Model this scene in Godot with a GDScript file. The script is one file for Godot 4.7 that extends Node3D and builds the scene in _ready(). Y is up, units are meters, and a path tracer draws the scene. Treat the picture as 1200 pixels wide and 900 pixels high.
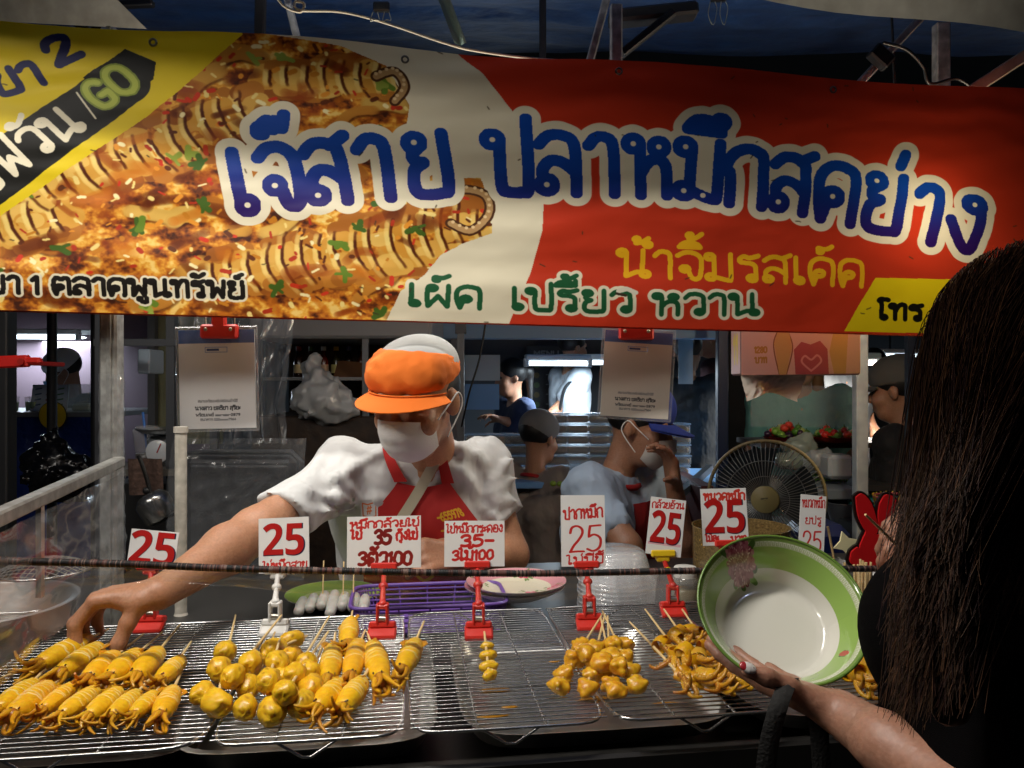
extends Node3D

const TURN := 0.1396  # the stall stands turned by eight degrees
var rng := RandomNumberGenerator.new()

func _ready() -> void:
	rng.seed = 7
	# camera, night sky, faint moon, exposure
	var cam := Camera3D.new()
	cam.name = "camera"
	cam.position = Vector3(0, 1.5, 0)
	cam.fov = 53.13
	cam.near = 0.05
	cam.far = 200.0
	add_child(cam)
	var we := WorldEnvironment.new()
	we.name = "world_environment"
	var e := Environment.new()
	e.background_mode = Environment.BG_SKY
	var sky := Sky.new()
	var sm := ProceduralSkyMaterial.new()
	sm.sky_top_color = Color("0a1020")
	sm.sky_horizon_color = Color("1b2030")
	sm.ground_bottom_color = Color("050505")
	sm.ground_horizon_color = Color("101218")
	sky.sky_material = sm
	e.sky = sky
	e.background_energy_multiplier = 0.5
	e.tonemap_mode = Environment.TONE_MAPPER_LINEAR
	e.tonemap_exposure = 1.1
	e.sdfgi_enabled = true
	e.ssao_enabled = true
	e.ssil_enabled = true
	we.environment = e
	add_child(we)
	var moon := DirectionalLight3D.new()
	moon.name = "moon"
	moon.light_energy = 0.01
	moon.light_angular_distance = 0.5
	moon.light_color = Color("c8d4ff")
	moon.shadow_enabled = true
	moon.rotation_degrees = Vector3(-60, 30, 0)
	add_child(moon)
	lamps()
	print("setting")
	setting()
	print("stall")
	stall()
	canopy_underside()
	banner()
	print("food")
	food()
	wares()
	price_signs()
	print("people")
	vendor()
	customer()
	helpers()
	print("behind")
	behind()
	print("done")

func tube_lamp(at: Vector3, length: float, turn: float, energy: float, col: Color, label: String, glow := 4.0, group := "", wide := 0.09, down := Vector3.DOWN, up_energy := 0.0) -> void:
	# a fluorescent batten: housing, glowing tube, and the light it gives off
	var t := thing("tube_lamp", label, "lamp", at, turn, group)
	part(t, "housing", Geo.new().box(Vector3(0, 0.03, 0), Vector3(length, 0.035, 0.05), Basis.IDENTITY, 0.006), mat("d8dcdc", 0.5))
	var m := mat("ffffff", 0.4)
	m.emission_enabled = true
	m.emission = col
	m.emission_energy_multiplier = glow
	part(t, "tube", Geo.new().tube([Vector3(-length * 0.48, -0.005, 0), Vector3(length * 0.48, -0.005, 0)], 0.014, 10), m)
	for s in [-1.0, 1.0]:
		part(t, "end_cap", Geo.new().box(Vector3(s * length * 0.485, 0.0, 0), Vector3(0.03, 0.05, 0.034), Basis.IDENTITY, 0.005), mat("c0c4c4", 0.5))
	if up_energy > 0.0:
		# the bare tube also shines up past its narrow housing
		var u := AreaLight3D.new()
		u.name = "tube_light_up"
		u.area_size = Vector2(length, wide)
		u.light_energy = up_energy
		u.light_color = col
		u.area_range = 30.0
		u.area_attenuation = 2.0
		u.shadow_enabled = true
		t.add_child(u)
		u.position = Vector3(0, 0.055, 0)
		u.basis = Basis(Vector3.RIGHT, Vector3.BACK, Vector3.DOWN)
	if energy > 0.0:
		var l := AreaLight3D.new()
		l.name = "tube_light"
		l.area_size = Vector2(length, wide)
		l.light_energy = energy
		l.light_color = col
		l.area_range = 30.0
		l.area_attenuation = 2.0
		l.shadow_enabled = true
		t.add_child(l)
		l.position = down * 0.03
		l.basis = Basis(Vector3.UP.cross(-down).normalized(), (-down).cross(Vector3.UP.cross(-down).normalized()), -down) if absf(down.y) < 0.99 else Basis(Vector3.RIGHT, Vector3.FORWARD, Vector3.UP)

# ---------------------------------------------------------------- geometry
class Geo:
	var v := PackedVector3Array()
	var c := PackedColorArray()
	var uv := PackedVector2Array()
	var ix := PackedInt32Array()
	var col := Color.WHITE
	func vert(p: Vector3, t := Vector2.ZERO) -> int:
		v.append(p)
		c.append(col)
		uv.append(t)
		return v.size() - 1
	func tri(a: int, b: int, d: int) -> void:
		ix.append(a)
		ix.append(d)
		ix.append(b)
	func quad(a: int, b: int, d: int, e: int) -> void:
		tri(a, b, d)
		tri(a, d, e)
	func face(pts: Array, inside: Vector3) -> Geo:
		var n: Vector3 = (pts[1] - pts[0]).cross(pts[2] - pts[0])
		if n.dot(pts[0] - inside) < 0.0:
			pts.reverse()
		var f := v.size()
		for p in pts:
			vert(p)
		for k in range(1, pts.size() - 1):
			tri(f, f + k, f + k + 1)
		return self
	func box(at: Vector3, size: Vector3, bas := Basis.IDENTITY, bev := 0.0) -> Geo:
		var h := size * 0.5
		var w := minf(bev, minf(h.x, minf(h.y, h.z)) * 0.9)
		if w <= 0.0:
			for ax in 3:
				for s in [-1.0, 1.0]:
					var pts := []
					for q in [[-1, -1], [1, -1], [1, 1], [-1, 1]]:
						var p := Vector3.ZERO
						p[ax] = s * h[ax]
						p[(ax + 1) % 3] = q[0] * h[(ax + 1) % 3]
						p[(ax + 2) % 3] = q[1] * h[(ax + 2) % 3]
						pts.append(at + bas * p)
					face(pts, at)
			return self
		var pt := func(sg: Array, ax: int) -> Vector3:
			var p := Vector3.ZERO
			for k in 3:
				p[k] = sg[k] * (h[k] if k == ax else h[k] - w)
			return at + bas * p
		for ax in 3:
			var b := (ax + 1) % 3
			var d := (ax + 2) % 3
			for s in [-1.0, 1.0]:
				var pts := []
				for q in [[-1, -1], [1, -1], [1, 1], [-1, 1]]:
					var sg := [0.0, 0.0, 0.0]
					sg[ax] = s
					sg[b] = q[0]
					sg[d] = q[1]
					pts.append(pt.call(sg, ax))
				face(pts, at)
				for s2 in [-1.0, 1.0]:
					var e1 := [0.0, 0.0, 0.0]
					e1[ax] = s
					e1[b] = s2
					e1[d] = -1.0
					var e2 := e1.duplicate()
					e2[d] = 1.0
					face([pt.call(e1, ax), pt.call(e2, ax), pt.call(e2, b), pt.call(e1, b)], at)
		for sx in [-1.0, 1.0]:
			for sy in [-1.0, 1.0]:
				for sz in [-1.0, 1.0]:
					var sg := [sx, sy, sz]
					face([pt.call(sg, 0), pt.call(sg, 1), pt.call(sg, 2)], at)
		return self
	func bar(a: Vector3, b: Vector3, w: float, h: float, bev := 0.0) -> Geo:
		var z := (b - a).normalized()
		var x := (Vector3.UP if absf(z.y) < 0.9 else Vector3.BACK).cross(z).normalized()
		return box((a + b) * 0.5, Vector3(w, h, a.distance_to(b)), Basis(x, z.cross(x), z), bev)
	func tube(pts: Array, rad, sides := 8, cap := true, flat := 1.0) -> Geo:
		var n := pts.size()
		var f := v.size()
		var x := Vector3.ZERO
		for k in n:
			var t: Vector3 = (pts[mini(k + 1, n - 1)] - pts[maxi(k - 1, 0)]).normalized()
			if k == 0:
				x = (Vector3.UP if absf(t.y) < 0.9 else Vector3.RIGHT).cross(t).normalized()
			else:
				x = (x - t * x.dot(t)).normalized()
			var y := t.cross(x)
			var r: float = rad[k] if rad is Array else rad
			for s in sides:
				var a := TAU * s / sides
				vert(pts[k] + (x * cos(a) + y * sin(a) * flat) * r, Vector2(float(s) / sides, float(k) / (n - 1)))
		for k in n - 1:
			for s in sides:
				var s2 := (s + 1) % sides
				quad(f + k * sides + s, f + k * sides + s2, f + (k + 1) * sides + s2, f + (k + 1) * sides + s)
		if cap:
			for e in 2:
				var o := v.size()
				var b := f + (n - 1) * sides * e
				var mid: Vector3 = pts[(n - 1) * e]
				vert(mid)
				for s in sides:
					vert(v[b + s])
				for s in sides:
					if e == 1:
						tri(o, o + 1 + s, o + 1 + (s + 1) % sides)
					else:
						tri(o, o + 1 + (s + 1) % sides, o + 1 + s)
		return self
	func ring(at: Vector3, nrm: Vector3, r: float, w: float, seg := 24, sides := 6) -> Geo:
		var x := (Vector3.UP if absf(nrm.y) < 0.9 else Vector3.RIGHT).cross(nrm).normalized()
		var y := nrm.normalized().cross(x)
		var pts := []
		for k in seg + 1:
			var a := TAU * k / seg
			pts.append(at + (x * cos(a) + y * sin(a)) * r)
		return tube(pts, w, sides, false)
	func lathe(prof: Array, seg := 24, xf := Transform3D.IDENTITY, flip := false, squash := 1.0) -> Geo:
		var f := v.size()
		var n := prof.size()
		for k in n:
			for s in seg + 1:
				var a := TAU * s / seg
				vert(xf * Vector3(prof[k].x * cos(a), prof[k].y, prof[k].x * sin(a) * squash), Vector2(float(s) / seg, float(k) / (n - 1)))
		var w := seg + 1
		for k in n - 1:
			for s in seg:
				var q := [f + k * w + s, f + (k + 1) * w + s, f + (k + 1) * w + s + 1, f + k * w + s + 1]
				if flip:
					q.reverse()
				quad(q[0], q[1], q[2], q[3])
		return self
	func grid(nu: int, nv: int, fn: Callable) -> Geo:
		var f := v.size()
		for j in nv + 1:
			for i in nu + 1:
				var s := float(i) / nu
				var t := float(j) / nv
				vert(fn.call(s, t), Vector2(s, 1.0 - t))
		for j in nv:
			for i in nu:
				var a := f + j * (nu + 1) + i
				quad(a, a + 1, a + nu + 2, a + nu + 1)
		return self
	func prism(poly: PackedVector2Array, depth: float, xf := Transform3D.IDENTITY) -> Geo:
		var t := Geometry2D.triangulate_polygon(poly)
		var n := poly.size()
		var area := 0.0
		var bb := Rect2(poly[0], Vector2.ZERO)
		for k in n:
			area += poly[k].cross(poly[(k + 1) % n])
			bb = bb.expand(poly[k])
		var ps := poly.duplicate()
		if area < 0:
			ps.reverse()
			t = Geometry2D.triangulate_polygon(ps)
		for s in 2:
			var f := v.size()
			for p in ps:
				vert(xf * Vector3(p.x, p.y, depth * 0.5 * (1 - 2 * s)), Vector2((p.x - bb.position.x) / bb.size.x, 1.0 - (p.y - bb.position.y) / bb.size.y))
			for k in range(0, t.size(), 3):
				var q: Vector2 = ps[t[k + 1]] - ps[t[k]]
				var ccw: bool = q.cross(ps[t[k + 2]] - ps[t[k]]) > 0
				if ccw == (s == 0):
					tri(f + t[k], f + t[k + 1], f + t[k + 2])
				else:
					tri(f + t[k], f + t[k + 2], f + t[k + 1])
		for k in n:
			var a := ps[k]
			var b := ps[(k + 1) % n]
			var f := v.size()
			for p in [Vector3(a.x, a.y, depth * 0.5), Vector3(a.x, a.y, -depth * 0.5), Vector3(b.x, b.y, -depth * 0.5), Vector3(b.x, b.y, depth * 0.5)]:
				vert(xf * p)
			quad(f, f + 1, f + 2, f + 3)
		return self
	func ball(at: Vector3, r: Vector3, bas := Basis.IDENTITY, seg := 12, rows := 8) -> Geo:
		var prof := []
		for k in rows + 1:
			var a := -PI / 2 + PI * k / rows
			prof.append(Vector2(maxf(cos(a), 0.0001), sin(a)))
		return lathe(prof, seg, Transform3D(bas * Basis.from_scale(r), at))
	func add(o: Geo, xf := Transform3D.IDENTITY) -> Geo:
		var f := v.size()
		for k in o.v.size():
			v.append(xf * o.v[k])
		c.append_array(o.c)
		uv.append_array(o.uv)
		for k in o.ix:
			ix.append(f + k)
		return self
	func mesh() -> ArrayMesh:
		var nn := PackedVector3Array()
		nn.resize(v.size())
		for k in range(0, ix.size(), 3):
			var a := ix[k]
			var b := ix[k + 1]
			var d := ix[k + 2]
			var n := (v[d] - v[a]).cross(v[b] - v[a])
			nn[a] += n
			nn[b] += n
			nn[d] += n
		for k in nn.size():
			nn[k] = nn[k].normalized() if nn[k].length_squared() > 1e-24 else Vector3.UP
		var ar := []
		ar.resize(Mesh.ARRAY_MAX)
		ar[Mesh.ARRAY_VERTEX] = v
		ar[Mesh.ARRAY_NORMAL] = nn
		ar[Mesh.ARRAY_COLOR] = c
		ar[Mesh.ARRAY_TEX_UV] = uv
		ar[Mesh.ARRAY_INDEX] = ix
		var m := ArrayMesh.new()
		m.add_surface_from_arrays(Mesh.PRIMITIVE_TRIANGLES, ar)
		return m

# ---------------------------------------------------------------- smooth bodies: tapered capsules and ellipsoids joined smoothly, meshed as surface nets
class Field:
	var kind := PackedInt32Array()
	var pa := PackedVector3Array()
	var ba := PackedVector3Array()
	var inv := PackedFloat32Array()
	var ra := PackedFloat32Array()
	var rb := PackedFloat32Array()
	var kk := PackedFloat32Array()
	var bs: Array[Basis] = []
	var er := PackedVector3Array()
	var cut_p := PackedVector3Array()
	var cut_n := PackedVector3Array()
	var car_c := PackedVector3Array()
	var car_r := PackedVector3Array()
	var car_b: Array[Basis] = []
	var lo := Vector3(1e9, 1e9, 1e9)
	var hi := -lo
	var amp := 0.0
	var noise: FastNoiseLite
	var stretch := Basis.IDENTITY
	func cap(a: Vector3, b: Vector3, r1: float, r2: float, k := 0.02) -> Field:
		kind.append(0)
		pa.append(a)
		ba.append(b - a)
		inv.append(1.0 / maxf((b - a).length_squared(), 1e-9))
		ra.append(r1)
		rb.append(r2)
		kk.append(k)
		bs.append(Basis.IDENTITY)
		er.append(Vector3.ONE)
		for p in [[a, r1], [b, r2]]:
			lo = lo.min(p[0] - Vector3.ONE * p[1])
			hi = hi.max(p[0] + Vector3.ONE * p[1])
		return self
	func chain(pts: Array, rad: Array, k := 0.01) -> Field:
		for i in pts.size() - 1:
			cap(pts[i], pts[i + 1], rad[i], rad[i + 1], k)
		return self
	func ell(at: Vector3, r: Vector3, b := Basis.IDENTITY, k := 0.02) -> Field:
		kind.append(1)
		pa.append(at)
		ba.append(Vector3.ZERO)
		inv.append(0.0)
		ra.append(0.0)
		rb.append(0.0)
		kk.append(k)
		bs.append(b.inverse())
		er.append(r)
		var m := maxf(r.x, maxf(r.y, r.z)) * Vector3.ONE
		lo = lo.min(at - m)
		hi = hi.max(at + m)
		return self
	func cut(p: Vector3, n: Vector3) -> Field:
		cut_p.append(p)
		cut_n.append(n.normalized())
		return self
	func carve(at: Vector3, r: Vector3, b := Basis.IDENTITY) -> Field:
		car_c.append(at)
		car_r.append(r)
		car_b.append(b.inverse())
		return self
	func one(i: int, p: Vector3) -> float:
		var q := p - pa[i]
		if kind[i] == 0:
			var h := clampf(q.dot(ba[i]) * inv[i], 0.0, 1.0)
			return (q - ba[i] * h).length() - ra[i] - (rb[i] - ra[i]) * h
		q = bs[i] * q
		var r := er[i]
		var k0 := (q / r).length()
		var k1 := (q / (r * r)).length()
		return k0 * (k0 - 1.0) / maxf(k1, 1e-6) if k1 > 1e-6 else -minf(r.x, minf(r.y, r.z))
	func at(p: Vector3, use: PackedInt32Array) -> float:
		var s := 1e9
		for i in use:
			var d := one(i, p)
			var k := kk[i]
			if s > 1e8:
				s = d
			else:
				var h := maxf(k - absf(s - d), 0.0) / k
				s = minf(s, d) - h * h * k * 0.25
		for i in car_c.size():
			var q := car_b[i] * (p - car_c[i])
			var r := car_r[i]
			var d := ((q / r).length() - 1.0) * minf(r.x, minf(r.y, r.z))
			var k := 0.008
			var h := maxf(k - absf(s + d), 0.0) / k
			s = maxf(s, -d) + h * h * k * 0.25
		for i in cut_p.size():
			s = maxf(s, (p - cut_p[i]).dot(cut_n[i]))
		if amp > 0.0:
			s += amp * noise.get_noise_3dv(stretch * p)
		return s
	func all() -> PackedInt32Array:
		return PackedInt32Array(range(pa.size()))
	func push(p: Vector3, dir: Vector3, off := 0.0, far := 0.6) -> Vector3:
		# walk from p along dir until the surface is off away
		var use := all()
		var t := 0.0
		for k in 60:
			var d := at(p + dir * t, use) - off
			if d < 0.0005 or t > far:
				break
			t += d * 0.8
		return p + dir * minf(t, far)
	func net(geo: Geo, cell: float) -> void:
		var l := lo - Vector3.ONE * cell * 3.0
		var size := (hi - lo) / cell + Vector3.ONE * 6.0
		var nb := Vector3i(ceili(size.x / 4.0), ceili(size.y / 4.0), ceili(size.z / 4.0))
		var n := nb * 4 + Vector3i.ONE
		var vals := PackedFloat32Array()
		vals.resize(n.x * n.y * n.z)
		vals.fill(1e9)
		var at_cell := {}
		var r := cell * 4.0 * 0.8661
		var kmax := 0.0
		for k in kk:
			kmax = maxf(kmax, k)
		var cells := PackedInt32Array()
		var dd := PackedFloat32Array()
		dd.resize(pa.size())
		for bz in nb.z:
			for by in nb.y:
				for bx in nb.x:
					var mid := l + (Vector3(bx, by, bz) * 4.0 + Vector3.ONE * 2.0) * cell
					var m := 1e9
					for i in pa.size():
						dd[i] = one(i, mid)
						m = minf(m, dd[i])
					if m > r + kmax + amp:
						continue
					var use := PackedInt32Array()
					for i in pa.size():
						if dd[i] < maxf(m, 0.0) + 2.0 * r + kk[i]:
							use.append(i)
					if absf(at(mid, use)) > r * 1.5 + amp * 2.0:
						continue
					for z in 5:
						for y in 5:
							for x in 5:
								var gx := bx * 4 + x
								var gy := by * 4 + y
								var gz := bz * 4 + z
								var id := (gz * n.y + gy) * n.x + gx
								if vals[id] > 1e8:
									vals[id] = at(l + Vector3(gx, gy, gz) * cell, use)
								if x < 4 and y < 4 and z < 4:
									cells.append(id)
		var sx := 1
		var sy := n.x
		var sz := n.x * n.y
		var corner := [0, sx, sy, sx + sy, sz, sx + sz, sy + sz, sx + sy + sz]
		var edges := [[0, 1], [2, 3], [4, 5], [6, 7], [0, 2], [1, 3], [4, 6], [5, 7], [0, 4], [1, 5], [2, 6], [3, 7]]
		var q := PackedFloat32Array()
		q.resize(8)
		for id in cells:
			var neg := 0
			for k in 8:
				q[k] = vals[id + corner[k]]
				if q[k] < 0.0:
					neg += 1
			if neg == 0 or neg == 8:
				continue
			var gz := id / sz
			var gy := (id % sz) / sy
			var gx := id % sy
			var sum := Vector3.ZERO
			var cnt := 0
			for e in edges:
				var a: int = e[0]
				var b: int = e[1]
				if (q[a] < 0.0) != (q[b] < 0.0):
					var t := q[a] / (q[a] - q[b])
					sum += Vector3(a & 1, (a >> 1) & 1, a >> 2).lerp(Vector3(b & 1, (b >> 1) & 1, b >> 2), t)
					cnt += 1
			at_cell[id] = geo.vert(l + (Vector3(gx, gy, gz) + sum / cnt) * cell)
		for id in at_cell:
			var s0: bool = vals[id] < 0.0
			for ax in 3:
				var e: int = [sx, sy, sz][ax]
				var s1: bool = vals[id + e] < 0.0
				if s0 == s1:
					continue
				var o1: int = [sy, sz, sx][ax]
				var o2: int = [sz, sx, sy][ax]
				if not (at_cell.has(id - o1) and at_cell.has(id - o2) and at_cell.has(id - o1 - o2)):
					continue
				if s0:
					geo.quad(at_cell[id - o1 - o2], at_cell[id - o2], at_cell[id], at_cell[id - o1])
				else:
					geo.quad(at_cell[id - o1 - o2], at_cell[id - o1], at_cell[id], at_cell[id - o2])

# ---------------------------------------------------------------- nodes
var taken := {}
func numbered(called: String) -> String:
	if not taken.has(called):
		taken[called] = 0
		return called
	taken[called] += 1
	return "%s_%03d" % [called, taken[called]]
func part(parent: Node3D, called: String, g, m: Material, world := false) -> MeshInstance3D:
	var o := MeshInstance3D.new()
	o.name = called
	o.mesh = g.mesh() if g is Geo else g
	o.material_override = m
	parent.add_child(o, true)
	if world:
		o.transform = under(parent)
	return o
func under(parent: Node3D) -> Transform3D:
	var t := Transform3D.IDENTITY
	var p: Node = parent
	while p != self and p is Node3D:
		t = p.transform * t
		p = p.get_parent()
	return t.affine_inverse()
func thing(called: String, label: String, category: String, at := Vector3.ZERO, turn := 0.0, group := "") -> Node3D:
	var o := Node3D.new()
	o.name = numbered(called)
	add_child(o)
	o.position = at
	o.rotation.y = turn
	o.set_meta("label", label)
	o.set_meta("category", category)
	if group:
		o.set_meta("group", group)
	return o
func solo(called: String, label: String, category: String, g, m: Material, at := Vector3.ZERO, turn := 0.0, group := "") -> MeshInstance3D:
	var o := MeshInstance3D.new()
	o.name = numbered(called)
	o.mesh = g.mesh() if g is Geo else g
	o.material_override = m
	add_child(o)
	o.position = at
	o.rotation.y = turn
	o.set_meta("label", label)
	o.set_meta("category", category)
	if group:
		o.set_meta("group", group)
	return o
func structure(called: String, g, m: Material) -> MeshInstance3D:
	var o := MeshInstance3D.new()
	o.name = called
	o.mesh = g.mesh() if g is Geo else g
	o.material_override = m
	add_child(o)
	o.set_meta("kind", "structure")
	return o

# ---------------------------------------------------------------- materials
func mat(hex: String, rough := 0.6, metal := 0.0) -> StandardMaterial3D:
	var m := StandardMaterial3D.new()
	m.albedo_color = Color(hex)
	m.roughness = rough
	m.metallic = metal
	return m
func vmat(rough := 0.6) -> StandardMaterial3D:
	var m := mat("ffffff", rough)
	m.vertex_color_use_as_albedo = true
	return m
var noise_cache := {}
func noise_tex(freq: float, size := 256, ramp = null, seed_ := 1, kind := FastNoiseLite.TYPE_SIMPLEX_SMOOTH) -> NoiseTexture2D:
	var key := "%s %s %s %s %s" % [freq, size, ramp, seed_, kind]
	if noise_cache.has(key):
		return noise_cache[key]
	var n := FastNoiseLite.new()
	n.noise_type = kind
	n.frequency = freq
	n.seed = seed_
	n.fractal_octaves = 4
	var t := NoiseTexture2D.new()
	t.width = size
	t.height = size
	t.seamless = true
	t.noise = n
	if ramp:
		var g := Gradient.new()
		g.set_color(0, ramp[0])
		g.set_color(1, ramp[1])
		for k in range(2, ramp.size()):
			g.add_point(float(k - 1) / (ramp.size() - 1), ramp[k])
		t.color_ramp = g
	noise_cache[key] = t
	return t
func rough_up(m: StandardMaterial3D, per_metre: float, height := 0.1, freq := 0.02) -> StandardMaterial3D:
	# fine relief of height centimetres on all sides
	m.uv1_triplanar = true
	m.uv1_scale = Vector3.ONE * per_metre
	m.heightmap_enabled = true
	m.heightmap_texture = noise_tex(freq)
	m.heightmap_scale = height
	return m
func speckle(m: StandardMaterial3D, per_metre: float, dark: Color, light: Color, freq := 0.02, seed_ := 1) -> StandardMaterial3D:
	# uneven tone: stains and wear on all sides
	m.uv1_triplanar = true
	m.uv1_scale = Vector3.ONE * per_metre
	m.albedo_texture = noise_tex(freq, 256, [dark, light], seed_)
	return m
func glass(alpha := 0.08, rough := 0.05, hex := "ffffff") -> StandardMaterial3D:
	var m := mat(hex, rough)
	m.transparency = BaseMaterial3D.TRANSPARENCY_ALPHA
	m.albedo_color.a = alpha
	return m

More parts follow.
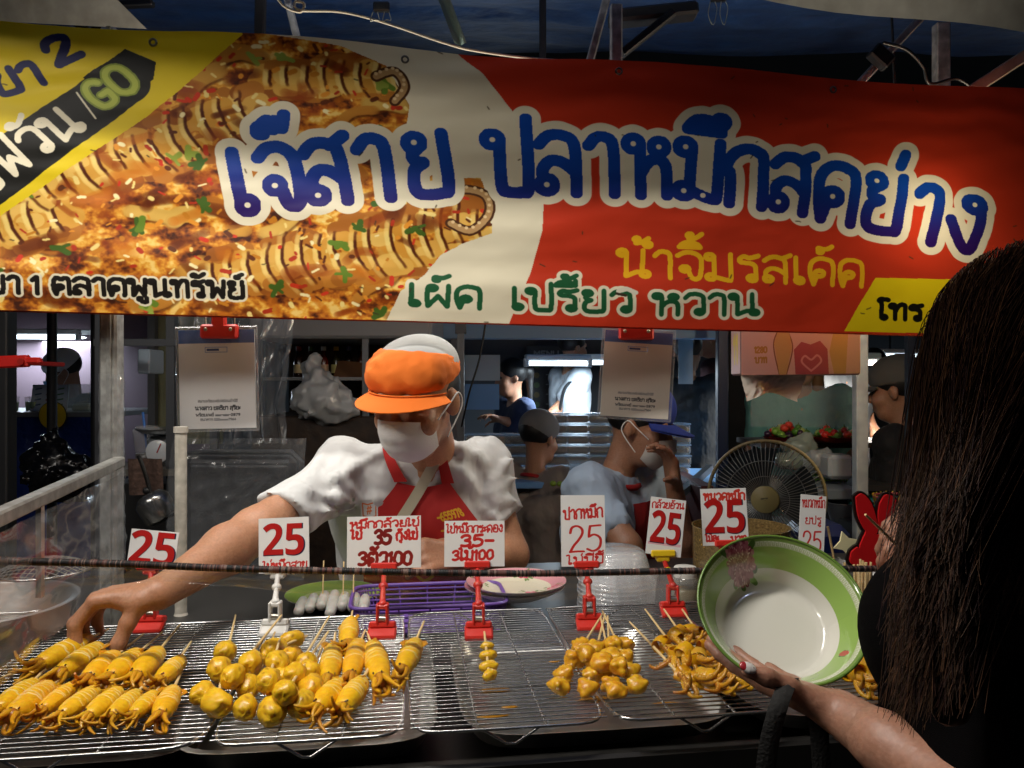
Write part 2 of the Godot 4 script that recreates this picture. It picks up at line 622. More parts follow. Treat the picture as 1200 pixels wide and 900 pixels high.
# ---------------------------------------------------------------- lettering: pen strokes on a grid ten units high, advance|stroke;stroke, «o» is a loop
const PEN := {
	"ก": "6.9|1,0 1,5 .3,6.4 1.2,8.7 3.2,10 5,9.6 6,8 6,0",
	"ข": "6.6|o1.4,8.8,1;2.4,8.6 1.6,6.8 1.2,5 1.2,1.2 2,0 4.6,0 5.6,1.2 5.6,10",
	"ค": "7.4|1,0 1,6.5 2.2,9.2 4,10 5.8,9.2 6.5,7 6.5,0;o3.2,5,1;1.2,1.8 2.6,4",
	"ง": "5.6|o3.4,8.8,1.1;4.4,8.4 4.7,5 4.3,.8 3.6,.2 2.6,1.2 .8,4.8",
	"จ": "7|.6,8.6 2.2,9.9 4.4,9.9 6,8.4 6.3,6 6,1.4 5,0 3.9,.6 3.4,2.6;o2.4,3.8,.95",
	"ช": "7|o1.5,8.6,1;2.4,8.2 1.8,6.6 1.2,5 1.2,1.4 2,0 4.6,0 5.6,1.2 5.6,7 4.6,8.2 6.9,10.4",
	"ซ": "7|o1.5,8.2,1;2.4,7.8 1.8,6.6 1.2,5 1.2,1.4 2,0 4.6,0 5.6,1.2 5.6,7 4.6,8.2 6.9,10.4;1.6,9.2 2.6,10.2 3.4,9.4",
	"ด": "7.3|1.7,0 .9,4 1.1,8 2.8,9.9 5,9.7 6.4,8 6.4,0;o3.1,4.2,1.1;1.7,0 2.4,3.2",
	"ต": "7.3|1.7,0 .9,4 1.1,8 2.2,9.9 3.7,8.7 5.2,9.9 6.4,8 6.4,0;o3.1,4.2,1.1;1.7,0 2.4,3.2",
	"ท": "7.2|o1.3,8.8,1;2.3,8.6 2.3,0;2.3,5 3.8,9.2 5.2,9.9 6.2,8.4 6.2,0",
	"ธ": "6.6|5.4,9.8 2.2,9.4 1.2,8 1.6,6.5 4.6,6.4 5.6,5.2 5.6,1 4.6,0 2,0 1.2,1.2",
	"น": "8.2|o1.3,8.8,1;2.3,8.6 2.3,.2 2.3,.2 4.6,1.8 5.8,2;o6.7,1.2,1;6.1,1.8 6.1,10",
	"บ": "7.2|o1.3,8.8,1;2.3,8.6 2.3,1.2 3.2,0 5.2,0 6.2,1.2 6.2,10",
	"ป": "7.2|o1.3,8.8,1;2.3,8.6 2.3,1.2 3.2,0 5.2,0 6.2,1.2 6.2,12.6",
	"ผ": "7.2|o2.3,8.7,1;1.3,8.8 1.1,5 1.3,.2 1.3,.2 3.7,5 3.7,5 5.9,.2 5.9,.2 6.2,10",
	"พ": "7.8|o1.4,8.8,1;2.4,8.4 2.3,.2 2.3,.2 4.3,5.6 4.3,5.6 6.2,.2 6.2,.2 6.8,10",
	"ฟ": "7.8|o1.4,8.8,1;2.4,8.4 2.3,.2 2.3,.2 4.3,5.6 4.3,5.6 6.2,.2 6.2,.2 6.8,12.6",
	"ม": "7.4|o1.3,8.8,1;2.3,8.4 2.3,1.4;o1.5,1.1,1;2.5,1.2 5.6,.1 6.3,1.2 6.3,10",
	"ย": "7|o1.9,8.7,1;2.8,8.2 1.4,6.8 1.8,5.6 2.8,5.3 1.4,4.2 1.1,1.4 2,0 4.8,0 5.9,1.2 5.9,10",
	"ร": "6|4.8,1.8 4.8,5.6 3.8,6.9 1.4,7.3 1,8.4 2,9.5 3.4,9 5.4,9.9;o3.9,1.2,1",
	"ล": "7.2|.9,8.2 2.4,9.8 4.6,9.8 6.1,8 6.1,0;o1.8,1.3,1;1.3,2.2 1.3,4 2.6,5.4 4.4,5 6.1,3.4",
	"ว": "6.3|.8,8 2,9.7 4,9.8 5.2,8.6 5.4,6 5.4,1.8;o4.4,1.3,1",
	"ส": "7.4|.9,8.2 2.4,9.6 4.4,9.6 6,8 6,0;o1.8,1.3,1;1.3,2.2 1.3,4 2.6,5.4 4.4,5 6,3.4;5,9.2 7.2,10.6",
	"ห": "7.4|o1.3,8.8,1;2.3,8.6 2.3,0;2.3,3.6 3.4,5.6 4.8,6.4 6.2,5 6.3,0;o5.2,8.4,1;5.6,7.4 4.4,6.2",
	"อ": "7|o2.4,5.8,1;1.4,5.4 1.1,1.6 2.2,0 4.8,0 6,1.6 6,8 4.8,9.8 2.4,9.9 1,8.6",
	"ๆ": "5|1,6 1,9 2.4,9.8 3.8,8 3.8,0",
	"ะ": "4|o1.3,2,.8;2,1.6 3.2,3.4;o1.3,6.6,.8;2,6.2 3.2,8",
	"า": "5.4|.7,8.2 1.8,9.7 3.2,9.8 4.3,8.2 4.3,0",
	"ำ": "5.4|.7,8.2 1.8,9.7 3.2,9.8 4.3,8.2 4.3,0;o-1,12.2,.8",
	"เ": "3.8|1.2,10 1.2,2;o2,1.2,1",
	"แ": "7|1.2,10 1.2,2;o2,1.2,1;4.6,10 4.6,2;o5.4,1.2,1",
	"โ": "4.4|1.4,1.8 1.4,10.6 .4,12 1.2,13.2 4,12.8;o2.3,1.1,1",
	"ไ": "4|1.4,1.8 1.4,10.8 .8,12.6 -.4,12;o2.3,1.1,1",
	"ิ": "0|-6,11.2 -5,12.6 -3.4,13 -1.8,12.4 -1,11.2 -1,11.2 -6,11.2",
	"ี": "0|-6,11.2 -5,12.6 -3.4,13 -1.8,12.4 -1,11.2 -1,11.2 -6,11.2;-1,11.2 -1,13.8",
	"ึ": "0|-6,11.2 -5,12.6 -3.4,13 -1.8,12.4 -1,11.2 -1,11.2 -6,11.2;o-1.2,13,.7",
	"ั": "0|o-4.4,12.4,.7;-3.8,11.6 -2.6,11.6 -.6,13.6",
	"็": "0|o-4,11.9,.6;-4.6,12 -4.4,13.2 -2.6,12.8 -1,14",
	"้": "0|o-3.6,13.2,.6;-3,13 -3.8,11.8 -3.8,11.8 -2.4,12.2 -.8,13.8",
	"่": "0|-1.8,11.4 -1.4,13.6",
	"๊": "0|o-5,12,.6;-4.6,12.8 -3.6,13.4 -3,12 -2.4,13.2 -1.6,12 -.8,14",
	"์": "0|o-3,11.9,.6;-2.6,12.6 -1.2,13.8",
	"ุ": "0|o-1.9,-1.9,.6;-1.2,-1.8 -1.1,-3.6",
	"ู": "0|o-3.4,-1.9,.6;-2.8,-2 -2.6,-3.6 -1,-3.6 -1,-1.4",
	"0": "6.2|3,0 .9,2 .9,8 3,10 5.1,8 5.1,2 3,0",
	"1": "3.8|.6,8 2.2,10 2.2,10 2.2,0",
	"2": "6.2|.7,7.4 1.4,9.5 3.2,10 4.9,8.6 4.6,6 2.4,3 .7,.1 .7,.1 5.5,.1",
	"3": "6|.8,8.4 2.4,10 4.6,9 4.6,6.6 2.6,5.4 2.6,5.4 4.8,4.6 5.2,2 3.4,.1 .8,1",
	"4": "6|4,0 4,10 4,10 .6,3 .6,3 5.6,3",
	"5": "6.2|5.2,9.9 1.5,9.9 1.5,9.9 1.1,5.6 1.1,5.6 3.2,6.4 5.1,5 5.1,1.8 3,.1 .7,1",
	"6": "6|4.6,9.8 1.6,7 .9,3 2.2,.2 4.4,.6 5.2,3 3.8,5.4 1.2,4.4",
	"7": "6|.6,9.9 5.4,9.9 5.4,9.9 2.2,0",
	"8": "6|3,5.4 1,7.4 3,10 5,7.4 3,5.4 .8,2.6 3,0 5.2,2.6 3,5.4",
	"9": "6|5,7 3.2,5 1,6.6 1.6,9.4 4,10 5.2,8 4.8,3 2.6,0",
	"-": "5|.8,4.6 4.4,4.6", "|": "3|1.5,-1 1.5,11", " ": "3.4|", "x": "5|.6,6 4.4,0;4.4,6 .6,0", ".": "2.4|1,.2 1.2,.2",
	"M": "8|1,0 1,10 1,10 4,4 4,4 7,10 7,10 7,0", "E": "6|5,10 1,10 1,10 1,0 1,0 5,0;1,5 4.4,5", "N": "7.4|1,0 1,10 1,10 6.2,0 6.2,0 6.2,10", "U": "7.4|1,10 1,2.4 2.4,.1 5,.1 6.4,2.4 6.4,10",
	"G": "7.4|6,8.4 4,10 1.8,9 .9,5 1.8,1 4,0 6,1 6.2,4.4 6.2,4.4 3.8,4.4", "O": "7.6|3.8,0 1.4,1.4 .8,5 1.4,8.6 3.8,10 6.2,8.6 6.8,5 6.2,1.4 3.8,0",
}
var discs := {}
func disc(r: float, col: Color) -> Image:
	var key := "%.1f %s" % [r, col.to_html()]
	if not discs.has(key):
		var n := int(ceil(r)) * 2 + 3
		var im := Image.create_empty(n, n, false, Image.FORMAT_RGBA8)
		for y in n:
			for x in n:
				var a := clampf(r + 0.5 - Vector2(x - n / 2, y - n / 2).length(), 0.0, 1.0)
				im.set_pixel(x, y, Color(col.r, col.g, col.b, a * col.a))
		discs[key] = im
	return discs[key]
func stroke(im: Image, pts: Array, r: float, col: Color) -> void:
	var d := disc(r, col)
	var n := d.get_width()
	var all := Rect2i(0, 0, n, n)
	var gap := maxf(r * 0.22, 0.5)
	for k in pts.size() - 1:
		var a: Vector2 = pts[k]
		var b: Vector2 = pts[k + 1]
		var m := maxi(1, int(ceil(a.distance_to(b) / gap)))
		for j in m:
			im.blend_rect(d, all, Vector2i((a.lerp(b, float(j) / m)).round()) - Vector2i(n / 2, n / 2))
	im.blend_rect(d, all, Vector2i((pts[-1] as Vector2).round()) - Vector2i(n / 2, n / 2))
func smooth(pts: Array, step := 4) -> Array:
	if pts.size() < 3:
		return pts
	var out := []
	for k in pts.size() - 1:
		var p0 = pts[maxi(k - 1, 0)]
		var p1 = pts[k]
		var p2 = pts[k + 1]
		var p3 = pts[mini(k + 2, pts.size() - 1)]
		if p1 == p2:
			continue
		for j in step:
			var t := float(j) / step
			if p0 == p1 and p2 == p3:
				out.append(p1.lerp(p2, t))
			else:
				out.append(p1.cubic_interpolate(p2, p0, p3, t))
	out.append(pts[-1])
	return out
func pen_strokes(text: String) -> Array:
	# [strokes in grid units, width]
	var x := 0.0
	var out := []
	var high := false
	var last_tall := 0.0
	for ch in text:
		if not PEN.has(ch):
			continue
		var s: PackedStringArray = PEN[ch].split("|", true, 1)
		var up := 0.0
		if s[0] == "0":
			if ch not in "ุู":
				up = 0.8
			if high and ch not in "ุู":
				up = 3.2
			if ch in "ิีึั็":
				high = true
			if ch in "ุู" and last_tall:
				up = 0.0
		else:
			high = false
		if ch == "|":
			s = PackedStringArray(["3", "1.5,-1 1.5,11"])
		for st in s[1].split(";", false):
			var pts := []
			if st.begins_with("o"):
				var n := st.substr(1).split_floats(",")
				for k in 13:
					var a := TAU * k / 12.0
					pts.append(Vector2(x + n[0] + cos(a) * n[2], n[1] + up + sin(a) * n[2]))
				out.append(pts)
			else:
				for p in st.split(" ", false):
					var n := p.split_floats(",")
					pts.append(Vector2(x + n[0], n[1] + up))
				out.append(smooth(pts))
		x += float(s[0])
	return [out, maxf(x, 1.0)]
func write(im: Image, text: String, p0: Vector2, p1: Vector2, h: float, r: float, col: Color, slant := 0.0, wob := 0.0) -> void:
	# p0 to p1 is the baseline; h the letter height in pixels
	var got := pen_strokes(text)
	var along: Vector2 = (p1 - p0) / got[1]
	var up := Vector2((p1 - p0).y, -(p1 - p0).x).normalized() * h / 10.0
	for st in got[0]:
		var pts := []
		for p in st:
			var q: Vector2 = p0 + along * (p.x + slant * p.y) + up * p.y
			if wob > 0.0:
				q += Vector2(sin(p.x * 1.3 + p.y), cos(p.x * 0.9 - p.y * 0.7)) * wob
			pts.append(q)
		stroke(im, pts, r, col)
func canvas(w: int, h: int, col: Color) -> Image:
	var im := Image.create_empty(w, h, false, Image.FORMAT_RGBA8)
	im.fill(col)
	return im
func printed(im: Image, rough := 0.5) -> StandardMaterial3D:
	var m := mat("ffffff", rough)
	m.albedo_texture = ImageTexture.create_from_image(im)
	m.texture_repeat = false
	return m
func poly_fill(im: Image, poly: PackedVector2Array, col: Color) -> void:
	var lo := poly[0]
	var hi := poly[0]
	for p in poly:
		lo = lo.min(p)
		hi = hi.max(p)
	for y in range(maxi(0, int(lo.y)), mini(im.get_height(), int(hi.y) + 1)):
		var xs := []
		for k in poly.size():
			var a := poly[k]
			var b := poly[(k + 1) % poly.size()]
			if (a.y <= y + 0.5) != (b.y <= y + 0.5):
				xs.append(a.x + (y + 0.5 - a.y) / (b.y - a.y) * (b.x - a.x))
		xs.sort()
		for k in range(0, xs.size() - 1, 2):
			im.fill_rect(Rect2i(int(round(xs[k])), y, int(round(xs[k + 1])) - int(round(xs[k])), 1), col)

# ---------------------------------------------------------------- the printed banner
func over(im: Image, text: String, p0: Vector2, p1: Vector2, h: float, r: float, w: float, edge: Color, fill: Color, slant := 0.0) -> void:
	write(im, text, p0, p1, h, r + w, edge, slant)
	write(im, text, p0, p1, h, r, fill, slant)
func loops(im: Image, text: String, p0: Vector2, p1: Vector2, h: float, r: float, col: Color) -> void:
	var got := pen_strokes(text)
	var along: Vector2 = (p1 - p0) / got[1]
	var up := Vector2((p1 - p0).y, -(p1 - p0).x).normalized() * h / 10.0
	for st in got[0]:
		if st.size() == 13 and st[0].distance_to(st[6]) > 1.5:
			var mid: Vector2 = (st[0] + st[6]) * 0.5
			stroke(im, [p0 + along * mid.x + up * mid.y], r, col)
func dish_print(w: int, h: int) -> Image:
	# a photograph of grilled squid in chilli dressing, as ink on the vinyl
	var im := Image.create_empty(w, h, false, Image.FORMAT_RGBA8)
	var n := FastNoiseLite.new()
	n.seed = 3
	n.frequency = 0.018
	n.fractal_octaves = 4
	var fine := FastNoiseLite.new()
	fine.seed = 8
	fine.frequency = 0.09
	var inks := [Color("3c1a0c"), Color("7a3c12"), Color("b5681c"), Color("d99a35"), Color("e6c06a")]
	for y in h:
		for x in w:
			var k := clampf((n.get_noise_2d(x, y * 1.5) * 0.9 + fine.get_noise_2d(x, y) * 0.35 + 0.52) * 4.0, 0.0, 3.99)
			var c: Color = inks[int(k)].lerp(inks[int(k) + 1], k - int(k))
			im.set_pixel(x, y, c)
	var r := RandomNumberGenerator.new()
	r.seed = 5
	# loose pieces of squid in the sauce
	for k in 90:
		var p := Vector2(r.randf() * w, h * (0.05 + 0.95 * r.randf()))
		var d := Vector2.from_angle(r.randf_range(-0.9, 0.5)) * r.randf_range(10, 34)
		var bow := d.orthogonal() * r.randf_range(-0.35, 0.35)
		var arc := smooth([p - d, p + bow, p + d], 5)
		var rad: float = [8.0, 11.0, 14.0][r.randi() % 3]
		var low := []
		for q in arc:
			low.append(q + Vector2(2, 4))
		stroke(im, low, rad, Color(0.26, 0.11, 0.03, 0.12))
		stroke(im, arc, rad, Color([Color("b87a2c"), Color("c8923c"), Color("a8641f"), Color("d0a650")][r.randi() % 4], 0.35))
	# whole squid cut crosswise: each slice bulges and is browned along its edge
	for sq in [[Vector2(0.2, 0.66), Vector2(-0.02, 0.8), 46.0], [Vector2(0.78, 0.1), Vector2(0.5, 0.16), 40.0], [Vector2(0.5, 0.26), Vector2(0.14, 0.6), 62.0], [Vector2(0.98, 0.6), Vector2(0.42, 0.86), 74.0]]:
		var a: Vector2 = sq[0] * Vector2(w, h)
		var b: Vector2 = sq[1] * Vector2(w, h)
		var rad: float = sq[2]
		var along := (b - a).normalized()
		var side := along.orthogonal()
		# mottled flesh, slice after slice
		for k in 170:
			var t := r.randf()
			var wide := rad * (0.5 + 0.5 * sin(PI * clampf(0.25 + t * 0.7, 0, 1)))
			var s := r.randf_range(-0.78, 0.78)
			var tone: Color = Color("c4872e").lerp(Color("d8ae58"), r.randf()) if absf(s) < 0.55 else Color("8a4c18").lerp(Color("b8762a"), r.randf())
			stroke(im, [a.lerp(b, t) + side * s * wide - along * 8.0, a.lerp(b, t) + side * s * wide + along * 8.0], [9.0, 12.0, 15.0][r.randi() % 3], tone)
		var n_cut := int(a.distance_to(b) / 26.0)
		for k in n_cut:
			var t := (k + 0.5) / n_cut
			var wide := rad * (0.42 + 0.42 * sin(PI * clampf(0.25 + t * 0.7, 0, 1))) * r.randf_range(0.8, 1.1)
			var p := a.lerp(b, t) + along * r.randf_range(-3, 3)
			var arc := []
			for j in 13:
				var s := -1.0 + j / 6.0
				arc.append(p + side * s * wide + along * (1.0 - s * s) * wide * 0.3 + Vector2(r.randf_range(-1, 1), r.randf_range(-1, 1)))
			for q in 3:
				var from := r.randi_range(0, 4)
				var piece := arc.slice(from, from + r.randi_range(5, 9))
				stroke(im, piece, 2.6, Color(0.3, 0.12, 0.03, 0.13))
				for i in piece.size():
					piece[i] += along * 6.0
				stroke(im, piece, 4.4, Color(0.95, 0.84, 0.52, 0.06))
	# sauce run over it
	for k in 150:
		var p := Vector2(r.randf() * w, r.randf() * h)
		var c: Color = [Color(0.55, 0.24, 0.06, 0.10), Color(0.75, 0.42, 0.1, 0.10), Color(0.35, 0.14, 0.04, 0.10)][r.randi() % 3]
		stroke(im, smooth([p, p + Vector2(r.randf_range(-26, 26), r.randf_range(-14, 14)), p + Vector2(r.randf_range(-44, 44), r.randf_range(-24, 24))], 4), [5.0, 8.0, 12.0][r.randi() % 3], c)
	for k in 820:
		var p := Vector2(r.randf() * w, r.randf() * h)
		var d := Vector2.from_angle(r.randf() * TAU) * r.randf_range(2, 12)
		var c: Color = [Color("c2361c"), Color("e2c878"), Color("e9d9a0"), Color("b8741f"), Color("5a2a10"), Color("d68a2a"), Color("a83218")][r.randi() % 7]
		stroke(im, [p, p + d], [1.0, 1.6, 2.4, 3.2][r.randi() % 4], c)
	for k in 60:
		var p := Vector2(r.randf() * w, r.randf() * h)
		var c: Color = [Color("5f7a25"), Color("88963a"), Color("3f5a1c")][r.randi() % 3]
		for j in 5:
			var d := Vector2.from_angle(r.randf() * TAU) * r.randf_range(6, 16)
			stroke(im, [p, p + d], [2.0, 3.2, 4.2][r.randi() % 3], c)
	return im
func banner() -> void:
	var cream := Color("d8ceb2")
	var im := canvas(2048, 512, Color("b8341c"))
	# cream field with a round right edge
	poly_fill(im, PackedVector2Array([Vector2(1, -9), Vector2(776, -14), Vector2(833, 36), Vector2(882, 102), Vector2(918, 178), Vector2(937, 258), Vector2(934, 332), Vector2(914, 414), Vector2(880, 505), Vector2(868, 546), Vector2(1, 570)]), cream)
	# the dish
	var dish := dish_print(900, 480)
	var mask := canvas(900, 480, Color(0, 0, 0, 0))
	var outline := PackedVector2Array()
	var rr := RandomNumberGenerator.new()
	rr.seed = 4
	for p in [Vector2(1, -9), Vector2(472, 3), Vector2(604, 10), Vector2(679, 39), Vector2(711, 103), Vector2(700, 168), Vector2(741, 205), Vector2(783, 235), Vector2(837, 243), Vector2(848, 296), Vector2(840, 336), Vector2(804, 362), Vector2(769, 388), Vector2(734, 422), Vector2(700, 463), Vector2(679, 507), Vector2(659, 552), Vector2(1, 570)]:
		outline.append((p + Vector2(rr.randf_range(-8, 8), rr.randf_range(-8, 8))) * Vector2(900.0 / 960.0, 480.0 / 512.0))
	poly_fill(mask, outline, Color.WHITE)
	dish.resize(960, 512)
	mask.resize(960, 512)
	im.blend_rect_mask(dish, mask, Rect2i(0, 0, 960, 512), Vector2i.ZERO)
	# dark squid arms curling past the edge of the dish
	for arm in [[Vector2(741, 285), Vector2(797, 261), Vector2(837, 269), Vector2(843, 304), Vector2(814, 338), Vector2(780, 326)], [Vector2(659, 59), Vector2(689, 47), Vector2(705, 72), Vector2(689, 102)]]:
		var cur := smooth(arm, 10)
		stroke(im, cur, 9.0, Color("4a2a16"))
		stroke(im, cur, 5.0, Color("b08a5a"))
		for k in range(0, cur.size(), 3):
			im.blend_rect(disc(3.0, Color("d9bd8c")), Rect2i(0, 0, 20, 20), Vector2i(cur[k]) - Vector2i(4, 9))
	# yellow corner and black band
	poly_fill(im, PackedVector2Array([Vector2(-11, -8), Vector2(-11, 444), Vector2(96, 347), Vector2(315, 151), Vector2(451, 3), Vector2(451, -50)]), Color("d3b81a"))
	stroke(im, [Vector2(-11, 381), Vector2(267, 106)], 37.0, Color("d3b81a"))
	stroke(im, [Vector2(-11, 375), Vector2(270, 96)], 42.0, Color("14130f"))
	poly_fill(im, PackedVector2Array([Vector2(213, 90), Vector2(275, 35), Vector2(320, 57), Vector2(317, 88), Vector2(267, 147)]), Color("14130f"))
	write(im, "โช่ฟวัน", Vector2(51, 337), Vector2(221, 181), 52, 4.6, cream)
	stroke(im, [Vector2(203, 118), Vector2(232, 165)], 1.2, cream)
	write(im, "GO", Vector2(239, 152), Vector2(300, 97), 52, 7.5, Color("7d8a34"))
	write(im, "GO", Vector2(239, 152), Vector2(300, 97), 52, 4.2, Color("a8b04a"))
	write(im, "สาขา", Vector2(18, 171), Vector2(161, 100), 40, 5.8, Color("1d1f4d"))
	write(im, "2", Vector2(173, 73), Vector2(215, 44), 42, 6.5, Color("1d1f4d"))
	over(im, "สาขา 1 ตลาดพูนทรัพย์", Vector2(25, 482), Vector2(456, 478), 29, 3.4, 4.0, cream, Color("17130f"))
	# the big line, letter by letter along a wave, blue running to violet as printed
	var big := [["เ", Vector2(440, 325), Vector2(479, 318)], ["จ๊", Vector2(485, 316), Vector2(553, 303)], ["ส", Vector2(551, 302), Vector2(629, 288)], ["า", Vector2(631, 288), Vector2(696, 280)], ["ย", Vector2(711, 277), Vector2(792, 266)],
		["ป", Vector2(838, 262), Vector2(923, 258)], ["ล", Vector2(921, 259), Vector2(1005, 255)], ["า", Vector2(1007, 256), Vector2(1071, 254)], ["ห", Vector2(1077, 254), Vector2(1163, 253)], ["มึ", Vector2(1160, 253), Vector2(1252, 260)], ["ก", Vector2(1249, 262), Vector2(1331, 268)], ["ส", Vector2(1329, 269), Vector2(1413, 277)], ["ด", Vector2(1410, 281), Vector2(1499, 293)], ["ย่", Vector2(1502, 295), Vector2(1590, 308)], ["า", Vector2(1593, 311), Vector2(1655, 326)], ["ง", Vector2(1657, 322), Vector2(1737, 345)]]
	for b in big:
		write(im, b[0], b[1], b[2], 112, 26.0, cream)
	var letters := canvas(2048, 512, Color(0, 0, 0, 0))
	var holes := canvas(2048, 512, Color(0, 0, 0, 0))
	for b in big:
		write(letters, b[0], b[1], b[2], 112, 10.5, Color.WHITE)
		loops(holes, b[0], b[1], b[2], 112, 5.0, cream)
	var ink := canvas(2048, 512, Color("16327f"))
	for y in 512:
		ink.fill_rect(Rect2i(0, y, 2048, 1), Color("0f4096").lerp(Color("2a1152"), smoothstep(190.0, 340.0, float(y))))
	im.blend_rect_mask(ink, letters, Rect2i(0, 0, 2048, 512), Vector2i.ZERO)
	im.blend_rect(holes, Rect2i(0, 0, 2048, 512), Vector2i.ZERO)
	write(im, "น้ำจิ้มรสเด็ด", Vector2(1061, 413), Vector2(1514, 418), 52, 4.5, Color("e0a81c"))
	for g in [["เผ็ด", Vector2(708, 483), Vector2(834, 485)], ["เปรี้ยว", Vector2(878, 484), Vector2(1091, 483)], ["หวาน", Vector2(1124, 486), Vector2(1318, 481)]]:
		over(im, g[0], g[1], g[2], 40, 3.9, 6.5, cream, Color("1d5230"))
	poly_fill(im, PackedVector2Array([Vector2(1475, 509), Vector2(1534, 400), Vector2(2193, 388), Vector2(2193, 506)]), Color("d8bd14"))
	write(im, "โทร 081", Vector2(1540, 481), Vector2(1728, 482), 30, 4.2, Color("15130f"))
	# scuffs, drips and a tear
	var r := RandomNumberGenerator.new()
	r.seed = 21
	for k in 60:
		var p := Vector2(r.randf() * 2048, r.randf() * 512)
		stroke(im, [p, p + Vector2(r.randf_range(-10, 10), r.randf_range(-4, 8))], 1.0, Color(0.25, 0.2, 0.14, 0.35))
	stroke(im, [Vector2(1064, 443), Vector2(1079, 438), Vector2(1095, 445)], 4.0, Color("cfc6b2"))
	stroke(im, [Vector2(1061, 448), Vector2(1077, 451)], 2.0, Color("3a2f22"))
	var m := printed(im, 0.5)
	m.metallic_specular = 0.3
	m.backlight_enabled = true
	m.backlight = Color(0.4, 0.4, 0.4)
	# the scrim weave
	var weave := Image.create_empty(64, 64, false, Image.FORMAT_RGBA8)
	for y in 64:
		for x in 64:
			var k := 0.5 + 0.3 * sin(x * TAU / 8.0) + 0.12 * sin(y * TAU / 8.0)
			weave.set_pixel(x, y, Color(k, k, k))
	var t := thing("banner", "long red and cream vinyl banner with blue Thai lettering above the grill", "banner", Vector3(0.17, 1.62, -1.57))
	var wob := FastNoiseLite.new()
	wob.seed = 12
	wob.frequency = 1.6
	var at := func(s: float, q: float) -> Vector3:
		var x := -1.06 + 2.46 * s
		var top := 2.174 - (x + 0.945) / 2.085 * 0.02
		var low := 1.637 - (x + 0.945) / 2.085 * 0.034
		var sag := 0.006 * sin(s * 19.0) * smoothstep(0.6, 1.0, q)
		var z := 0.0012 * sin(q * 21.0 + 3.0 * sin(s * 6.0)) + wob.get_noise_2d(x * 0.8, q * 1.6) * 0.012 + 0.0014 * sin(q * 60.0 + wob.get_noise_2d(x * 0.6, 5.0) * 9.0) * smoothstep(0.55, 0.9, q) + 0.004 * exp(-pow((q - 0.13) * 16.0, 2.0))
		return Vector3(x, lerpf(low, top, q) - sag, -1.55 - x * 0.14054 + z)
	m.uv1_scale = Vector3.ONE
	m.detail_enabled = false
	part(t, "sheet", Geo.new().grid(240, 60, at), m, true)
	var steel := mat("8d8a84", 0.3, 0.9)
	for s in [0.02, 0.155, 0.345, 0.52, 0.71, 0.9]:
		var p: Vector3 = at.call(s, 0.955)
		part(t, "eyelet", Geo.new().ring(p + Vector3(0, 0, 0.004), Vector3(0.14, 0, 1), 0.0062, 0.0022, 16, 6), steel, true)
	part(t, "hem", Geo.new().grid(120, 2, func(s, q): return at.call(s, -0.005 + 0.02 * q) + Vector3(0, 0, -0.006)), mat("8a2a1c", 0.5), true)

# ---------------------------------------------------------------- light
func lamps() -> void:
	tube_lamp(Vector3(-0.2987, 1.9069, -1.68), 1.2, TURN, 0.45, Color("fffaf2"), "white tube lamp hung behind the banner over the grill", 3.0, "", 0.09, Vector3.DOWN, 0.35)
	var t := thing("bulb_lamp", "round bulb hanging close behind the right half of the banner", "lamp", Vector3(0.884, 1.864, -1.8))
	var glow := mat("ffffff", 0.4)
	glow.emission_enabled = true
	glow.emission = Color("fff0d2")
	glow.emission_energy_multiplier = 5.0
	part(t, "bulb", Geo.new().ball(Vector3.ZERO, Vector3(0.032, 0.038, 0.032)), glow)
	part(t, "socket", Geo.new().tube([Vector3(0, 0.03, 0), Vector3(0, 0.085, 0)], 0.017, 10), mat("e6e4de", 0.5))
	part(t, "cord", Geo.new().tube([Vector3(0, 0.08, 0), Vector3(0.01, 0.3, 0.01), Vector3(0, 0.62, 0)], 0.003, 6), mat("202020", 0.6))
	var o := OmniLight3D.new()
	o.name = "bulb_light"
	o.light_color = Color("fff0d2")
	o.light_energy = 0.28
	o.light_size = 0.03
	o.omni_range = 20.0
	o.omni_attenuation = 2.0
	o.shadow_enabled = true
	t.add_child(o)
	tube_lamp(Vector3(-0.5, 2.7, -0.8), 1.0, TURN, 2.3, Color("fffaf2"), "white tube lamp hung under the canopy edge above the racks", 3.0)
	tube_lamp(Vector3(-1.5, 2.62, -0.25), 1.0, 0.6, 1.6, Color("fff8ee"), "tube lamp hung at the corner of the stall in front of the banner", 3.0, "", 0.25, Vector3(0.62, -0.5, -0.6).normalized())

# ---------------------------------------------------------------- ground and hall
func setting() -> void:
	var g := Geo.new().grid(4, 4, func(s, q): return Vector3(lerpf(-40, 40, s), 0.0, lerpf(20, -60, q)))
	structure("ground", g, rough_up(speckle(mat("8a8680", 0.85), 0.6, Color("5a5854"), Color("8e8a84")), 0.6, 0.4))
	var hall := thing("market_hall", "dark steel market hall closing off the far end", "building", Vector3(0, 0, -14))
	var wall := mat("32363c", 0.8)
	part(hall, "back_wall", Geo.new().box(Vector3(0, 2.6, -0.1), Vector3(36, 5.2, 0.2)), wall)
	for s in [-1.0, 1.0]:
		part(hall, "side_wall", Geo.new().box(Vector3(18.1 * s, 2.6, 8), Vector3(0.2, 5.2, 16.2)), wall)
	part(hall, "roof", Geo.new().box(Vector3(0, 5.3, 5.6), Vector3(36.4, 0.15, 11.4)), mat("2a2e34", 0.7))
	var rib := Geo.new().box(Vector3(0, 2.6, 0.04), Vector3(0.05, 5.2, 0.06))
	var rm := rib.mesh()
	for k in 44:
		var o := part(hall, "wall_rib", rm, wall)
		o.position.x = -12.9 + k * 0.6
	for k in 6:
		part(hall, "column", Geo.new().box(Vector3(-12.5 + k * 5.0, 2.6, 2.5), Vector3(0.16, 5.2, 0.16)), mat("4a4e54", 0.5))

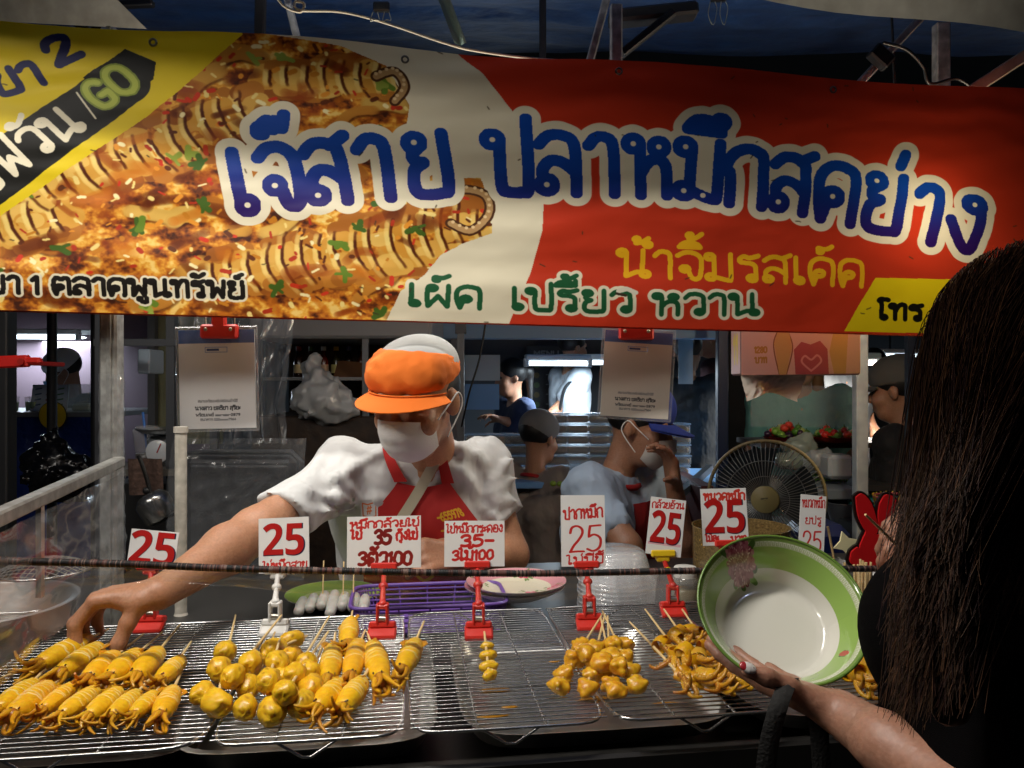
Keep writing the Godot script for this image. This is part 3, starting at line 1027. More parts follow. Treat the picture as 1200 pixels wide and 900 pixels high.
# ---------------------------------------------------------------- counter, racks, trays, posts
func film(alpha := 0.1) -> StandardMaterial3D:
	return glass(alpha, 0.12, "e8ecf0")
func stall() -> void:
	var t := thing("grill_counter", "long dark steel food counter carrying the wire racks", "counter", Vector3(-0.0693, 0, -1.2375), TURN)
	var dark := speckle(mat("ffffff", 0.45, 0.5), 2.0, Color("141312"), Color("262422"))
	var steel := rough_up(mat("b9b8b4", 0.28, 0.9), 3.0, 0.02)
	part(t, "body", Geo.new().box(Vector3(0.06, 0.49, -0.25), Vector3(2.3, 0.98, 1.08), Basis.IDENTITY, 0.01), dark)
	part(t, "worktop", Geo.new().box(Vector3(0.06, 1.005, -0.42), Vector3(2.28, 0.04, 0.72), Basis.IDENTITY, 0.006), mat("4a4845", 0.4, 0.6))
	part(t, "front_lip", Geo.new().box(Vector3(0.06, 1.01, 0.29), Vector3(2.28, 0.05, 0.02), Basis.IDENTITY, 0.004), mat("3a3836", 0.4, 0.6))
	part(t, "drip_pan", Geo.new().box(Vector3(0.06, 0.995, 0.1), Vector3(2.26, 0.012, 0.33)), mat("262422", 0.35, 0.7))
	# shallow steel trays under the racks
	for k in 4:
		var tr := thing("steel_tray", ["shallow steel tray under the squid skewers", "shallow steel tray under the egg skewers", "shallow steel tray under the empty rack with one skewer", "shallow steel tray under the squid mouth skewers"][k], "tray", Vector3(-0.1266, 1.03, -0.9265) + Vector3(0.9903, 0, -0.1392) * [-0.42, -0.125, 0.255, 0.66][k] + Vector3(-0.1392, 0, -0.9903) * 0.215, TURN)
		var w: float = [0.345, 0.335, 0.37, 0.4][k]
		var g := Geo.new()
		var ins := func(x: float, z: float, y: float) -> Array:
			var pts := []
			for q in 32:
				var a := TAU * q / 32.0
				var c := Vector2(cos(a), sin(a))
				var p := Vector2(signf(c.x) * pow(absf(c.x), 0.35) * x, signf(c.y) * pow(absf(c.y), 0.35) * z)
				pts.append(Vector3(p.x, y, p.y))
			return pts
		var rows := [ins.call(w * 0.5, 0.2, 0.030), ins.call(w * 0.5 - 0.006, 0.194, 0.032), ins.call(w * 0.5 - 0.014, 0.186, 0.006), ins.call(w * 0.5 - 0.03, 0.17, 0.001), ins.call(0.001, 0.001, 0.001)]
		for row in rows:
			for p in row:
				g.vert(p)
		for j in rows.size() - 1:
			for q in 32:
				var q2 := (q + 1) % 32
				g.quad(j * 32 + q, j * 32 + q2, (j + 1) * 32 + q2, (j + 1) * 32 + q)
		var tm := steel if k != 0 else rough_up(mat("4e4a46", 0.32, 0.85), 4.0, 0.03)
		part(tr, "pan", g, tm)
		# sauce that has dripped through
		if k >= 2:
			var sp := RandomNumberGenerator.new()
			sp.seed = 40 + k
			var sg := Geo.new()
			for q in 14:
				sg.ball(Vector3(sp.randf_range(-w * 0.38, w * 0.38), 0.002, sp.randf_range(-0.15, 0.15)), Vector3(sp.randf_range(0.006, 0.03), 0.0015, sp.randf_range(0.004, 0.012)), Basis.IDENTITY, 10, 4)
			var drip := part(tr, "sauce", sg, mat("a8741c", 0.15))
			drip.set_meta("kind", "stuff")
	# wire racks
	var chrome := mat("c8c8c6", 0.22, 0.95)
	var names := ["chromed wire rack at the empty end beside the steel basin", "chromed wire rack under the row of yellow squid", "chromed wire rack under the egg skewers", "chromed wire rack with a single egg skewer on it", "chromed wire rack under the squid mouth skewers", "chromed wire rack under the tentacle skewers", "chromed wire rack end beside the customer"]
	var edge := [-1.0, -0.6, -0.235, 0.0, 0.255, 0.5, 0.76, 1.0]
	for k in range(1, 7):
		var s0: float = edge[k] + 0.004
		var s1: float = edge[k + 1] - 0.004
		var r := thing("wire_rack", names[k], "rack", Vector3(-0.1266, 1.08, -0.9265) + Vector3(0.9903, 0, -0.1392) * ((s0 + s1) * 0.5), TURN, "wire racks on the counter")
		var w := (s1 - s0) * 0.5
		var wires := Geo.new()
		var n := 38
		for q in n:
			var z := -0.012 - 0.47 * q / (n - 1.0)
			wires.tube([Vector3(-w, -0.0012, z), Vector3(w, -0.0012, z)], 0.0011, 5, false)
		part(r, "wire_grid", wires, chrome).set_meta("kind", "stuff")
		var fr := Geo.new()
		var loop := []
		for q in 33:
			var a := TAU * q / 32.0
			loop.append(Vector3(signf(cos(a)) * pow(absf(cos(a)), 0.2) * w, -0.003, -0.245 + signf(sin(a)) * pow(absf(sin(a)), 0.2) * 0.245))
		fr.tube(loop, 0.0022, 7, false)
		part(r, "frame", fr, chrome)
		for x in [-0.33, 0.36]:
			part(r, "cross_rod", Geo.new().tube([Vector3(w * x, -0.004, -0.002), Vector3(w * x, -0.004, -0.488)], 0.0017, 6), chrome)
		for e in [0.0, -0.49]:
			part(r, "foot", Geo.new().tube([Vector3(-0.035, -0.003, e), Vector3(-0.005, -0.022, e), Vector3(0.005, -0.022, e), Vector3(0.035, -0.003, e)], 0.0018, 6), chrome)
	# the rope stretched over the counter, wrapped in two colours, and the film that hangs from it
	var rope := []
	for p in smooth([Vector3(-0.748, 1.2711, -1.02), Vector3(-0.7, 1.2585, -1.05), Vector3(-0.5375, 1.248, -1.075), Vector3(-0.3667, 1.2348, -1.1), Vector3(0, 1.2163, -1.15), Vector3(0.2644, 1.2104, -1.19), Vector3(0.4647, 1.2034, -1.23), Vector3(0.7111, 1.1928, -1.28)], 110):
		rope.append(p)
	var rg := Geo.new()
	var rr := RandomNumberGenerator.new()
	rr.seed = 3
	var cols := [Color("12100f"), Color("1c1a18"), Color("3c201c"), Color("5a3630"), Color("15100e"), Color("0e0c0c"), Color("6e584e")]
	for k in rope.size() - 1:
		rg.col = cols[rr.randi() % cols.size()].srgb_to_linear()
		var bulge := 0.0052 + rr.randf() * 0.0006
		rg.tube([rope[k], rope[k].lerp(rope[k + 1], 0.5), rope[k + 1]], [0.0046, bulge, 0.0046], 9, false)
	solo("stretched_rope", "black and red wrapped rope stretched across the counter below the price signs", "rope", rg, vmat(0.6))
	var wr := FastNoiseLite.new()
	wr.frequency = 9.0
	var fl := Geo.new().grid(160, 10, func(s, q):
		var k := clampf(s * (rope.size() - 1), 0, rope.size() - 1.001)
		var p: Vector3 = rope[int(k)].lerp(rope[int(k) + 1], k - int(k))
		return p + Vector3(0, -0.002 - (1.0 - q) * (0.035 + 0.01 * sin(s * 14.0)), -0.006 - (1.0 - q) * 0.01 + 0.006 * wr.get_noise_2d(s * 1.2, q * 2.6) + 0.002 * sin(q * 18.0 + s * 25.0)))
	solo("hanging_film", "clear plastic film hanging from the wrapped rope", "plastic film", fl, film(0.05))
	posts()
	placards()
func posts() -> void:
	var alu := rough_up(speckle(mat("ffffff", 0.35, 0.55), 5.0, Color("86847e"), Color("c2c0ba")), 6.0, 0.05)
	var t := thing("stall_post", "square aluminium stall post wrapped in clear film beside the side rail", "post", Vector3(-0.7921, 0.8076, -1.52))
	t.position.y = 0.0
	part(t, "profile", Geo.new().box(Vector3(0, 1.1, 0), Vector3(0.034, 2.2, 0.034), Basis.IDENTITY, 0.004), alu)
	part(t, "rib", Geo.new().box(Vector3(0.004, 1.1, 0.0185), Vector3(0.009, 2.2, 0.005), Basis.IDENTITY, 0.001), alu)
	var wrap := Geo.new().grid(30, 60, func(s, q): return Vector3(cos(s * TAU) * (0.0235 + 0.0015 * sin(q * 60.0 + s * 9.0)), 1.1 + 0.42 * q, sin(s * TAU) * (0.0235 + 0.0015 * sin(q * 47.0 + s * 15.0))))
	part(t, "film_wrap", wrap, film(0.05))
	var p := thing("plastic_post", "thin cream plastic pipe post below the payment placard", "post", Vector3(-0.6812, 0.9909, -1.58))
	p.position.y = 1.0
	part(p, "pipe", Geo.new().tube([Vector3(0, 0.03, 0), Vector3(0, 0.4, 0)], 0.012, 14), speckle(mat("ffffff", 0.5), 8.0, Color("a39d90"), Color("cfc9bc")))
	part(p, "foot", Geo.new().tube([Vector3(0, 0.03, 0), Vector3(0, 0.02, 0)], [0.012, 0.016], 14), mat("b8b2a6", 0.5))
	part(p, "cap", Geo.new().tube([Vector3(0, 0.4, 0), Vector3(0, 0.412, 0)], 0.0145, 14), mat("b8b2a6", 0.5))
	# side rail with a sheet of film below it
	var rail := thing("side_rail", "sloping aluminium side rail running out from the stall post", "rail", Vector3(-0.7867, 1.3367, -1.5))
	part(rail, "bar", Geo.new().bar(Vector3(-0.7667, 1.3483, -1.5), Vector3(-0.6196, 1.3251, -0.82), 0.022, 0.02, 0.003), alu, true)
	part(rail, "upright", Geo.new().bar(Vector3(-0.6759, 1.3252, -1.1), Vector3(-0.6759, 1.1944, -1.1), 0.008, 0.008), mat("a8a6a0", 0.4, 0.8), true)
	var wr := FastNoiseLite.new()
	wr.frequency = 6.0
	var fs := Geo.new().grid(40, 24, func(s, q):
		var a: Vector3 = Vector3(-0.77, 1.3417, -1.5)
		var b: Vector3 = Vector3(-0.6196, 1.3223, -0.82)
		var top := a.lerp(b, s)
		return top + Vector3(0.012 + 0.008 * wr.get_noise_2d(s * 0.7, q * 0.7) + 0.002 * sin(s * 18.0 + q * 5.0), -0.19 * (1.0 - q) - 0.012, 0))
	solo("film_sheet", "crinkled clear film sheet hanging below the sloping side rail", "plastic film", fs, film(0.1))
	var pole := thing("back_post", "thin black steel post standing in front of the blue stall", "post", Vector3(-1.7368, 1.3389, -2.9))
	pole.position.y = 0.0
	part(pole, "pole", Geo.new().tube([Vector3(0, 0, 0), Vector3(0, 2.6, 0)], 0.018, 10), mat("1c1c1e", 0.5, 0.5))
	part(pole, "foot_plate", Geo.new().box(Vector3(0, 0.005, 0), Vector3(0.12, 0.01, 0.12)), mat("1c1c1e", 0.5, 0.5))
	var bag := Field.new()
	var crumple := FastNoiseLite.new()
	crumple.frequency = 16.0
	crumple.fractal_type = FastNoiseLite.FRACTAL_RIDGED
	bag.noise = crumple
	bag.amp = 0.03
	bag.ell(Vector3(-1.6862, 1.1951, -2.8), Vector3(0.1, 0.11, 0.09)).ell(Vector3(-1.6293, 1.1553, -2.82), Vector3(0.12, 0.1, 0.09)).cap(Vector3(-1.68, 1.2356, -2.8), Vector3(-1.6826, 1.3277, -2.82), 0.05, 0.02, 0.04)
	var bg := Geo.new()
	bag.net(bg, 0.012)
	solo("refuse_bag", "crumpled black plastic bag tied to the thin black post", "bag", bg, mat("0c0c0e", 0.25))
	var pb := thing("end_post", "square black post at the edge of the stall below the red spring clip", "post", Vector3(-1.4569, 1.2311, -2.2))
	pb.position.y = 0.0
	part(pb, "pole", Geo.new().box(Vector3(0, 1.2, 0), Vector3(0.05, 2.4, 0.05), Basis.IDENTITY, 0.004), mat("1a1a1c", 0.5))
	var cl := thing("spring_clip", "red plastic spring clip on the square black post", "clip", Vector3(-1.2244, 1.5549, -1.9))
	part(cl, "jaw", Geo.new().box(Vector3(-0.02, 0, 0), Vector3(0.1, 0.03, 0.02), Basis(Vector3(0, 0, 1), 0.04), 0.004), mat("c81e16", 0.4))
	part(cl, "handle", Geo.new().box(Vector3(0.035, 0.003, 0), Vector3(0.05, 0.016, 0.018), Basis.IDENTITY, 0.004), mat("c81e16", 0.4))
	part(cl, "pivot", Geo.new().tube([Vector3(0.018, 0, -0.012), Vector3(0.018, 0, 0.016)], 0.008, 10), mat("a01810", 0.4))
	part(cl, "arm", Geo.new().bar(Vector3(-0.03, 0, -0.01), Vector3(-0.05, 0, -0.28), 0.012, 0.012, 0.002), mat("a01810", 0.4))
	# tall grey posts of the stall behind the banner ends
	var gp := thing("grey_post", "scratched pale grey steel post in front of the vegetable stall", "post", Vector3(1.0653, 1.2128, -2.35))
	gp.position.y = 0.0
	part(gp, "profile", Geo.new().box(Vector3(0, 1.2, 0), Vector3(0.036, 2.4, 0.036), Basis.IDENTITY, 0.003), speckle(mat("ffffff", 0.6), 2.5, Color("74787a"), Color("a4a8a8"), 0.012))
	part(gp, "foot_plate", Geo.new().box(Vector3(0, 0.005, 0), Vector3(0.12, 0.01, 0.12)), mat("6a6c6c", 0.6))
func placards() -> void:
	for k in 2:
		var at: Vector3 = [Vector3(-0.6192, 1.4064, -1.62), Vector3(0.2733, 1.4255, -1.72)][k]
		var w: float = [0.158, 0.152][k]
		var h: float = [0.208, 0.192][k]
		var t := thing("payment_placard", ["laminated white payment placard hanging beside the grey padded case", "laminated cream payment placard hanging in front of the blue shirted helper"][k], "placard", at, [0.03, 0.02][k])
		t.rotation.z = [0.02, -0.06][k]
		var paper: Color = [Color("e6e6e6"), Color("dcd4c6")][k]
		var im := canvas(320, 440, paper)
		im.fill_rect(Rect2i(0, 0, 320, 60), Color("3a62a8"))
		im.fill_rect(Rect2i(110, 76, 96, 26), Color("8fa6cc"))
		im.fill_rect(Rect2i(114, 80, 88, 18), paper)
		im.fill_rect(Rect2i(118, 84, 52, 10), Color("23407c"))
		write(im, "สแกนพร้อมเพย์เพื่อโอนเข้าบัญชี", Vector2(76, 322), Vector2(244, 322), 9, 1.0, Color("8a8a8a"))
		write(im, "นางสาว ชลธิชา สุริยะ", Vector2(64, 356), Vector2(256, 356), 14, 1.7, Color("26282c"))
		write(im, "พร้อมเพย์ xxx-xxx-2879", Vector2(66, 384), Vector2(254, 384), 10, 1.2, Color("4a4c50"))
		write(im, "ธนาคาร 020xxxxx7964", Vector2(84, 404), Vector2(236, 404), 9, 1.0, Color("77797c"))
		part(t, "card", Geo.new().grid(1, 1, func(s, q): return Vector3((s - 0.5) * w, q * h, 0.0018)), printed(im, 0.3))
		part(t, "backing", Geo.new().box(Vector3(0, h * 0.5, 0), Vector3(w + 0.001, h + 0.001, 0.003)), mat("b8b8b4", 0.5))
		part(t, "pouch", Geo.new().box(Vector3(0, h * 0.5, 0.001), Vector3(w + 0.014, h + 0.014, 0.006), Basis.IDENTITY, 0.002), glass(0.08, 0.06))
		var c := thing("bulldog_clip", ["red plastic clip gripping the white payment placard", "red plastic clip gripping the cream payment placard"][k], "clip", at + Vector3(0.004, h - 0.012, 0.004), 0.0)
		part(c, "jaw", Geo.new().box(Vector3(0, 0.008, 0), Vector3(0.078, 0.03, 0.018), Basis.IDENTITY, 0.004), mat("c42416", 0.42))
		part(c, "handle", Geo.new().box(Vector3(0, 0.032, 0.002), Vector3(0.03, 0.034, 0.014), Basis.IDENTITY, 0.004), mat("c42416", 0.42))
		for s in [-1.0, 1.0]:
			part(c, "rivet", Geo.new().ball(Vector3(0.026 * s, 0.012, 0.0095), Vector3(0.004, 0.004, 0.002)), mat("b0a890", 0.3, 0.9))
			part(c, "chain", Geo.new().tube([Vector3(0.03 * s, 0.02, -0.004), Vector3(0.038 * s, 0.24, -0.004)], 0.0012, 5), mat("b8b4a8", 0.3, 0.8))

# ---------------------------------------------------------------- food on the racks
func squid_meshes(seed_: int) -> Array:
	# body and arms of one little squid, a metre long along +Z, a third of that thick
	var r := RandomNumberGenerator.new()
	r.seed = seed_
	var n := FastNoiseLite.new()
	n.seed = seed_
	n.frequency = 3.0
	var g := Geo.new()
	var rows := 64
	var seg := 20
	var cuts := []
	var z := 0.14
	while z < 0.62:
		cuts.append([z, r.randf_range(-0.05, 0.05), r.randf_range(0.6, 1.0)])
		z += r.randf_range(0.07, 0.11)
	for k in rows + 1:
		var t := float(k) / rows
		var rad := 0.17 * pow(sin(PI * clampf(t * 0.62 + 0.2, 0.0, 1.0)), 0.9) * smoothstep(-0.06, 0.1, t)
		if t > 0.86:
			rad *= 1.0 - 0.35 * smoothstep(0.86, 1.0, t)
		for s in seg + 1:
			var a := TAU * s / seg
			var lump := 1.0 + 0.1 * n.get_noise_3d(cos(a), sin(a), t * 2.4)
			var groove := 0.0
			for cu in cuts:
				var dz: float = absf(t - cu[0] - cu[1] * cos(a) - 0.02 * n.get_noise_2d(a, cu[0] * 30.0))
				groove = maxf(groove, (1.0 - smoothstep(0.004, 0.014, dz)) * cu[2] * smoothstep(-0.35, 0.1, sin(a)))
			var tone := Color("f2c21e").lerp(Color("e2a816"), clampf(0.5 + 0.9 * n.get_noise_3d(cos(a) * 2.0, sin(a) * 2.0, t * 5.0), 0, 1))
			g.col = tone.lerp(Color("efe6c0"), groove).srgb_to_linear()
			g.vert(Vector3(cos(a) * rad * lump, sin(a) * rad * lump * 0.92, t) * (Vector3(1, 1, 1)) - Vector3(cos(a), sin(a), 0) * groove * 0.008)
	for k in rows:
		for s in seg:
			var a := k * (seg + 1) + s
			g.quad(a, a + 1, a + seg + 2, a + seg + 1)
	# a torn fin by the stick
	g.col = Color("cf8d14").srgb_to_linear()
	var fa := r.randf_range(0.2, 2.4)
	for q in 2:
		var d := Vector3(cos(fa + q * 2.4), sin(fa + q * 2.4) * 0.6, 0)
		g.tube([d * 0.07 + Vector3(0, 0, 0.03), d * 0.15 + Vector3(0, 0, 0.07), d * 0.2 + Vector3(0, 0, 0.16), d * 0.15 + Vector3(0, 0, 0.26)], [0.035, 0.05, 0.04, 0.012], 8, true, 0.3)
	var arms := Geo.new()
	for k in 8:
		var a := TAU * k / 8.0 + r.randf_range(-0.2, 0.2)
		var d := Vector3(cos(a), sin(a) * 0.8, 0)
		var pts := [d * 0.05 + Vector3(0, 0, 0.9)]
		var p: Vector3 = d * 0.085 + Vector3(0, 0, 0.99)
		pts.append(p)
		var dir := (Vector3(0, 0, 1) + d * r.randf_range(0.0, 0.45) + Vector3(0, -0.2, 0)).normalized()
		var turn := Vector3(r.randf_range(-1, 1), r.randf_range(-0.3, 0.9), r.randf_range(-1, 0.4)) * 0.5
		var rr := [0.05, 0.045]
		var m := r.randi_range(4, 6)
		for j in m:
			p += dir * r.randf_range(0.05, 0.075)
			p.y = maxf(p.y, -0.12)
			pts.append(p)
			rr.append(lerpf(0.04, 0.014, float(j + 1) / m))
			dir = (dir + turn * 0.75).normalized()
		var sp := smooth(pts, 3)
		var sr := []
		for j in sp.size():
			var f := float(j) / (sp.size() - 1) * (rr.size() - 1)
			sr.append(lerpf(rr[int(f)], rr[mini(int(f) + 1, rr.size() - 1)], f - int(f)) * (1.0 + 0.12 * sin(j * 2.6)))
		arms.col = Color("dba41c").lerp(Color("a8681a"), r.randf() * 0.7).srgb_to_linear()
		arms.tube(sp, sr, 7, true)
	arms.col = Color("4a3418").srgb_to_linear()
	for q in 3:
		arms.ball(Vector3(r.randf_range(-0.08, 0.08), 0.085 + r.randf() * 0.02, 0.88 + r.randf() * 0.08), Vector3(r.randf_range(0.008, 0.02), 0.012, r.randf_range(0.01, 0.03)), Basis.IDENTITY, 7, 5)
	arms.col = Color("a86616").srgb_to_linear()
	arms.ball(Vector3(0, 0, 0.95), Vector3(0.11, 0.1, 0.1))
	return [g.mesh(), arms.mesh()]
var bamboo: StandardMaterial3D
func stick(t: Node3D, a: Vector3, b: Vector3) -> void:
	part(t, "stick", Geo.new().tube([a, a.lerp(b, 0.5) + Vector3(0, 0.0005, 0), b], [0.0016, 0.0022, 0.0022], 7), bamboo, true)
func wet() -> StandardMaterial3D:
	var m := vmat(0.38)
	m.clearcoat_enabled = true
	m.clearcoat = 0.15
	m.clearcoat_roughness = 0.2
	m.subsurf_scatter_enabled = true
	m.subsurf_scatter_strength = 0.12
	return m
func food() -> void:
	bamboo = speckle(mat("ffffff", 0.6), 40.0, Color("c8a468"), Color("ecd6a4"), 0.02)
	var flesh := wet()
	var tints := [flesh, wet(), wet(), wet()]
	for k in 3:
		tints[k + 1].albedo_color = [Color(1.0, 0.99, 0.95), Color(1.0, 0.96, 0.9), Color(0.97, 0.97, 0.9)][k]
	var kinds := []
	for k in 6:
		kinds.append(squid_meshes(11 + k))
	# stick tip, back of the body, front of the body, all on the rack
	var rows := [
		[Vector3(-0.6592, 1.1, -1.2544), Vector3(-0.667, 1.096, -1.2201), Vector3(-0.6819, 1.096, -1.1018)], [Vector3(-0.6318, 1.09, -1.2637), Vector3(-0.6322, 1.096, -1.1805), Vector3(-0.6298, 1.096, -1.0694)], [Vector3(-0.6119, 1.085, -1.2747), Vector3(-0.5882, 1.096, -1.1434), Vector3(-0.5788, 1.096, -1.0418)],
		[Vector3(-0.5847, 1.085, -1.2835), Vector3(-0.5605, 1.096, -1.1543), Vector3(-0.5514, 1.096, -1.0448)], [Vector3(-0.5725, 1.085, -1.3245), Vector3(-0.5331, 1.096, -1.1617), Vector3(-0.5176, 1.096, -1.0539)], [Vector3(-0.5167, 1.085, -1.2368), Vector3(-0.484, 1.096, -1.1257), Vector3(-0.4792, 1.096, -1.0418)],
		[Vector3(-0.687, 1.085, -1.1492), Vector3(-0.6429, 1.096, -1.0389), Vector3(-0.6397, 1.096, -0.9469)], [Vector3(-0.6318, 1.085, -1.1149), Vector3(-0.618, 1.096, -1.03), Vector3(-0.6091, 1.096, -0.9323)], [Vector3(-0.607, 1.085, -1.1149), Vector3(-0.5866, 1.096, -1.0271), Vector3(-0.5807, 1.096, -0.9469)], [Vector3(-0.5676, 1.085, -1.0985), Vector3(-0.5484, 1.096, -1.0156), Vector3(-0.549, 1.096, -0.9323)],
		[Vector3(-0.5424, 1.085, -1.0921), Vector3(-0.5165, 1.096, -1.0128), Vector3(-0.5143, 1.096, -0.9276)], [Vector3(-0.5114, 1.085, -1.0985), Vector3(-0.4877, 1.096, -1.0044), Vector3(-0.4864, 1.096, -0.9276)], [Vector3(-0.4848, 1.085, -1.0826), Vector3(-0.4652, 1.096, -1.0017), Vector3(-0.4608, 1.096, -0.9299)], [Vector3(-0.4782, 1.085, -1.1149), Vector3(-0.4469, 1.096, -1.0156), Vector3(-0.4267, 1.096, -0.9276)],
	]
	var where := ["behind, its stick in the vendor's fingers", "behind, under the vendor's thumb", "behind, third from the vendor's hand", "behind, fourth from the vendor's hand", "behind, next to the short end squid", "behind, short, at the end toward the egg skewers",
		"in front, at the end away from the egg skewers", "in front, second from the end away from the eggs", "in front, below the vendor's hand", "in front, fourth from the end away from the eggs", "in front, with brown specks", "in front, third from the egg skewers", "in front, second from the egg skewers", "in front, next to the egg skewers"]
	var rest := [
		[Vector3(-0.2917, 1.085, -1.4041), Vector3(-0.277, 1.094, -1.3191), Vector3(-0.2557, 1.094, -1.1864)], [Vector3(-0.2952, 1.085, -1.2835), Vector3(-0.2751, 1.094, -1.1902), Vector3(-0.2527, 1.094, -1.053)], [Vector3(-0.2478, 1.085, -1.2969), Vector3(-0.2406, 1.094, -1.2099), Vector3(-0.2229, 1.094, -1.0561)], [Vector3(-0.2433, 1.085, -1.2879), Vector3(-0.2183, 1.094, -1.198), Vector3(-0.1775, 1.094, -1.044)],
		[Vector3(-0.2286, 1.1, -1.1429), Vector3(-0.232, 1.094, -1.044), Vector3(-0.2445, 1.094, -0.9565)], [Vector3(-0.2, 1.1, -1.125), Vector3(-0.2042, 1.094, -1.05), Vector3(-0.2125, 1.094, -0.9516)], [Vector3(-0.1538, 1.085, -1.3435), Vector3(-0.1506, 1.094, -1.2099), Vector3(-0.1562, 1.094, -1.0811)],
		[Vector3(-0.2941, 1.085, -1.0671), Vector3(-0.2866, 1.094, -1.0747), Vector3(-0.2885, 1.094, -1.1491)],
	]
	var where2 := ["topmost of the group beside the eggs", "leaning on the eggs", "in the middle of the group beside the eggs", "pointing toward the single squid", "lowest of the group, arms over the rack edge", "low in the group beside the eggs with a torn fin", "lying alone on the bare rack", ""]
	for set_ in [[rows, where, "yellow squid skewer in the row ", "squid skewers laid in two rows"], [rest, where2, "yellow scored squid skewer ", "squid skewers beside the egg skewers"]]:
		for k in set_[0].size():
			if set_[1][k] == "":
				continue
			var q: Array = set_[0][k]
			var tip: Vector3 = q[0]
			var a: Vector3 = q[1]
			var b: Vector3 = q[2]
			var t := thing("squid_skewer", set_[2] + set_[1][k], "squid skewer", Vector3(a.x, 1.08, a.z), 0.0, set_[3])
			var z := (b - a).normalized()
			var x := Vector3.UP.cross(z).normalized()
			var y := z.cross(x)
			var spin := rng.randf_range(-0.5, 0.5)
			x = x.rotated(z, spin)
			y = y.rotated(z, spin)
			var long := a.distance_to(b) * rng.randf_range(0.98, 1.06)
			var thick := minf(0.105, maxf(long, 0.075)) * rng.randf_range(0.9, 1.02)
			var xf := Transform3D(Basis(x * thick, y * thick, z * long), a)
			var pair: Array = kinds[(k * 5 + 2) % 6]
			for j in 2:
				var o := part(t, ["body", "arms"][j], pair[j], tints[(k * 3 + k / 4) % 4])
				o.transform = under(t) * xf
			if tip != a:
				stick(t, tip, a.lerp(b, 0.3))
	# loose sticks under the front row
	for q in [[Vector3(-0.7268, 1.083, -1.0723), Vector3(-0.7043, 1.086, -1.136)], [Vector3(-0.6495, 1.083, -0.9825), Vector3(-0.6929, 1.085, -1.0826)]]:
		var t := thing("bamboo_stick", "bare bamboo stick end poking out past the squid row", "stick", q[0], 0.0, "bare sticks by the squid")
		stick(t, q[0], q[1])
	# egg skewers: [tip, eggs...]
	var nn := FastNoiseLite.new()
	nn.frequency = 1.2
	var egg_mesh := []
	for k in 4:
		var e := Geo.new()
		for j in 17:
			var la := -PI / 2 + PI * j / 16.0
			for s in 25:
				var a := TAU * s / 24.0
				var d := Vector3(cos(la) * cos(a), sin(la), cos(la) * sin(a))
				var f := 1.0 + 0.2 * nn.get_noise_3dv(d * 0.9 + Vector3(k * 7, 0, 0)) + 0.05 * nn.get_noise_3dv(d * 3.0 + Vector3(0, k * 5, 0)) - 0.1 * smoothstep(0.8, 1.0, absf(d.y))
				e.col = Color("ecc028").lerp(Color("d8a41a"), clampf(0.5 + nn.get_noise_3dv(d * 2.4 + Vector3(k * 3, 9, 0)) * 1.3, 0, 1)).srgb_to_linear()
				if nn.get_noise_3dv(d * 3.4 + Vector3(0, 2, k * 9)) > 0.42:
					e.col = Color("a8741a").srgb_to_linear()
				e.vert(d * f)
		for j in 16:
			for s in 24:
				var a := j * 25 + s
				e.quad(a, a + 25, a + 26, a + 1)
		egg_mesh.append(e.mesh())
	var eggs := [
		[Vector3(-0.4902, 1.09, -1.3616), Vector3(-0.428, 1.1, -1.1465), Vector3(-0.4108, 1.1, -1.0778), Vector3(-0.4031, 1.098, -0.9994), Vector3(-0.3719, 1.098, -0.9674)],
		[Vector3(-0.3886, 1.11, -1.2952), Vector3(-0.3614, 1.115, -1.0629), Vector3(-0.3642, 1.118, -1.0023)],
		[Vector3(-0.3821, 1.1, -1.2371), Vector3(-0.3706, 1.1, -1.1009), Vector3(-0.3482, 1.1, -1.0141), Vector3(-0.3309, 1.098, -0.9546)],
		[Vector3(-0.3468, 1.12, -1.1477), Vector3(-0.3206, 1.12, -1.0491), Vector3(-0.3071, 1.125, -0.9698)],
		[Vector3(-0.3254, 1.1, -1.2203), Vector3(-0.344, 1.1, -1.2), Vector3(-0.3532, 1.105, -1.1394)],
		[Vector3(-0.3226, 1.09, -1.3566), Vector3(-0.3237, 1.1, -1.125), Vector3(-0.3091, 1.105, -1.0304), Vector3(-0.2947, 1.098, -0.9471)],
		[Vector3(-0.2966, 1.1, -1.2414), Vector3(-0.2911, 1.105, -1.0872), Vector3(-0.2908, 1.11, -1.0263), Vector3(-0.2807, 1.118, -0.9497)],
		[Vector3(-0.3013, 1.09, -1.2383), Vector3(-0.2813, 1.1, -1.0682), Vector3(-0.264, 1.1, -1.0112), Vector3(-0.2648, 1.098, -0.9648)],
	]
	var en := ["with four eggs at the edge toward the squid rows", "lying across the top of the pile, two eggs", "with three eggs, second from the squid rows", "with a large pale egg on top of the pile", "at the back of the pile, two eggs", "whose long stick points to the green plate", "with the largest egg in front", "with three eggs nearest the scored squid"]
	for k in eggs.size():
		var q: Array = eggs[k]
		var t := thing("egg_skewer", "yellow squid egg skewer " + en[k], "egg skewer", Vector3(q[-1].x, 1.08, q[-1].z), 0.0, "squid egg skewers in a pile")
		stick(t, q[0], q[-1])
		for j in range(1, q.size()):
			var o := part(t, "egg", egg_mesh[rng.randi() % 4], tints[rng.randi() % 4])
			var z: Vector3 = (q[j] - q[j - 1]).normalized()
			var s := rng.randf_range(0.0155, 0.0182)
			o.transform = under(t) * Transform3D(Basis.looking_at(z, Vector3.UP) * Basis(Vector3.RIGHT, PI / 2) * Basis(Vector3.UP, rng.randf() * TAU) * Basis.from_scale(Vector3(s * rng.randf_range(0.88, 1.0), s * rng.randf_range(1.1, 1.5), s * rng.randf_range(0.9, 1.02))), q[j])
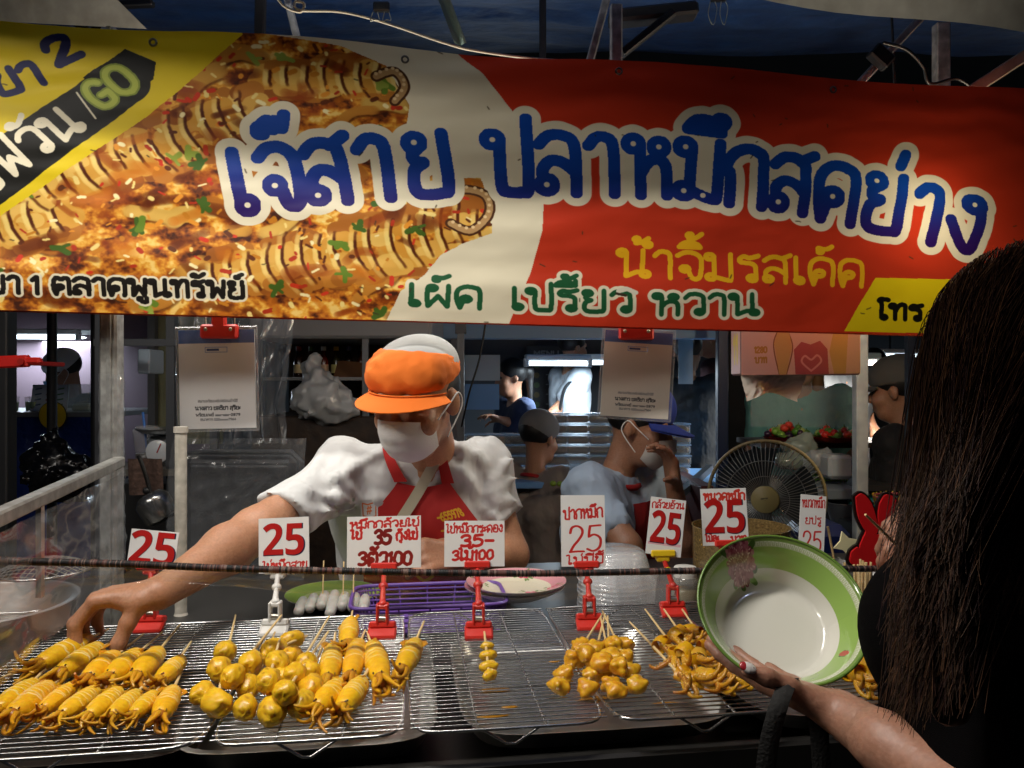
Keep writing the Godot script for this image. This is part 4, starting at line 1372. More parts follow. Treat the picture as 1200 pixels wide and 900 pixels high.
	# the single skewer of folded egg sacs
	var one := thing("egg_sac_skewer", "single pale egg sac skewer alone in the middle of the rack", "egg skewer", Vector3(-0.0356, 1.08, -1.1455))
	stick(one, Vector3(-0.0506, 1.088, -1.3386), Vector3(-0.0328, 1.09, -1.0917))
	for q in [[Vector3(-0.0387, 1.09, -1.202), 0.0095], [Vector3(-0.0361, 1.09, -1.1604), 0.0125], [Vector3(-0.0334, 1.09, -1.1148), 0.0125], [Vector3(-0.0313, 1.09, -1.0821), 0.0115]]:
		var o := part(one, "egg_sac", egg_mesh[rng.randi() % 4], flesh)
		o.transform = under(one) * Transform3D(Basis(Vector3.UP, rng.randf()) * Basis.from_scale(Vector3(q[1] * 1.15, q[1] * 0.7, q[1] * 0.72)), q[0])
	# squid mouths: lumpy clusters on fanned sticks
	var lump_mesh := []
	for k in 4:
		var f := Field.new()
		var r := RandomNumberGenerator.new()
		r.seed = 60 + k
		f.ell(Vector3.ZERO, Vector3(0.8, 0.6, 0.75), Basis.IDENTITY, 0.2)
		for j in 7:
			var d := Vector3(r.randf_range(-1, 1), r.randf_range(-0.6, 0.8), r.randf_range(-1, 1)).normalized()
			f.ell(d * 0.6, Vector3(r.randf_range(0.25, 0.5), r.randf_range(0.2, 0.4), r.randf_range(0.25, 0.5)), Basis(Vector3.UP, r.randf() * 3.0), 0.16)
		for j in 3:
			var d := Vector3(r.randf_range(-1, 1), 0.6, r.randf_range(-1, 1)).normalized()
			f.carve(d * 0.95, Vector3(0.2, 0.2, 0.34), Basis(Vector3.UP, r.randf() * 3.0))
		var g := Geo.new()
		f.net(g, 0.09)
		for j in g.v.size():
			g.c[j] = Color("e0b02a").lerp(Color("c88c18"), clampf(0.5 + 1.4 * nn.get_noise_3dv(g.v[j] * 2.0 + Vector3(k, 0, 0)), 0, 1)).srgb_to_linear()
		lump_mesh.append(g.mesh())
	var fans := [
		[Vector3(0.1597, 1.1, -1.3433), Vector3(0.1052, 1.1, -1.1688), Vector3(0.0894, 1.1, -1.118), Vector3(0.0723, 1.097, -1.0668), Vector3(0.0629, 1.096, -1.03)], [Vector3(0.1615, 1.1, -1.3333), Vector3(0.1265, 1.1, -1.1613), Vector3(0.1169, 1.1, -1.1077), Vector3(0.11, 1.098, -1.0641), Vector3(0.0999, 1.096, -1.0213)],
		[Vector3(0.1647, 1.1, -1.3235), Vector3(0.1511, 1.1, -1.1726), Vector3(0.1441, 1.1, -1.118), Vector3(0.134, 1.098, -1.0768), Vector3(0.1331, 1.096, -1.033)], [Vector3(0.1594, 1.1, -1.3534), Vector3(0.1718, 1.1, -1.1803), Vector3(0.1662, 1.1, -1.125), Vector3(0.1651, 1.098, -1.0768), Vector3(0.1678, 1.096, -1.0271)], [Vector3(0.1518, 1.1, -1.3139), Vector3(0.1063, 1.112, -1.1121), Vector3(0.123, 1.112, -1.0646), Vector3(0.1454, 1.112, -1.055), Vector3(0.137, 1.098, -1.0106)],
	]
	for k in fans.size():
		var q: Array = fans[k]
		var t := thing("squid_mouth_skewer", "lumpy golden squid mouth skewer " + ["spread toward the single egg sac skewer", "in the middle of the fan", "with its end lump cut round", "spread toward the tentacle skewers", "lying on top of the fan"][k], "mouth skewer", Vector3(q[-1].x, 1.08, q[-1].z), 0.0, "squid mouth skewers in a fan")
		stick(t, q[0], q[-1])
		for j in range(1, q.size()):
			var o := part(t, "lump", lump_mesh[rng.randi() % 4], tints[rng.randi() % 4])
			o.transform = under(t) * Transform3D(Basis(Vector3.UP, rng.randf() * TAU) * Basis.from_scale(Vector3.ONE * rng.randf_range(0.0155, 0.0195)), q[j])
	# tentacle skewers: rings of mantle and curling arms with suckers
	var arm_mesh := []
	for k in 5:
		var r := RandomNumberGenerator.new()
		r.seed = 80 + k
		var g := Geo.new()
		for j in 3:
			var pts := [Vector3.ZERO]
			var dir := Vector3(r.randf_range(-0.7, 0.7), r.randf_range(-0.5, 0.15), 1).normalized()
			var axis := Vector3(r.randf_range(-1, 1), r.randf_range(-1, 1), 0).normalized()
			var p := Vector3.ZERO
			for i in 9:
				p += dir * 0.006
				p.y = maxf(p.y, -0.012)
				pts.append(p)
				dir = dir.rotated(axis, 0.1 + i * 0.05)
			var sp := smooth(pts, 3)
			var rad := []
			for i in sp.size():
				rad.append(lerpf(0.0055, 0.0016, float(i) / (sp.size() - 1)) * (1.0 + 0.1 * sin(i * 2.0)))
			g.col = Color("d89e1c").lerp(Color("a8681a"), r.randf()).srgb_to_linear()
			g.tube(sp, rad, 8)
			g.col = Color("d8a848").srgb_to_linear()
			for i in range(2, sp.size() - 3, 2):
				for s in [-1.0, 1.0]:
					g.ball(sp[i] + Vector3(s * rad[i] * 0.55, rad[i] * 0.72, 0), Vector3.ONE * rad[i] * 0.34, Basis.IDENTITY, 6, 4)
		arm_mesh.append(g.mesh())
	var ring_mesh := []
	for k in 3:
		var g := Geo.new()
		g.col = [Color("d9a012"), Color("c88c10"), Color("cf9a2c")][k].srgb_to_linear()
		var prof := [Vector2(0.0105, -0.009), Vector2(0.0125, -0.0095), Vector2(0.0135, 0), Vector2(0.0125, 0.0095), Vector2(0.0105, 0.009), Vector2(0.0108, 0), Vector2(0.0105, -0.009)]
		g.lathe(prof, 22, Transform3D(Basis(Vector3.RIGHT, 0.1), Vector3.ZERO), false, [1.0, 0.6, 0.75][k])
		ring_mesh.append(g.mesh())
	var tents := [
		[Vector3(0.2038, 1.088, -1.329), Vector3(0.231, 1.096, -1.1882), Vector3(0.2375, 1.1, -1.125), Vector3(0.2317, 1.098, -1.0641)], [Vector3(0.2423, 1.09, -1.3977), Vector3(0.2505, 1.1, -1.2121), Vector3(0.249, 1.108, -1.1094), Vector3(0.2503, 1.1, -1.0526)], [Vector3(0.2697, 1.1, -1.3636), Vector3(0.2712, 1.1, -1.2203), Vector3(0.262, 1.11, -1.0969), Vector3(0.2713, 1.1, -1.0435)], [Vector3(0.3098, 1.09, -1.4084), Vector3(0.2932, 1.1, -1.2329), Vector3(0.2871, 1.108, -1.1236), Vector3(0.2952, 1.1, -1.0714)],
		[Vector3(0.5754, 1.09, -1.2947), Vector3(0.5167, 1.1, -1.1538), Vector3(0.4923, 1.1, -1.1077), Vector3(0.4671, 1.1, -1.0588)], [Vector3(0.6042, 1.09, -1.2947), Vector3(0.5325, 1.1, -1.1465), Vector3(0.5061, 1.1, -1.0976), Vector3(0.4772, 1.1, -1.0526)],
	]
	for k in tents.size():
		var q: Array = tents[k]
		var t := thing("tentacle_skewer", "orange tentacle and mantle ring skewer " + ["next to the squid mouth fan", "second from the squid mouth fan", "third from the squid mouth fan", "half hidden by the green bowl", "between the green bowl and the customer's black shirt", "touching the customer's black shirt"][k], "tentacle skewer", Vector3(q[-1].x, 1.08, q[-1].z), 0.0, "tentacle skewers in a heap")
		stick(t, q[0], q[-1])
		for j in range(1, q.size()):
			for i in 2:
				var o := part(t, "mantle_ring", ring_mesh[rng.randi() % 3], flesh)
				o.transform = under(t) * Transform3D(Basis.from_euler(Vector3(rng.randf() * 3, rng.randf() * 3, rng.randf() * 3)) * Basis.from_scale(Vector3.ONE * rng.randf_range(0.75, 1.05)), q[j] + Vector3(rng.randf_range(-0.009, 0.009), rng.randf_range(-0.002, 0.006), rng.randf_range(-0.006, 0.006)))
			var a := part(t, "tentacle", arm_mesh[rng.randi() % 5], flesh)
			a.transform = under(t) * Transform3D(Basis(Vector3.UP, rng.randf_range(-0.4, 1.0)) * Basis(Vector3.FORWARD, rng.randf_range(-0.5, 0.5)), q[j] + Vector3(0, 0.002, 0.006))
			if j == q.size() - 1:
				a = part(t, "tentacle", arm_mesh[rng.randi() % 5], flesh)
				a.transform = under(t) * Transform3D(Basis(Vector3.UP, rng.randf_range(-0.3, 0.7)), q[j] + Vector3(0.006, -0.002, 0.008))

# ---------------------------------------------------------------- roof over the stall
func canopy_underside() -> void:
	var tarp := rough_up(speckle(mat("ffffff", 0.55), 1.5, Color("0e2c5c"), Color("1d4a86")), 1.5, 0.6)
	tarp.backlight_enabled = true
	tarp.backlight = Color(0.1, 0.15, 0.25)
	var t := thing("stall_canopy", "blue tarpaulin roof stretched on poles above the banner", "canopy", Vector3(0, 2.3, -2.4))
	var wr := FastNoiseLite.new()
	wr.frequency = 0.9
	part(t, "tarpaulin", Geo.new().grid(50, 40, func(s, q): return Vector3(lerpf(-3.2, 3.4, s), lerpf(2.42, 3.05, q) + 0.05 * wr.get_noise_2d(s * 5.0, q * 4.0) - 0.05 * sin(q * PI), lerpf(-1.5, -3.6, q))), tarp, true)
	part(t, "front_flap", Geo.new().grid(40, 8, func(s, q): return Vector3(lerpf(-3.2, 3.4, s), lerpf(2.44, 2.86, q), -1.5 + 0.9 * q + 0.02 * sin(s * 30.0))), tarp, true)
	var canvas_m := speckle(mat("ffffff", 0.8), 3.0, Color("8d887a"), Color("b4afa0"))
	var hem := [Vector3(-2.6, 2.24, -1.02), Vector3(-0.0569, 2.1884, -1.28), Vector3(0.405, 2.176, -1.34), Vector3(1.0889, 2.116, -1.4), Vector3(1.7722, 2.0639, -1.45)]  # its unseen left run is added to keep the rack lamp off the banner
	part(t, "canvas_edge", Geo.new().grid(48, 8, func(s, q):
		var k := clampf(s * 4.0, 0.0, 3.999)
		var p: Vector3 = hem[int(k)].lerp(hem[int(k) + 1], k - int(k))
		return p + Vector3(0, 0.36 * q, 0.012 * sin(s * 31.0 + q) + 0.12 * q)), canvas_m, true)
	part(t, "canvas_corner", Geo.new().grid(10, 6, func(s, q):
		var a: Vector3 = Vector3(-1.32, 2.356, -1.8)
		var b: Vector3 = Vector3(-0.856, 2.332, -1.8)
		return a.lerp(b, s) + Vector3(-0.16 * q * s, 0.16 * q, 0.03 * q)), canvas_m, true)
	var grey := speckle(mat("ffffff", 0.45, 0.4), 6.0, Color("5e6064"), Color("9a9c9e"))
	var black := mat("17171a", 0.5, 0.4)
	for q in [[Vector3(-0.5423, 2.3669, -1.66), Vector3(-0.546, 2.2009, -1.66), 0.022, 1], [Vector3(-0.5122, 2.3982, -1.72), Vector3(-0.474, 2.2453, -1.72), 0.016, 0], [Vector3(0.08, 2.5222, -2), Vector3(0.08, 2.3, -2), 0.018, 1], [Vector3(0.2116, 2.3613, -1.7), Vector3(0.1624, 2.1762, -1.7), 0.018, 0], [Vector3(0.2277, 2.3288, -1.68), Vector3(0.2277, 2.1683, -1.68), 0.026, 0], [Vector3(0.3631, 2.3332, -1.72), Vector3(0.2446, 2.2377, -1.72), 0.022, 1], [Vector3(0.956, 2.356, -1.8), Vector3(0.788, 2.176, -1.8), 0.022, 0], [Vector3(1.0339, 2.3674, -1.85), Vector3(1.0339, 2.1783, -1.85), 0.034, 0], [Vector3(1.28, 2.32, -1.8), Vector3(1.04, 2.164, -1.8), 0.034, 2], [Vector3(-1.14, 2.4753, -1.9), Vector3(-1.0302, 2.3444, -1.9), 0.03, 1], [Vector3(-1.2744, 2.4003, -1.85), Vector3(-0.8633, 2.4168, -1.85), 0.02, 1]]:
		part(t, ["strut", "pole", "beam"][q[3]], Geo.new().bar(q[0], q[1], q[2], q[2] * 0.8, 0.003), [grey, black, canvas_m][q[3]], true)
	part(t, "bracket", Geo.new().box(Vector3(0.319, 2.3352, -1.74), Vector3(0.2, 0.03, 0.05), Basis(Vector3.BACK, 0.1), 0.006), black, true)
	part(t, "strap", Geo.new().bar(Vector3(0.8299, 2.2709, -1.77), Vector3(0.8693, 2.2355, -1.77), 0.03, 0.035, 0.004), black, true)
	part(t, "rear_pole", Geo.new().tube([Vector3(-1.35, 0, -2.5), Vector3(-1.35, 2.75, -2.5)], 0.02, 8), black, true)
	part(t, "rear_pole", Geo.new().tube([Vector3(2.6, 0, -2.5), Vector3(2.6, 2.75, -2.5)], 0.02, 8), black, true)
	part(t, "banner_pole", Geo.new().tube([Vector3(-1.3, 1.68, -1.42), Vector3(1.5, 1.655, -1.815)], 0.014, 8), grey, true)
	for s in [[-1.12, -1.43], [1.44, -1.81]]:
		part(t, "front_pole", Geo.new().tube([Vector3(s[0], 0, s[1]), Vector3(s[0], 2.5, s[1])], 0.018, 8), grey, true)
	solo("power_cable", "thin beige cable looping along the top of the banner", "cable", Geo.new().tube(smooth([Vector3(-0.4942, 2.3107, -1.6), Vector3(-0.4729, 2.2858, -1.6), Vector3(-0.4409, 2.2751, -1.6), Vector3(-0.4338, 2.2929, -1.6), Vector3(-0.4516, 2.2964, -1.6), Vector3(-0.4409, 2.2787, -1.6), Vector3(-0.3556, 2.2751, -1.6), Vector3(-0.2631, 2.252, -1.6), Vector3(-0.1422, 2.2111, -1.6), Vector3(-0.072, 2.202, -1.62), Vector3(0.0729, 2.1924, -1.64), Vector3(0.2066, 2.1972, -1.66)], 8), 0.0028, 6), mat("b0a690", 0.5))
	solo("black_cable", "black cable sagging from the strap on the roof strut", "cable", Geo.new().tube(smooth([Vector3(0.8458, 2.2778, -1.75), Vector3(0.8983, 2.2622, -1.75), Vector3(0.9426, 2.2275, -1.76), Vector3(0.9637, 2.1923, -1.77), Vector3(1.0284, 2.208, -1.78), Vector3(1.0601, 2.1922, -1.78)], 8), 0.004, 6), mat("121212", 0.5))
	for k in 2:
		var c := thing("binder_clip", ["black binder clip on the cable above the dish picture", "black binder clip hanging above the red half of the banner"][k], "clip", [Vector3(-0.272, 2.2751, -1.6), Vector3(0.4571, 2.3462, -1.7)][k])
		part(c, "body", Geo.new().box(Vector3(0, 0.01, 0), Vector3(0.034, 0.02, 0.014), Basis.IDENTITY, 0.003), mat("101012", 0.4))
		for s in [-1.0, 1.0]:
			part(c, "handle", Geo.new().tube(smooth([Vector3(-0.006 + s * 0.012, 0, 0), Vector3(-0.01 + s * 0.013, -0.02 - 0.01 * k, 0.002), Vector3(s * 0.012, -0.035 * (k + 0.5), 0.003), Vector3(0.008 + s * 0.012, -0.018, 0.002), Vector3(0.004 + s * 0.012, 0, 0)], 4), 0.0011, 5), mat("c0bca8", 0.3, 0.8))
	var ps := Geo.new().grid(6, 10, func(s, q): return Vector3(-0.108, 2.2164, -1.62) + Vector3(-0.045 * q + (s - 0.5) * 0.026, 0.12 * q, 0.006 * cos(s * 7.0)))
	solo("plastic_strip", "folded pale green plastic strip hanging above the banner", "plastic strip", ps, mat("8ea398", 0.2))

# ---------------------------------------------------------------- price signs and their clips
func sign_clip(base: Vector3, jaw: Vector3, label: String, hex := "c8281c", top_hex := "") -> void:
	var m := mat(hex, 0.38)
	m.clearcoat_enabled = true
	m.clearcoat = 0.3
	var m2 := m if top_hex == "" else mat(top_hex, 0.38)
	var t := thing("sign_clip", label, "clip", base, TURN * 0.5, "spring clips holding the price signs")
	var j := jaw - base
	j = j.rotated(Vector3.UP, -TURN * 0.5)
	part(t, "foot_clamp", Geo.new().box(Vector3(0, 0.006, 0.004), Vector3(0.047, 0.012, 0.03), Basis(Vector3.RIGHT, 0.5), 0.003).box(Vector3(0, 0.016, -0.008), Vector3(0.044, 0.012, 0.024), Basis(Vector3.RIGHT, -0.3), 0.003), m)
	var b := Vector3(0, 0.024, -0.004)
	part(t, "spring_block", Geo.new().box(b + Vector3(-0.008, 0.012, 0), Vector3(0.005, 0.034, 0.018), Basis.IDENTITY, 0.002).box(b + Vector3(0.008, 0.012, 0), Vector3(0.005, 0.034, 0.018), Basis.IDENTITY, 0.002).box(b + Vector3(0, 0.024, 0), Vector3(0.02, 0.008, 0.014), Basis.IDENTITY, 0.002), m)
	part(t, "spring", Geo.new().tube([b + Vector3(-0.007, 0.004, 0.003), b + Vector3(0.007, 0.004, 0.003)], 0.005, 10), mat("b8b4a8", 0.3, 0.9))
	var top := b + Vector3(0, 0.028, 0)
	var mid := top.lerp(j, 0.5)
	part(t, "stem", Geo.new().tube([top, mid, j], [0.0055, 0.0042, 0.005], 8), m)
	part(t, "joint", Geo.new().ball(mid, Vector3(0.0085, 0.0075, 0.008), Basis.IDENTITY, 10, 8), m2)
	part(t, "joint", Geo.new().ball(top, Vector3(0.0075, 0.0065, 0.007), Basis.IDENTITY, 10, 8), m)
	part(t, "jaw", Geo.new().box(j + Vector3(0, 0.006, 0.004), Vector3(0.046, 0.013, 0.007), Basis(Vector3.RIGHT, -0.25), 0.0025).box(j + Vector3(0, 0.008, -0.0065), Vector3(0.044, 0.014, 0.006), Basis(Vector3.RIGHT, 0.15), 0.0025).box(j + Vector3(0, -0.004, 0), Vector3(0.026, 0.011, 0.014), Basis.IDENTITY, 0.003), m2)
func price_signs() -> void:
	var red := Color("b8201c")
	var ink := Color("c42a26")
	var white := Color("e4e3e0")
	# [corner bottom centre, width, height, lean sideways, base of clip, label, big numerals?]
	var list := [
		[Vector3(-0.6313, 1.1784, -1.34), 0.083, 0.065, 0.09, Vector3(-0.6183, 1.08, -1.3125), "plain white price card reading 25 under the vendor's forearm"],
		[Vector3(-0.4035, 1.166, -1.36), 0.089, 0.096, -0.04, Vector3(-0.3999, 1.08, -1.2945), "price card reading 25 with red handwriting below the number"],
		[Vector3(-0.2267, 1.1736, -1.36), 0.131, 0.091, -0.015, Vector3(-0.2164, 1.08, -1.2814), "wide price card reading 35 and 100 in front of the vendor's apron"],
		[Vector3(-0.0665, 1.1766, -1.36), 0.107, 0.08, 0.0, Vector3(-0.0555, 1.08, -1.2814), "handwritten price card reading 35- beside the vendor's hand"],
		[Vector3(0.1288, 1.1719, -1.38), 0.08, 0.127, 0.0, Vector3(0.1341, 1.08, -1.3263), "tall handwritten price card reading 25 in front of the clear bowls"],
		[Vector3(0.2793, 1.1829, -1.42), 0.066, 0.105, 0.13, Vector3(0.294, 1.08, -1.4), "narrow tilted price card reading 25 on the yellow clip"],
		[Vector3(0.4072, 1.1934, -1.46), 0.088, 0.107, -0.02, Vector3(0.4008, 1.08, -1.4427), "price card reading 25 with red scribbles beside the fan"],
		[Vector3(0.5756, 1.1629, -1.48), 0.05, 0.122, 0.1, Vector3(0.5626, 1.08, -1.4264), "narrow handwritten price card leaning beside the red hand board"],
	]
	for k in list.size():
		var q: Array = list[k]
		var w: float = q[1]
		var h: float = q[2]
		var t := thing("price_sign", q[5], "price sign", q[0], 0.03)
		t.rotation.z = -q[3]
		t.rotation.x = -0.12
		var pw := 300
		var ph := int(300.0 * h / w)
		var im := canvas(pw, ph, white)
		var f := func(text: String, x0: float, y0: float, x1: float, y1: float, hh: float, r: float, c: Color) -> void:
			write(im, text, Vector2(x0 * pw, y0 * ph), Vector2(x1 * pw, y1 * ph), hh * ph, r, c, 0.05, 1.2)
		match k:
			1:
				f.call("ไข่หมึกสาย", 0.08, 0.96, 0.96, 0.95, 0.14, 4.0, ink)
			2:
				f.call("หมึกกล้วยไข่", 0.03, 0.22, 0.98, 0.19, 0.12, 3.4, ink)
				f.call("ไข่", 0.05, 0.42, 0.2, 0.42, 0.13, 4.6, ink)
				f.call("กุ้งไข่", 0.66, 0.46, 0.96, 0.44, 0.14, 4.6, ink)
				f.call("35", 0.36, 0.53, 0.6, 0.53, 0.26, 7.0, Color("7a1c18"))
				f.call("3ตัว100", 0.14, 0.93, 0.88, 0.94, 0.24, 6.5, Color("8a1f1a"))
			3:
				f.call("ไข่หมึกกระดอง", 0.03, 0.26, 0.97, 0.24, 0.15, 3.6, ink)
				f.call("35-", 0.25, 0.56, 0.82, 0.54, 0.24, 7.0, ink)
				f.call("3ไม้100", 0.12, 0.86, 0.82, 0.84, 0.2, 6.0, ink)
			4:
				f.call("ปากหมึก", 0.05, 0.34, 0.96, 0.3, 0.13, 6.0, ink)
				f.call("25", 0.14, 0.8, 0.94, 0.78, 0.36, 6.5, ink)
				f.call("25", 0.16, 0.8, 0.96, 0.78, 0.36, 5.0, ink)
				f.call("ไม่มีขี้", 0.12, 0.97, 0.96, 0.95, 0.1, 5.0, ink)
			5:
				f.call("กล้วยอ้วน", 0.04, 0.19, 0.96, 0.15, 0.1, 5.0, ink)
				im.fill_rect(Rect2i(10, int(ph * 0.78), 280, int(ph * 0.05)), Color("e2b4bc"))
			6:
				f.call("หนวดหมึก", 0.05, 0.2, 0.97, 0.2, 0.12, 6.0, Color("cf3a2c"))
				f.call("ไม้ละ", 0.06, 0.93, 0.35, 0.92, 0.1, 5.0, ink)
				f.call("บาท", 0.6, 0.95, 0.95, 0.94, 0.1, 5.0, ink)
			7:
				f.call("หมวกหมึก", 0.06, 0.2, 0.97, 0.18, 0.12, 6.0, ink)
				f.call("ยปรู", 0.2, 0.46, 0.85, 0.44, 0.1, 6.0, ink)
				f.call("25", 0.14, 0.9, 0.92, 0.88, 0.32, 10.0, ink)
		part(t, "card", Geo.new().box(Vector3(0, h * 0.5, -0.0009), Vector3(w, h, 0.0014)), mat("e2e1de", 0.5))
		part(t, "face", Geo.new().grid(1, 1, func(s, v): return Vector3((s - 0.5) * w * 0.995, v * h * 0.995 + 0.0002, 0.0002)), printed(im, 0.38))
		if k in [0, 1, 5, 6]:
			var tm := TextMesh.new()
			var font := SystemFont.new()
			font.font_names = PackedStringArray(["Droid Sans"])
			font.font_weight = 700
			tm.font = font
			tm.text = "25"
			tm.depth = 0.0004
			tm.font_size = 64
			tm.pixel_size = 0.001
			var big := part(t, "numerals", tm, mat("b41a18", 0.4))
			var s: float = [1.22, 1.12, 0.86, 1.2][k if k < 2 else k - 3]
			big.scale = Vector3(s * 0.98, s * [1.0, 1.05, 1.45, 1.12][k if k < 2 else k - 3], 1.0)
			big.position = Vector3(0, h * [0.52, 0.6, 0.48, 0.5][k if k < 2 else k - 3], 0.0006)
			var edge := part(t, "numeral_outline", tm, mat("1c2040", 0.4))  # dark blue outline printed behind the red numerals
			edge.scale = big.scale * Vector3(1.045, 1.03, 1)
			edge.position = big.position + Vector3(0.0008, -0.0008, -0.0003)
		sign_clip(q[4], q[0] + Vector3([0.0, -0.012, 0.0, 0.005, 0.005, 0.0, 0.0, 0.0][k], -0.002, -0.002), ["red spring clip under the vendor's wrist", "white plastic spring clip beside the green plate", "red spring clip holding the wide card of 35", "red spring clip over the purple basket", "red spring clip beside the stack of clear bowls", "yellow topped spring clip on a red foot", "red spring clip in front of the brown flecked tub", "red spring clip behind the green flowered bowl"][k], ["c8281c", "d8d6d0", "c8281c", "c8281c", "c8281c", "c8281c", "c8281c", "c8281c"][k], "d8b41c" if k == 5 else "")

# ---------------------------------------------------------------- dishes, pots and tools behind the racks
func plate(called: String, label: String, at: Vector3, r: float, rim: Color, inner: Color, flowers: bool) -> Node3D:
	var t := thing(called, label, "plate", at)
	var im := canvas(512, 512, inner)
	var c := Vector2(256, 256)
	var pts := PackedVector2Array()
	stroke(im, [c], 256.0, rim)
	stroke(im, [c], 178.0, inner)
	var q := RandomNumberGenerator.new()
	q.seed = int(r * 1000)
	if flowers:
		for f in [[Vector2(300, 60), 1.0], [Vector2(120, 400), 0.9], [Vector2(330, 330), 0.8], [Vector2(60, 190), 0.8], [Vector2(440, 300), 0.9]]:
			for k in 26:
				var d: Vector2 = Vector2.from_angle(q.randf() * TAU) * q.randf() * 30.0 * float(f[1])
				stroke(im, [f[0] + d], 9.0, [Color("c4405c"), Color("d8708a"), Color("a82c48"), Color("dfa0ac")][q.randi() % 4])
			for k in 8:
				var d := Vector2.from_angle(q.randf() * TAU) * q.randf_range(30, 48)
				stroke(im, [f[0] + d, f[0] + d * 1.35], 5.0, Color("5c7a3a"))
	var m := printed(im, 0.22)
	m.clearcoat_enabled = true
	m.clearcoat = 0.6
	var prof := [[0.0, 0.004], [0.55, 0.004], [0.68, 0.009], [0.85, 0.017], [1.0, 0.022]]
	var g := Geo.new()
	for k in prof.size():
		for s in 49:
			var a := TAU * s / 48.0
			g.vert(Vector3(cos(a) * r * prof[k][0], prof[k][1], sin(a) * r * prof[k][0]), Vector2(0.5 + 0.5 * cos(a) * prof[k][0], 0.5 + 0.5 * sin(a) * prof[k][0]))
	for k in prof.size() - 1:
		for s in 48:
			g.quad(k * 49 + s, k * 49 + s + 1, (k + 1) * 49 + s + 1, (k + 1) * 49 + s)
	part(t, "dish", g, m)
	part(t, "underside", Geo.new().lathe([Vector2(0.001, 0), Vector2(r * 0.6, 0), Vector2(r * 0.85, 0.012), Vector2(r * 1.002, 0.0205), Vector2(r * 1.002, 0.0225)], 48), mat("d4d0c4", 0.3))
	return t
func wares() -> void:
	var steel := rough_up(mat("b4b3b0", 0.25, 0.92), 4.0, 0.02)
	# purple basket
	var t := thing("plastic_basket", "purple perforated plastic basket behind the wire racks", "basket", Vector3(-0.1656, 1.026, -1.5269), TURN)
	var pm := mat("6a4a9a", 0.4)
	var w := 0.3
	var dp := 0.17
	var h := 0.055
	var loop := func(k: float, y: float) -> Array:
		var o := []
		for q in 41:
			var a := TAU * q / 40.0
			o.append(Vector3(signf(cos(a)) * pow(absf(cos(a)), 0.25) * w * 0.5 * k, y, signf(sin(a)) * pow(absf(sin(a)), 0.25) * dp * 0.5 * k))
		return o
	part(t, "rim", Geo.new().tube(loop.call(1.0, h), 0.004, 8, false), pm)
	part(t, "base", Geo.new().box(Vector3(0, 0.003, 0), Vector3(w * 0.9, 0.005, dp * 0.88), Basis.IDENTITY, 0.002), pm)
	var lat := Geo.new()
	for k in 5:
		lat.tube(loop.call(0.92 + 0.016 * k, 0.006 + 0.01 * k), 0.0024, 5, false)
	for k in 64:
		var f := float(k) / 64.0 * 40.0
		var la: Array = loop.call(0.92, 0.004)
		var lb: Array = loop.call(1.0, h)
		lat.tube([la[int(f)].lerp(la[int(f) + 1], f - int(f)), lb[int(f)].lerp(lb[int(f) + 1], f - int(f))], 0.0019, 5, false)
	part(t, "lattice", lat, pm)
	plate("pink_plate", "pink rimmed cream plate with printed roses on the purple basket", Vector3(0.0088, 1.074, -1.5843), 0.103, Color("cf8f98"), Color("d6cfb8"), true)
	plate("pink_plate", "second pink rimmed plate below the rose plate", Vector3(0.0053, 1.062, -1.596), 0.104, Color("c98490"), Color("d0c8b4"), false)
	plate("green_plate", "light green plate holding raw white squid", Vector3(-0.3855, 1.03, -1.6523), 0.1, Color("8fae4c"), Color("b9c88a"), false)
	var pale := mat("b9b6ae", 0.3)
	pale.subsurf_scatter_enabled = true
	pale.subsurf_scatter_strength = 0.2
	for k in 8:
		var a: Vector3 = [Vector3(-0.4165, 1.06, -1.5115), Vector3(-0.399, 1.062, -1.5279), Vector3(-0.3778, 1.066, -1.5318), Vector3(-0.3588, 1.066, -1.5378), Vector3(-0.3372, 1.064, -1.5328), Vector3(-0.3155, 1.064, -1.5268), Vector3(-0.2956, 1.06, -1.529), Vector3(-0.3533, 1.06, -1.5)][k]
		var s := thing("raw_squid", "raw white squid piece on the green plate, " + ["at its far edge", "beside the edge piece", "with ridged skin", "in the middle", "under a bamboo stick", "flat and pale", "at the rim toward the red clip", "lying across the others"][k], "raw squid", a, 0.3)
		var f := Field.new()
		f.cap(Vector3(-0.004, 0, 0.026), Vector3(0.006, 0.006, -0.026), 0.0105, 0.0085, 0.01).cap(Vector3(0.002, 0.004, 0), Vector3(0.006, 0.007, -0.02), 0.009, 0.006, 0.01)
		var g := Geo.new()
		f.net(g, 0.003)
		part(s, "body", g, pale)
		if k in [2, 4, 5]:
			part(s, "stick", Geo.new().tube([Vector3(0, 0.004, 0), Vector3(0.004, 0.075, -0.03)], 0.0016, 6), bamboo)
	# clear bowls stacked upside down
	var clear := glass(0.13, 0.12, "f4f6f8")
	var bg := Geo.new().lathe([Vector2(0.078, 0.0), Vector2(0.08, 0.003), Vector2(0.074, 0.006), Vector2(0.066, 0.04), Vector2(0.06, 0.058), Vector2(0.05, 0.064), Vector2(0.001, 0.064)], 40)
	var bm := bg.mesh()
	for k in 9:
		var b := thing("clear_bowl", "clear plastic bowl " + ["at the foot", "second from the foot", "third from the foot", "fourth from the foot", "in the middle", "fourth from the top", "third from the top", "second from the top", "on top"][k] + " of the upturned stack", "bowl", Vector3(0.215, 1.026, -1.5859) + Vector3(rng.randf_range(-0.002, 0.002), 0.009 * k, 0), rng.randf() * 3.0, "clear bowls in an upturned stack")
		part(b, "shell", bm, clear)
		part(b, "rim", Geo.new().ring(Vector3(0, 0.0025, 0), Vector3.UP, 0.0785, 0.0016, 36, 6), clear)
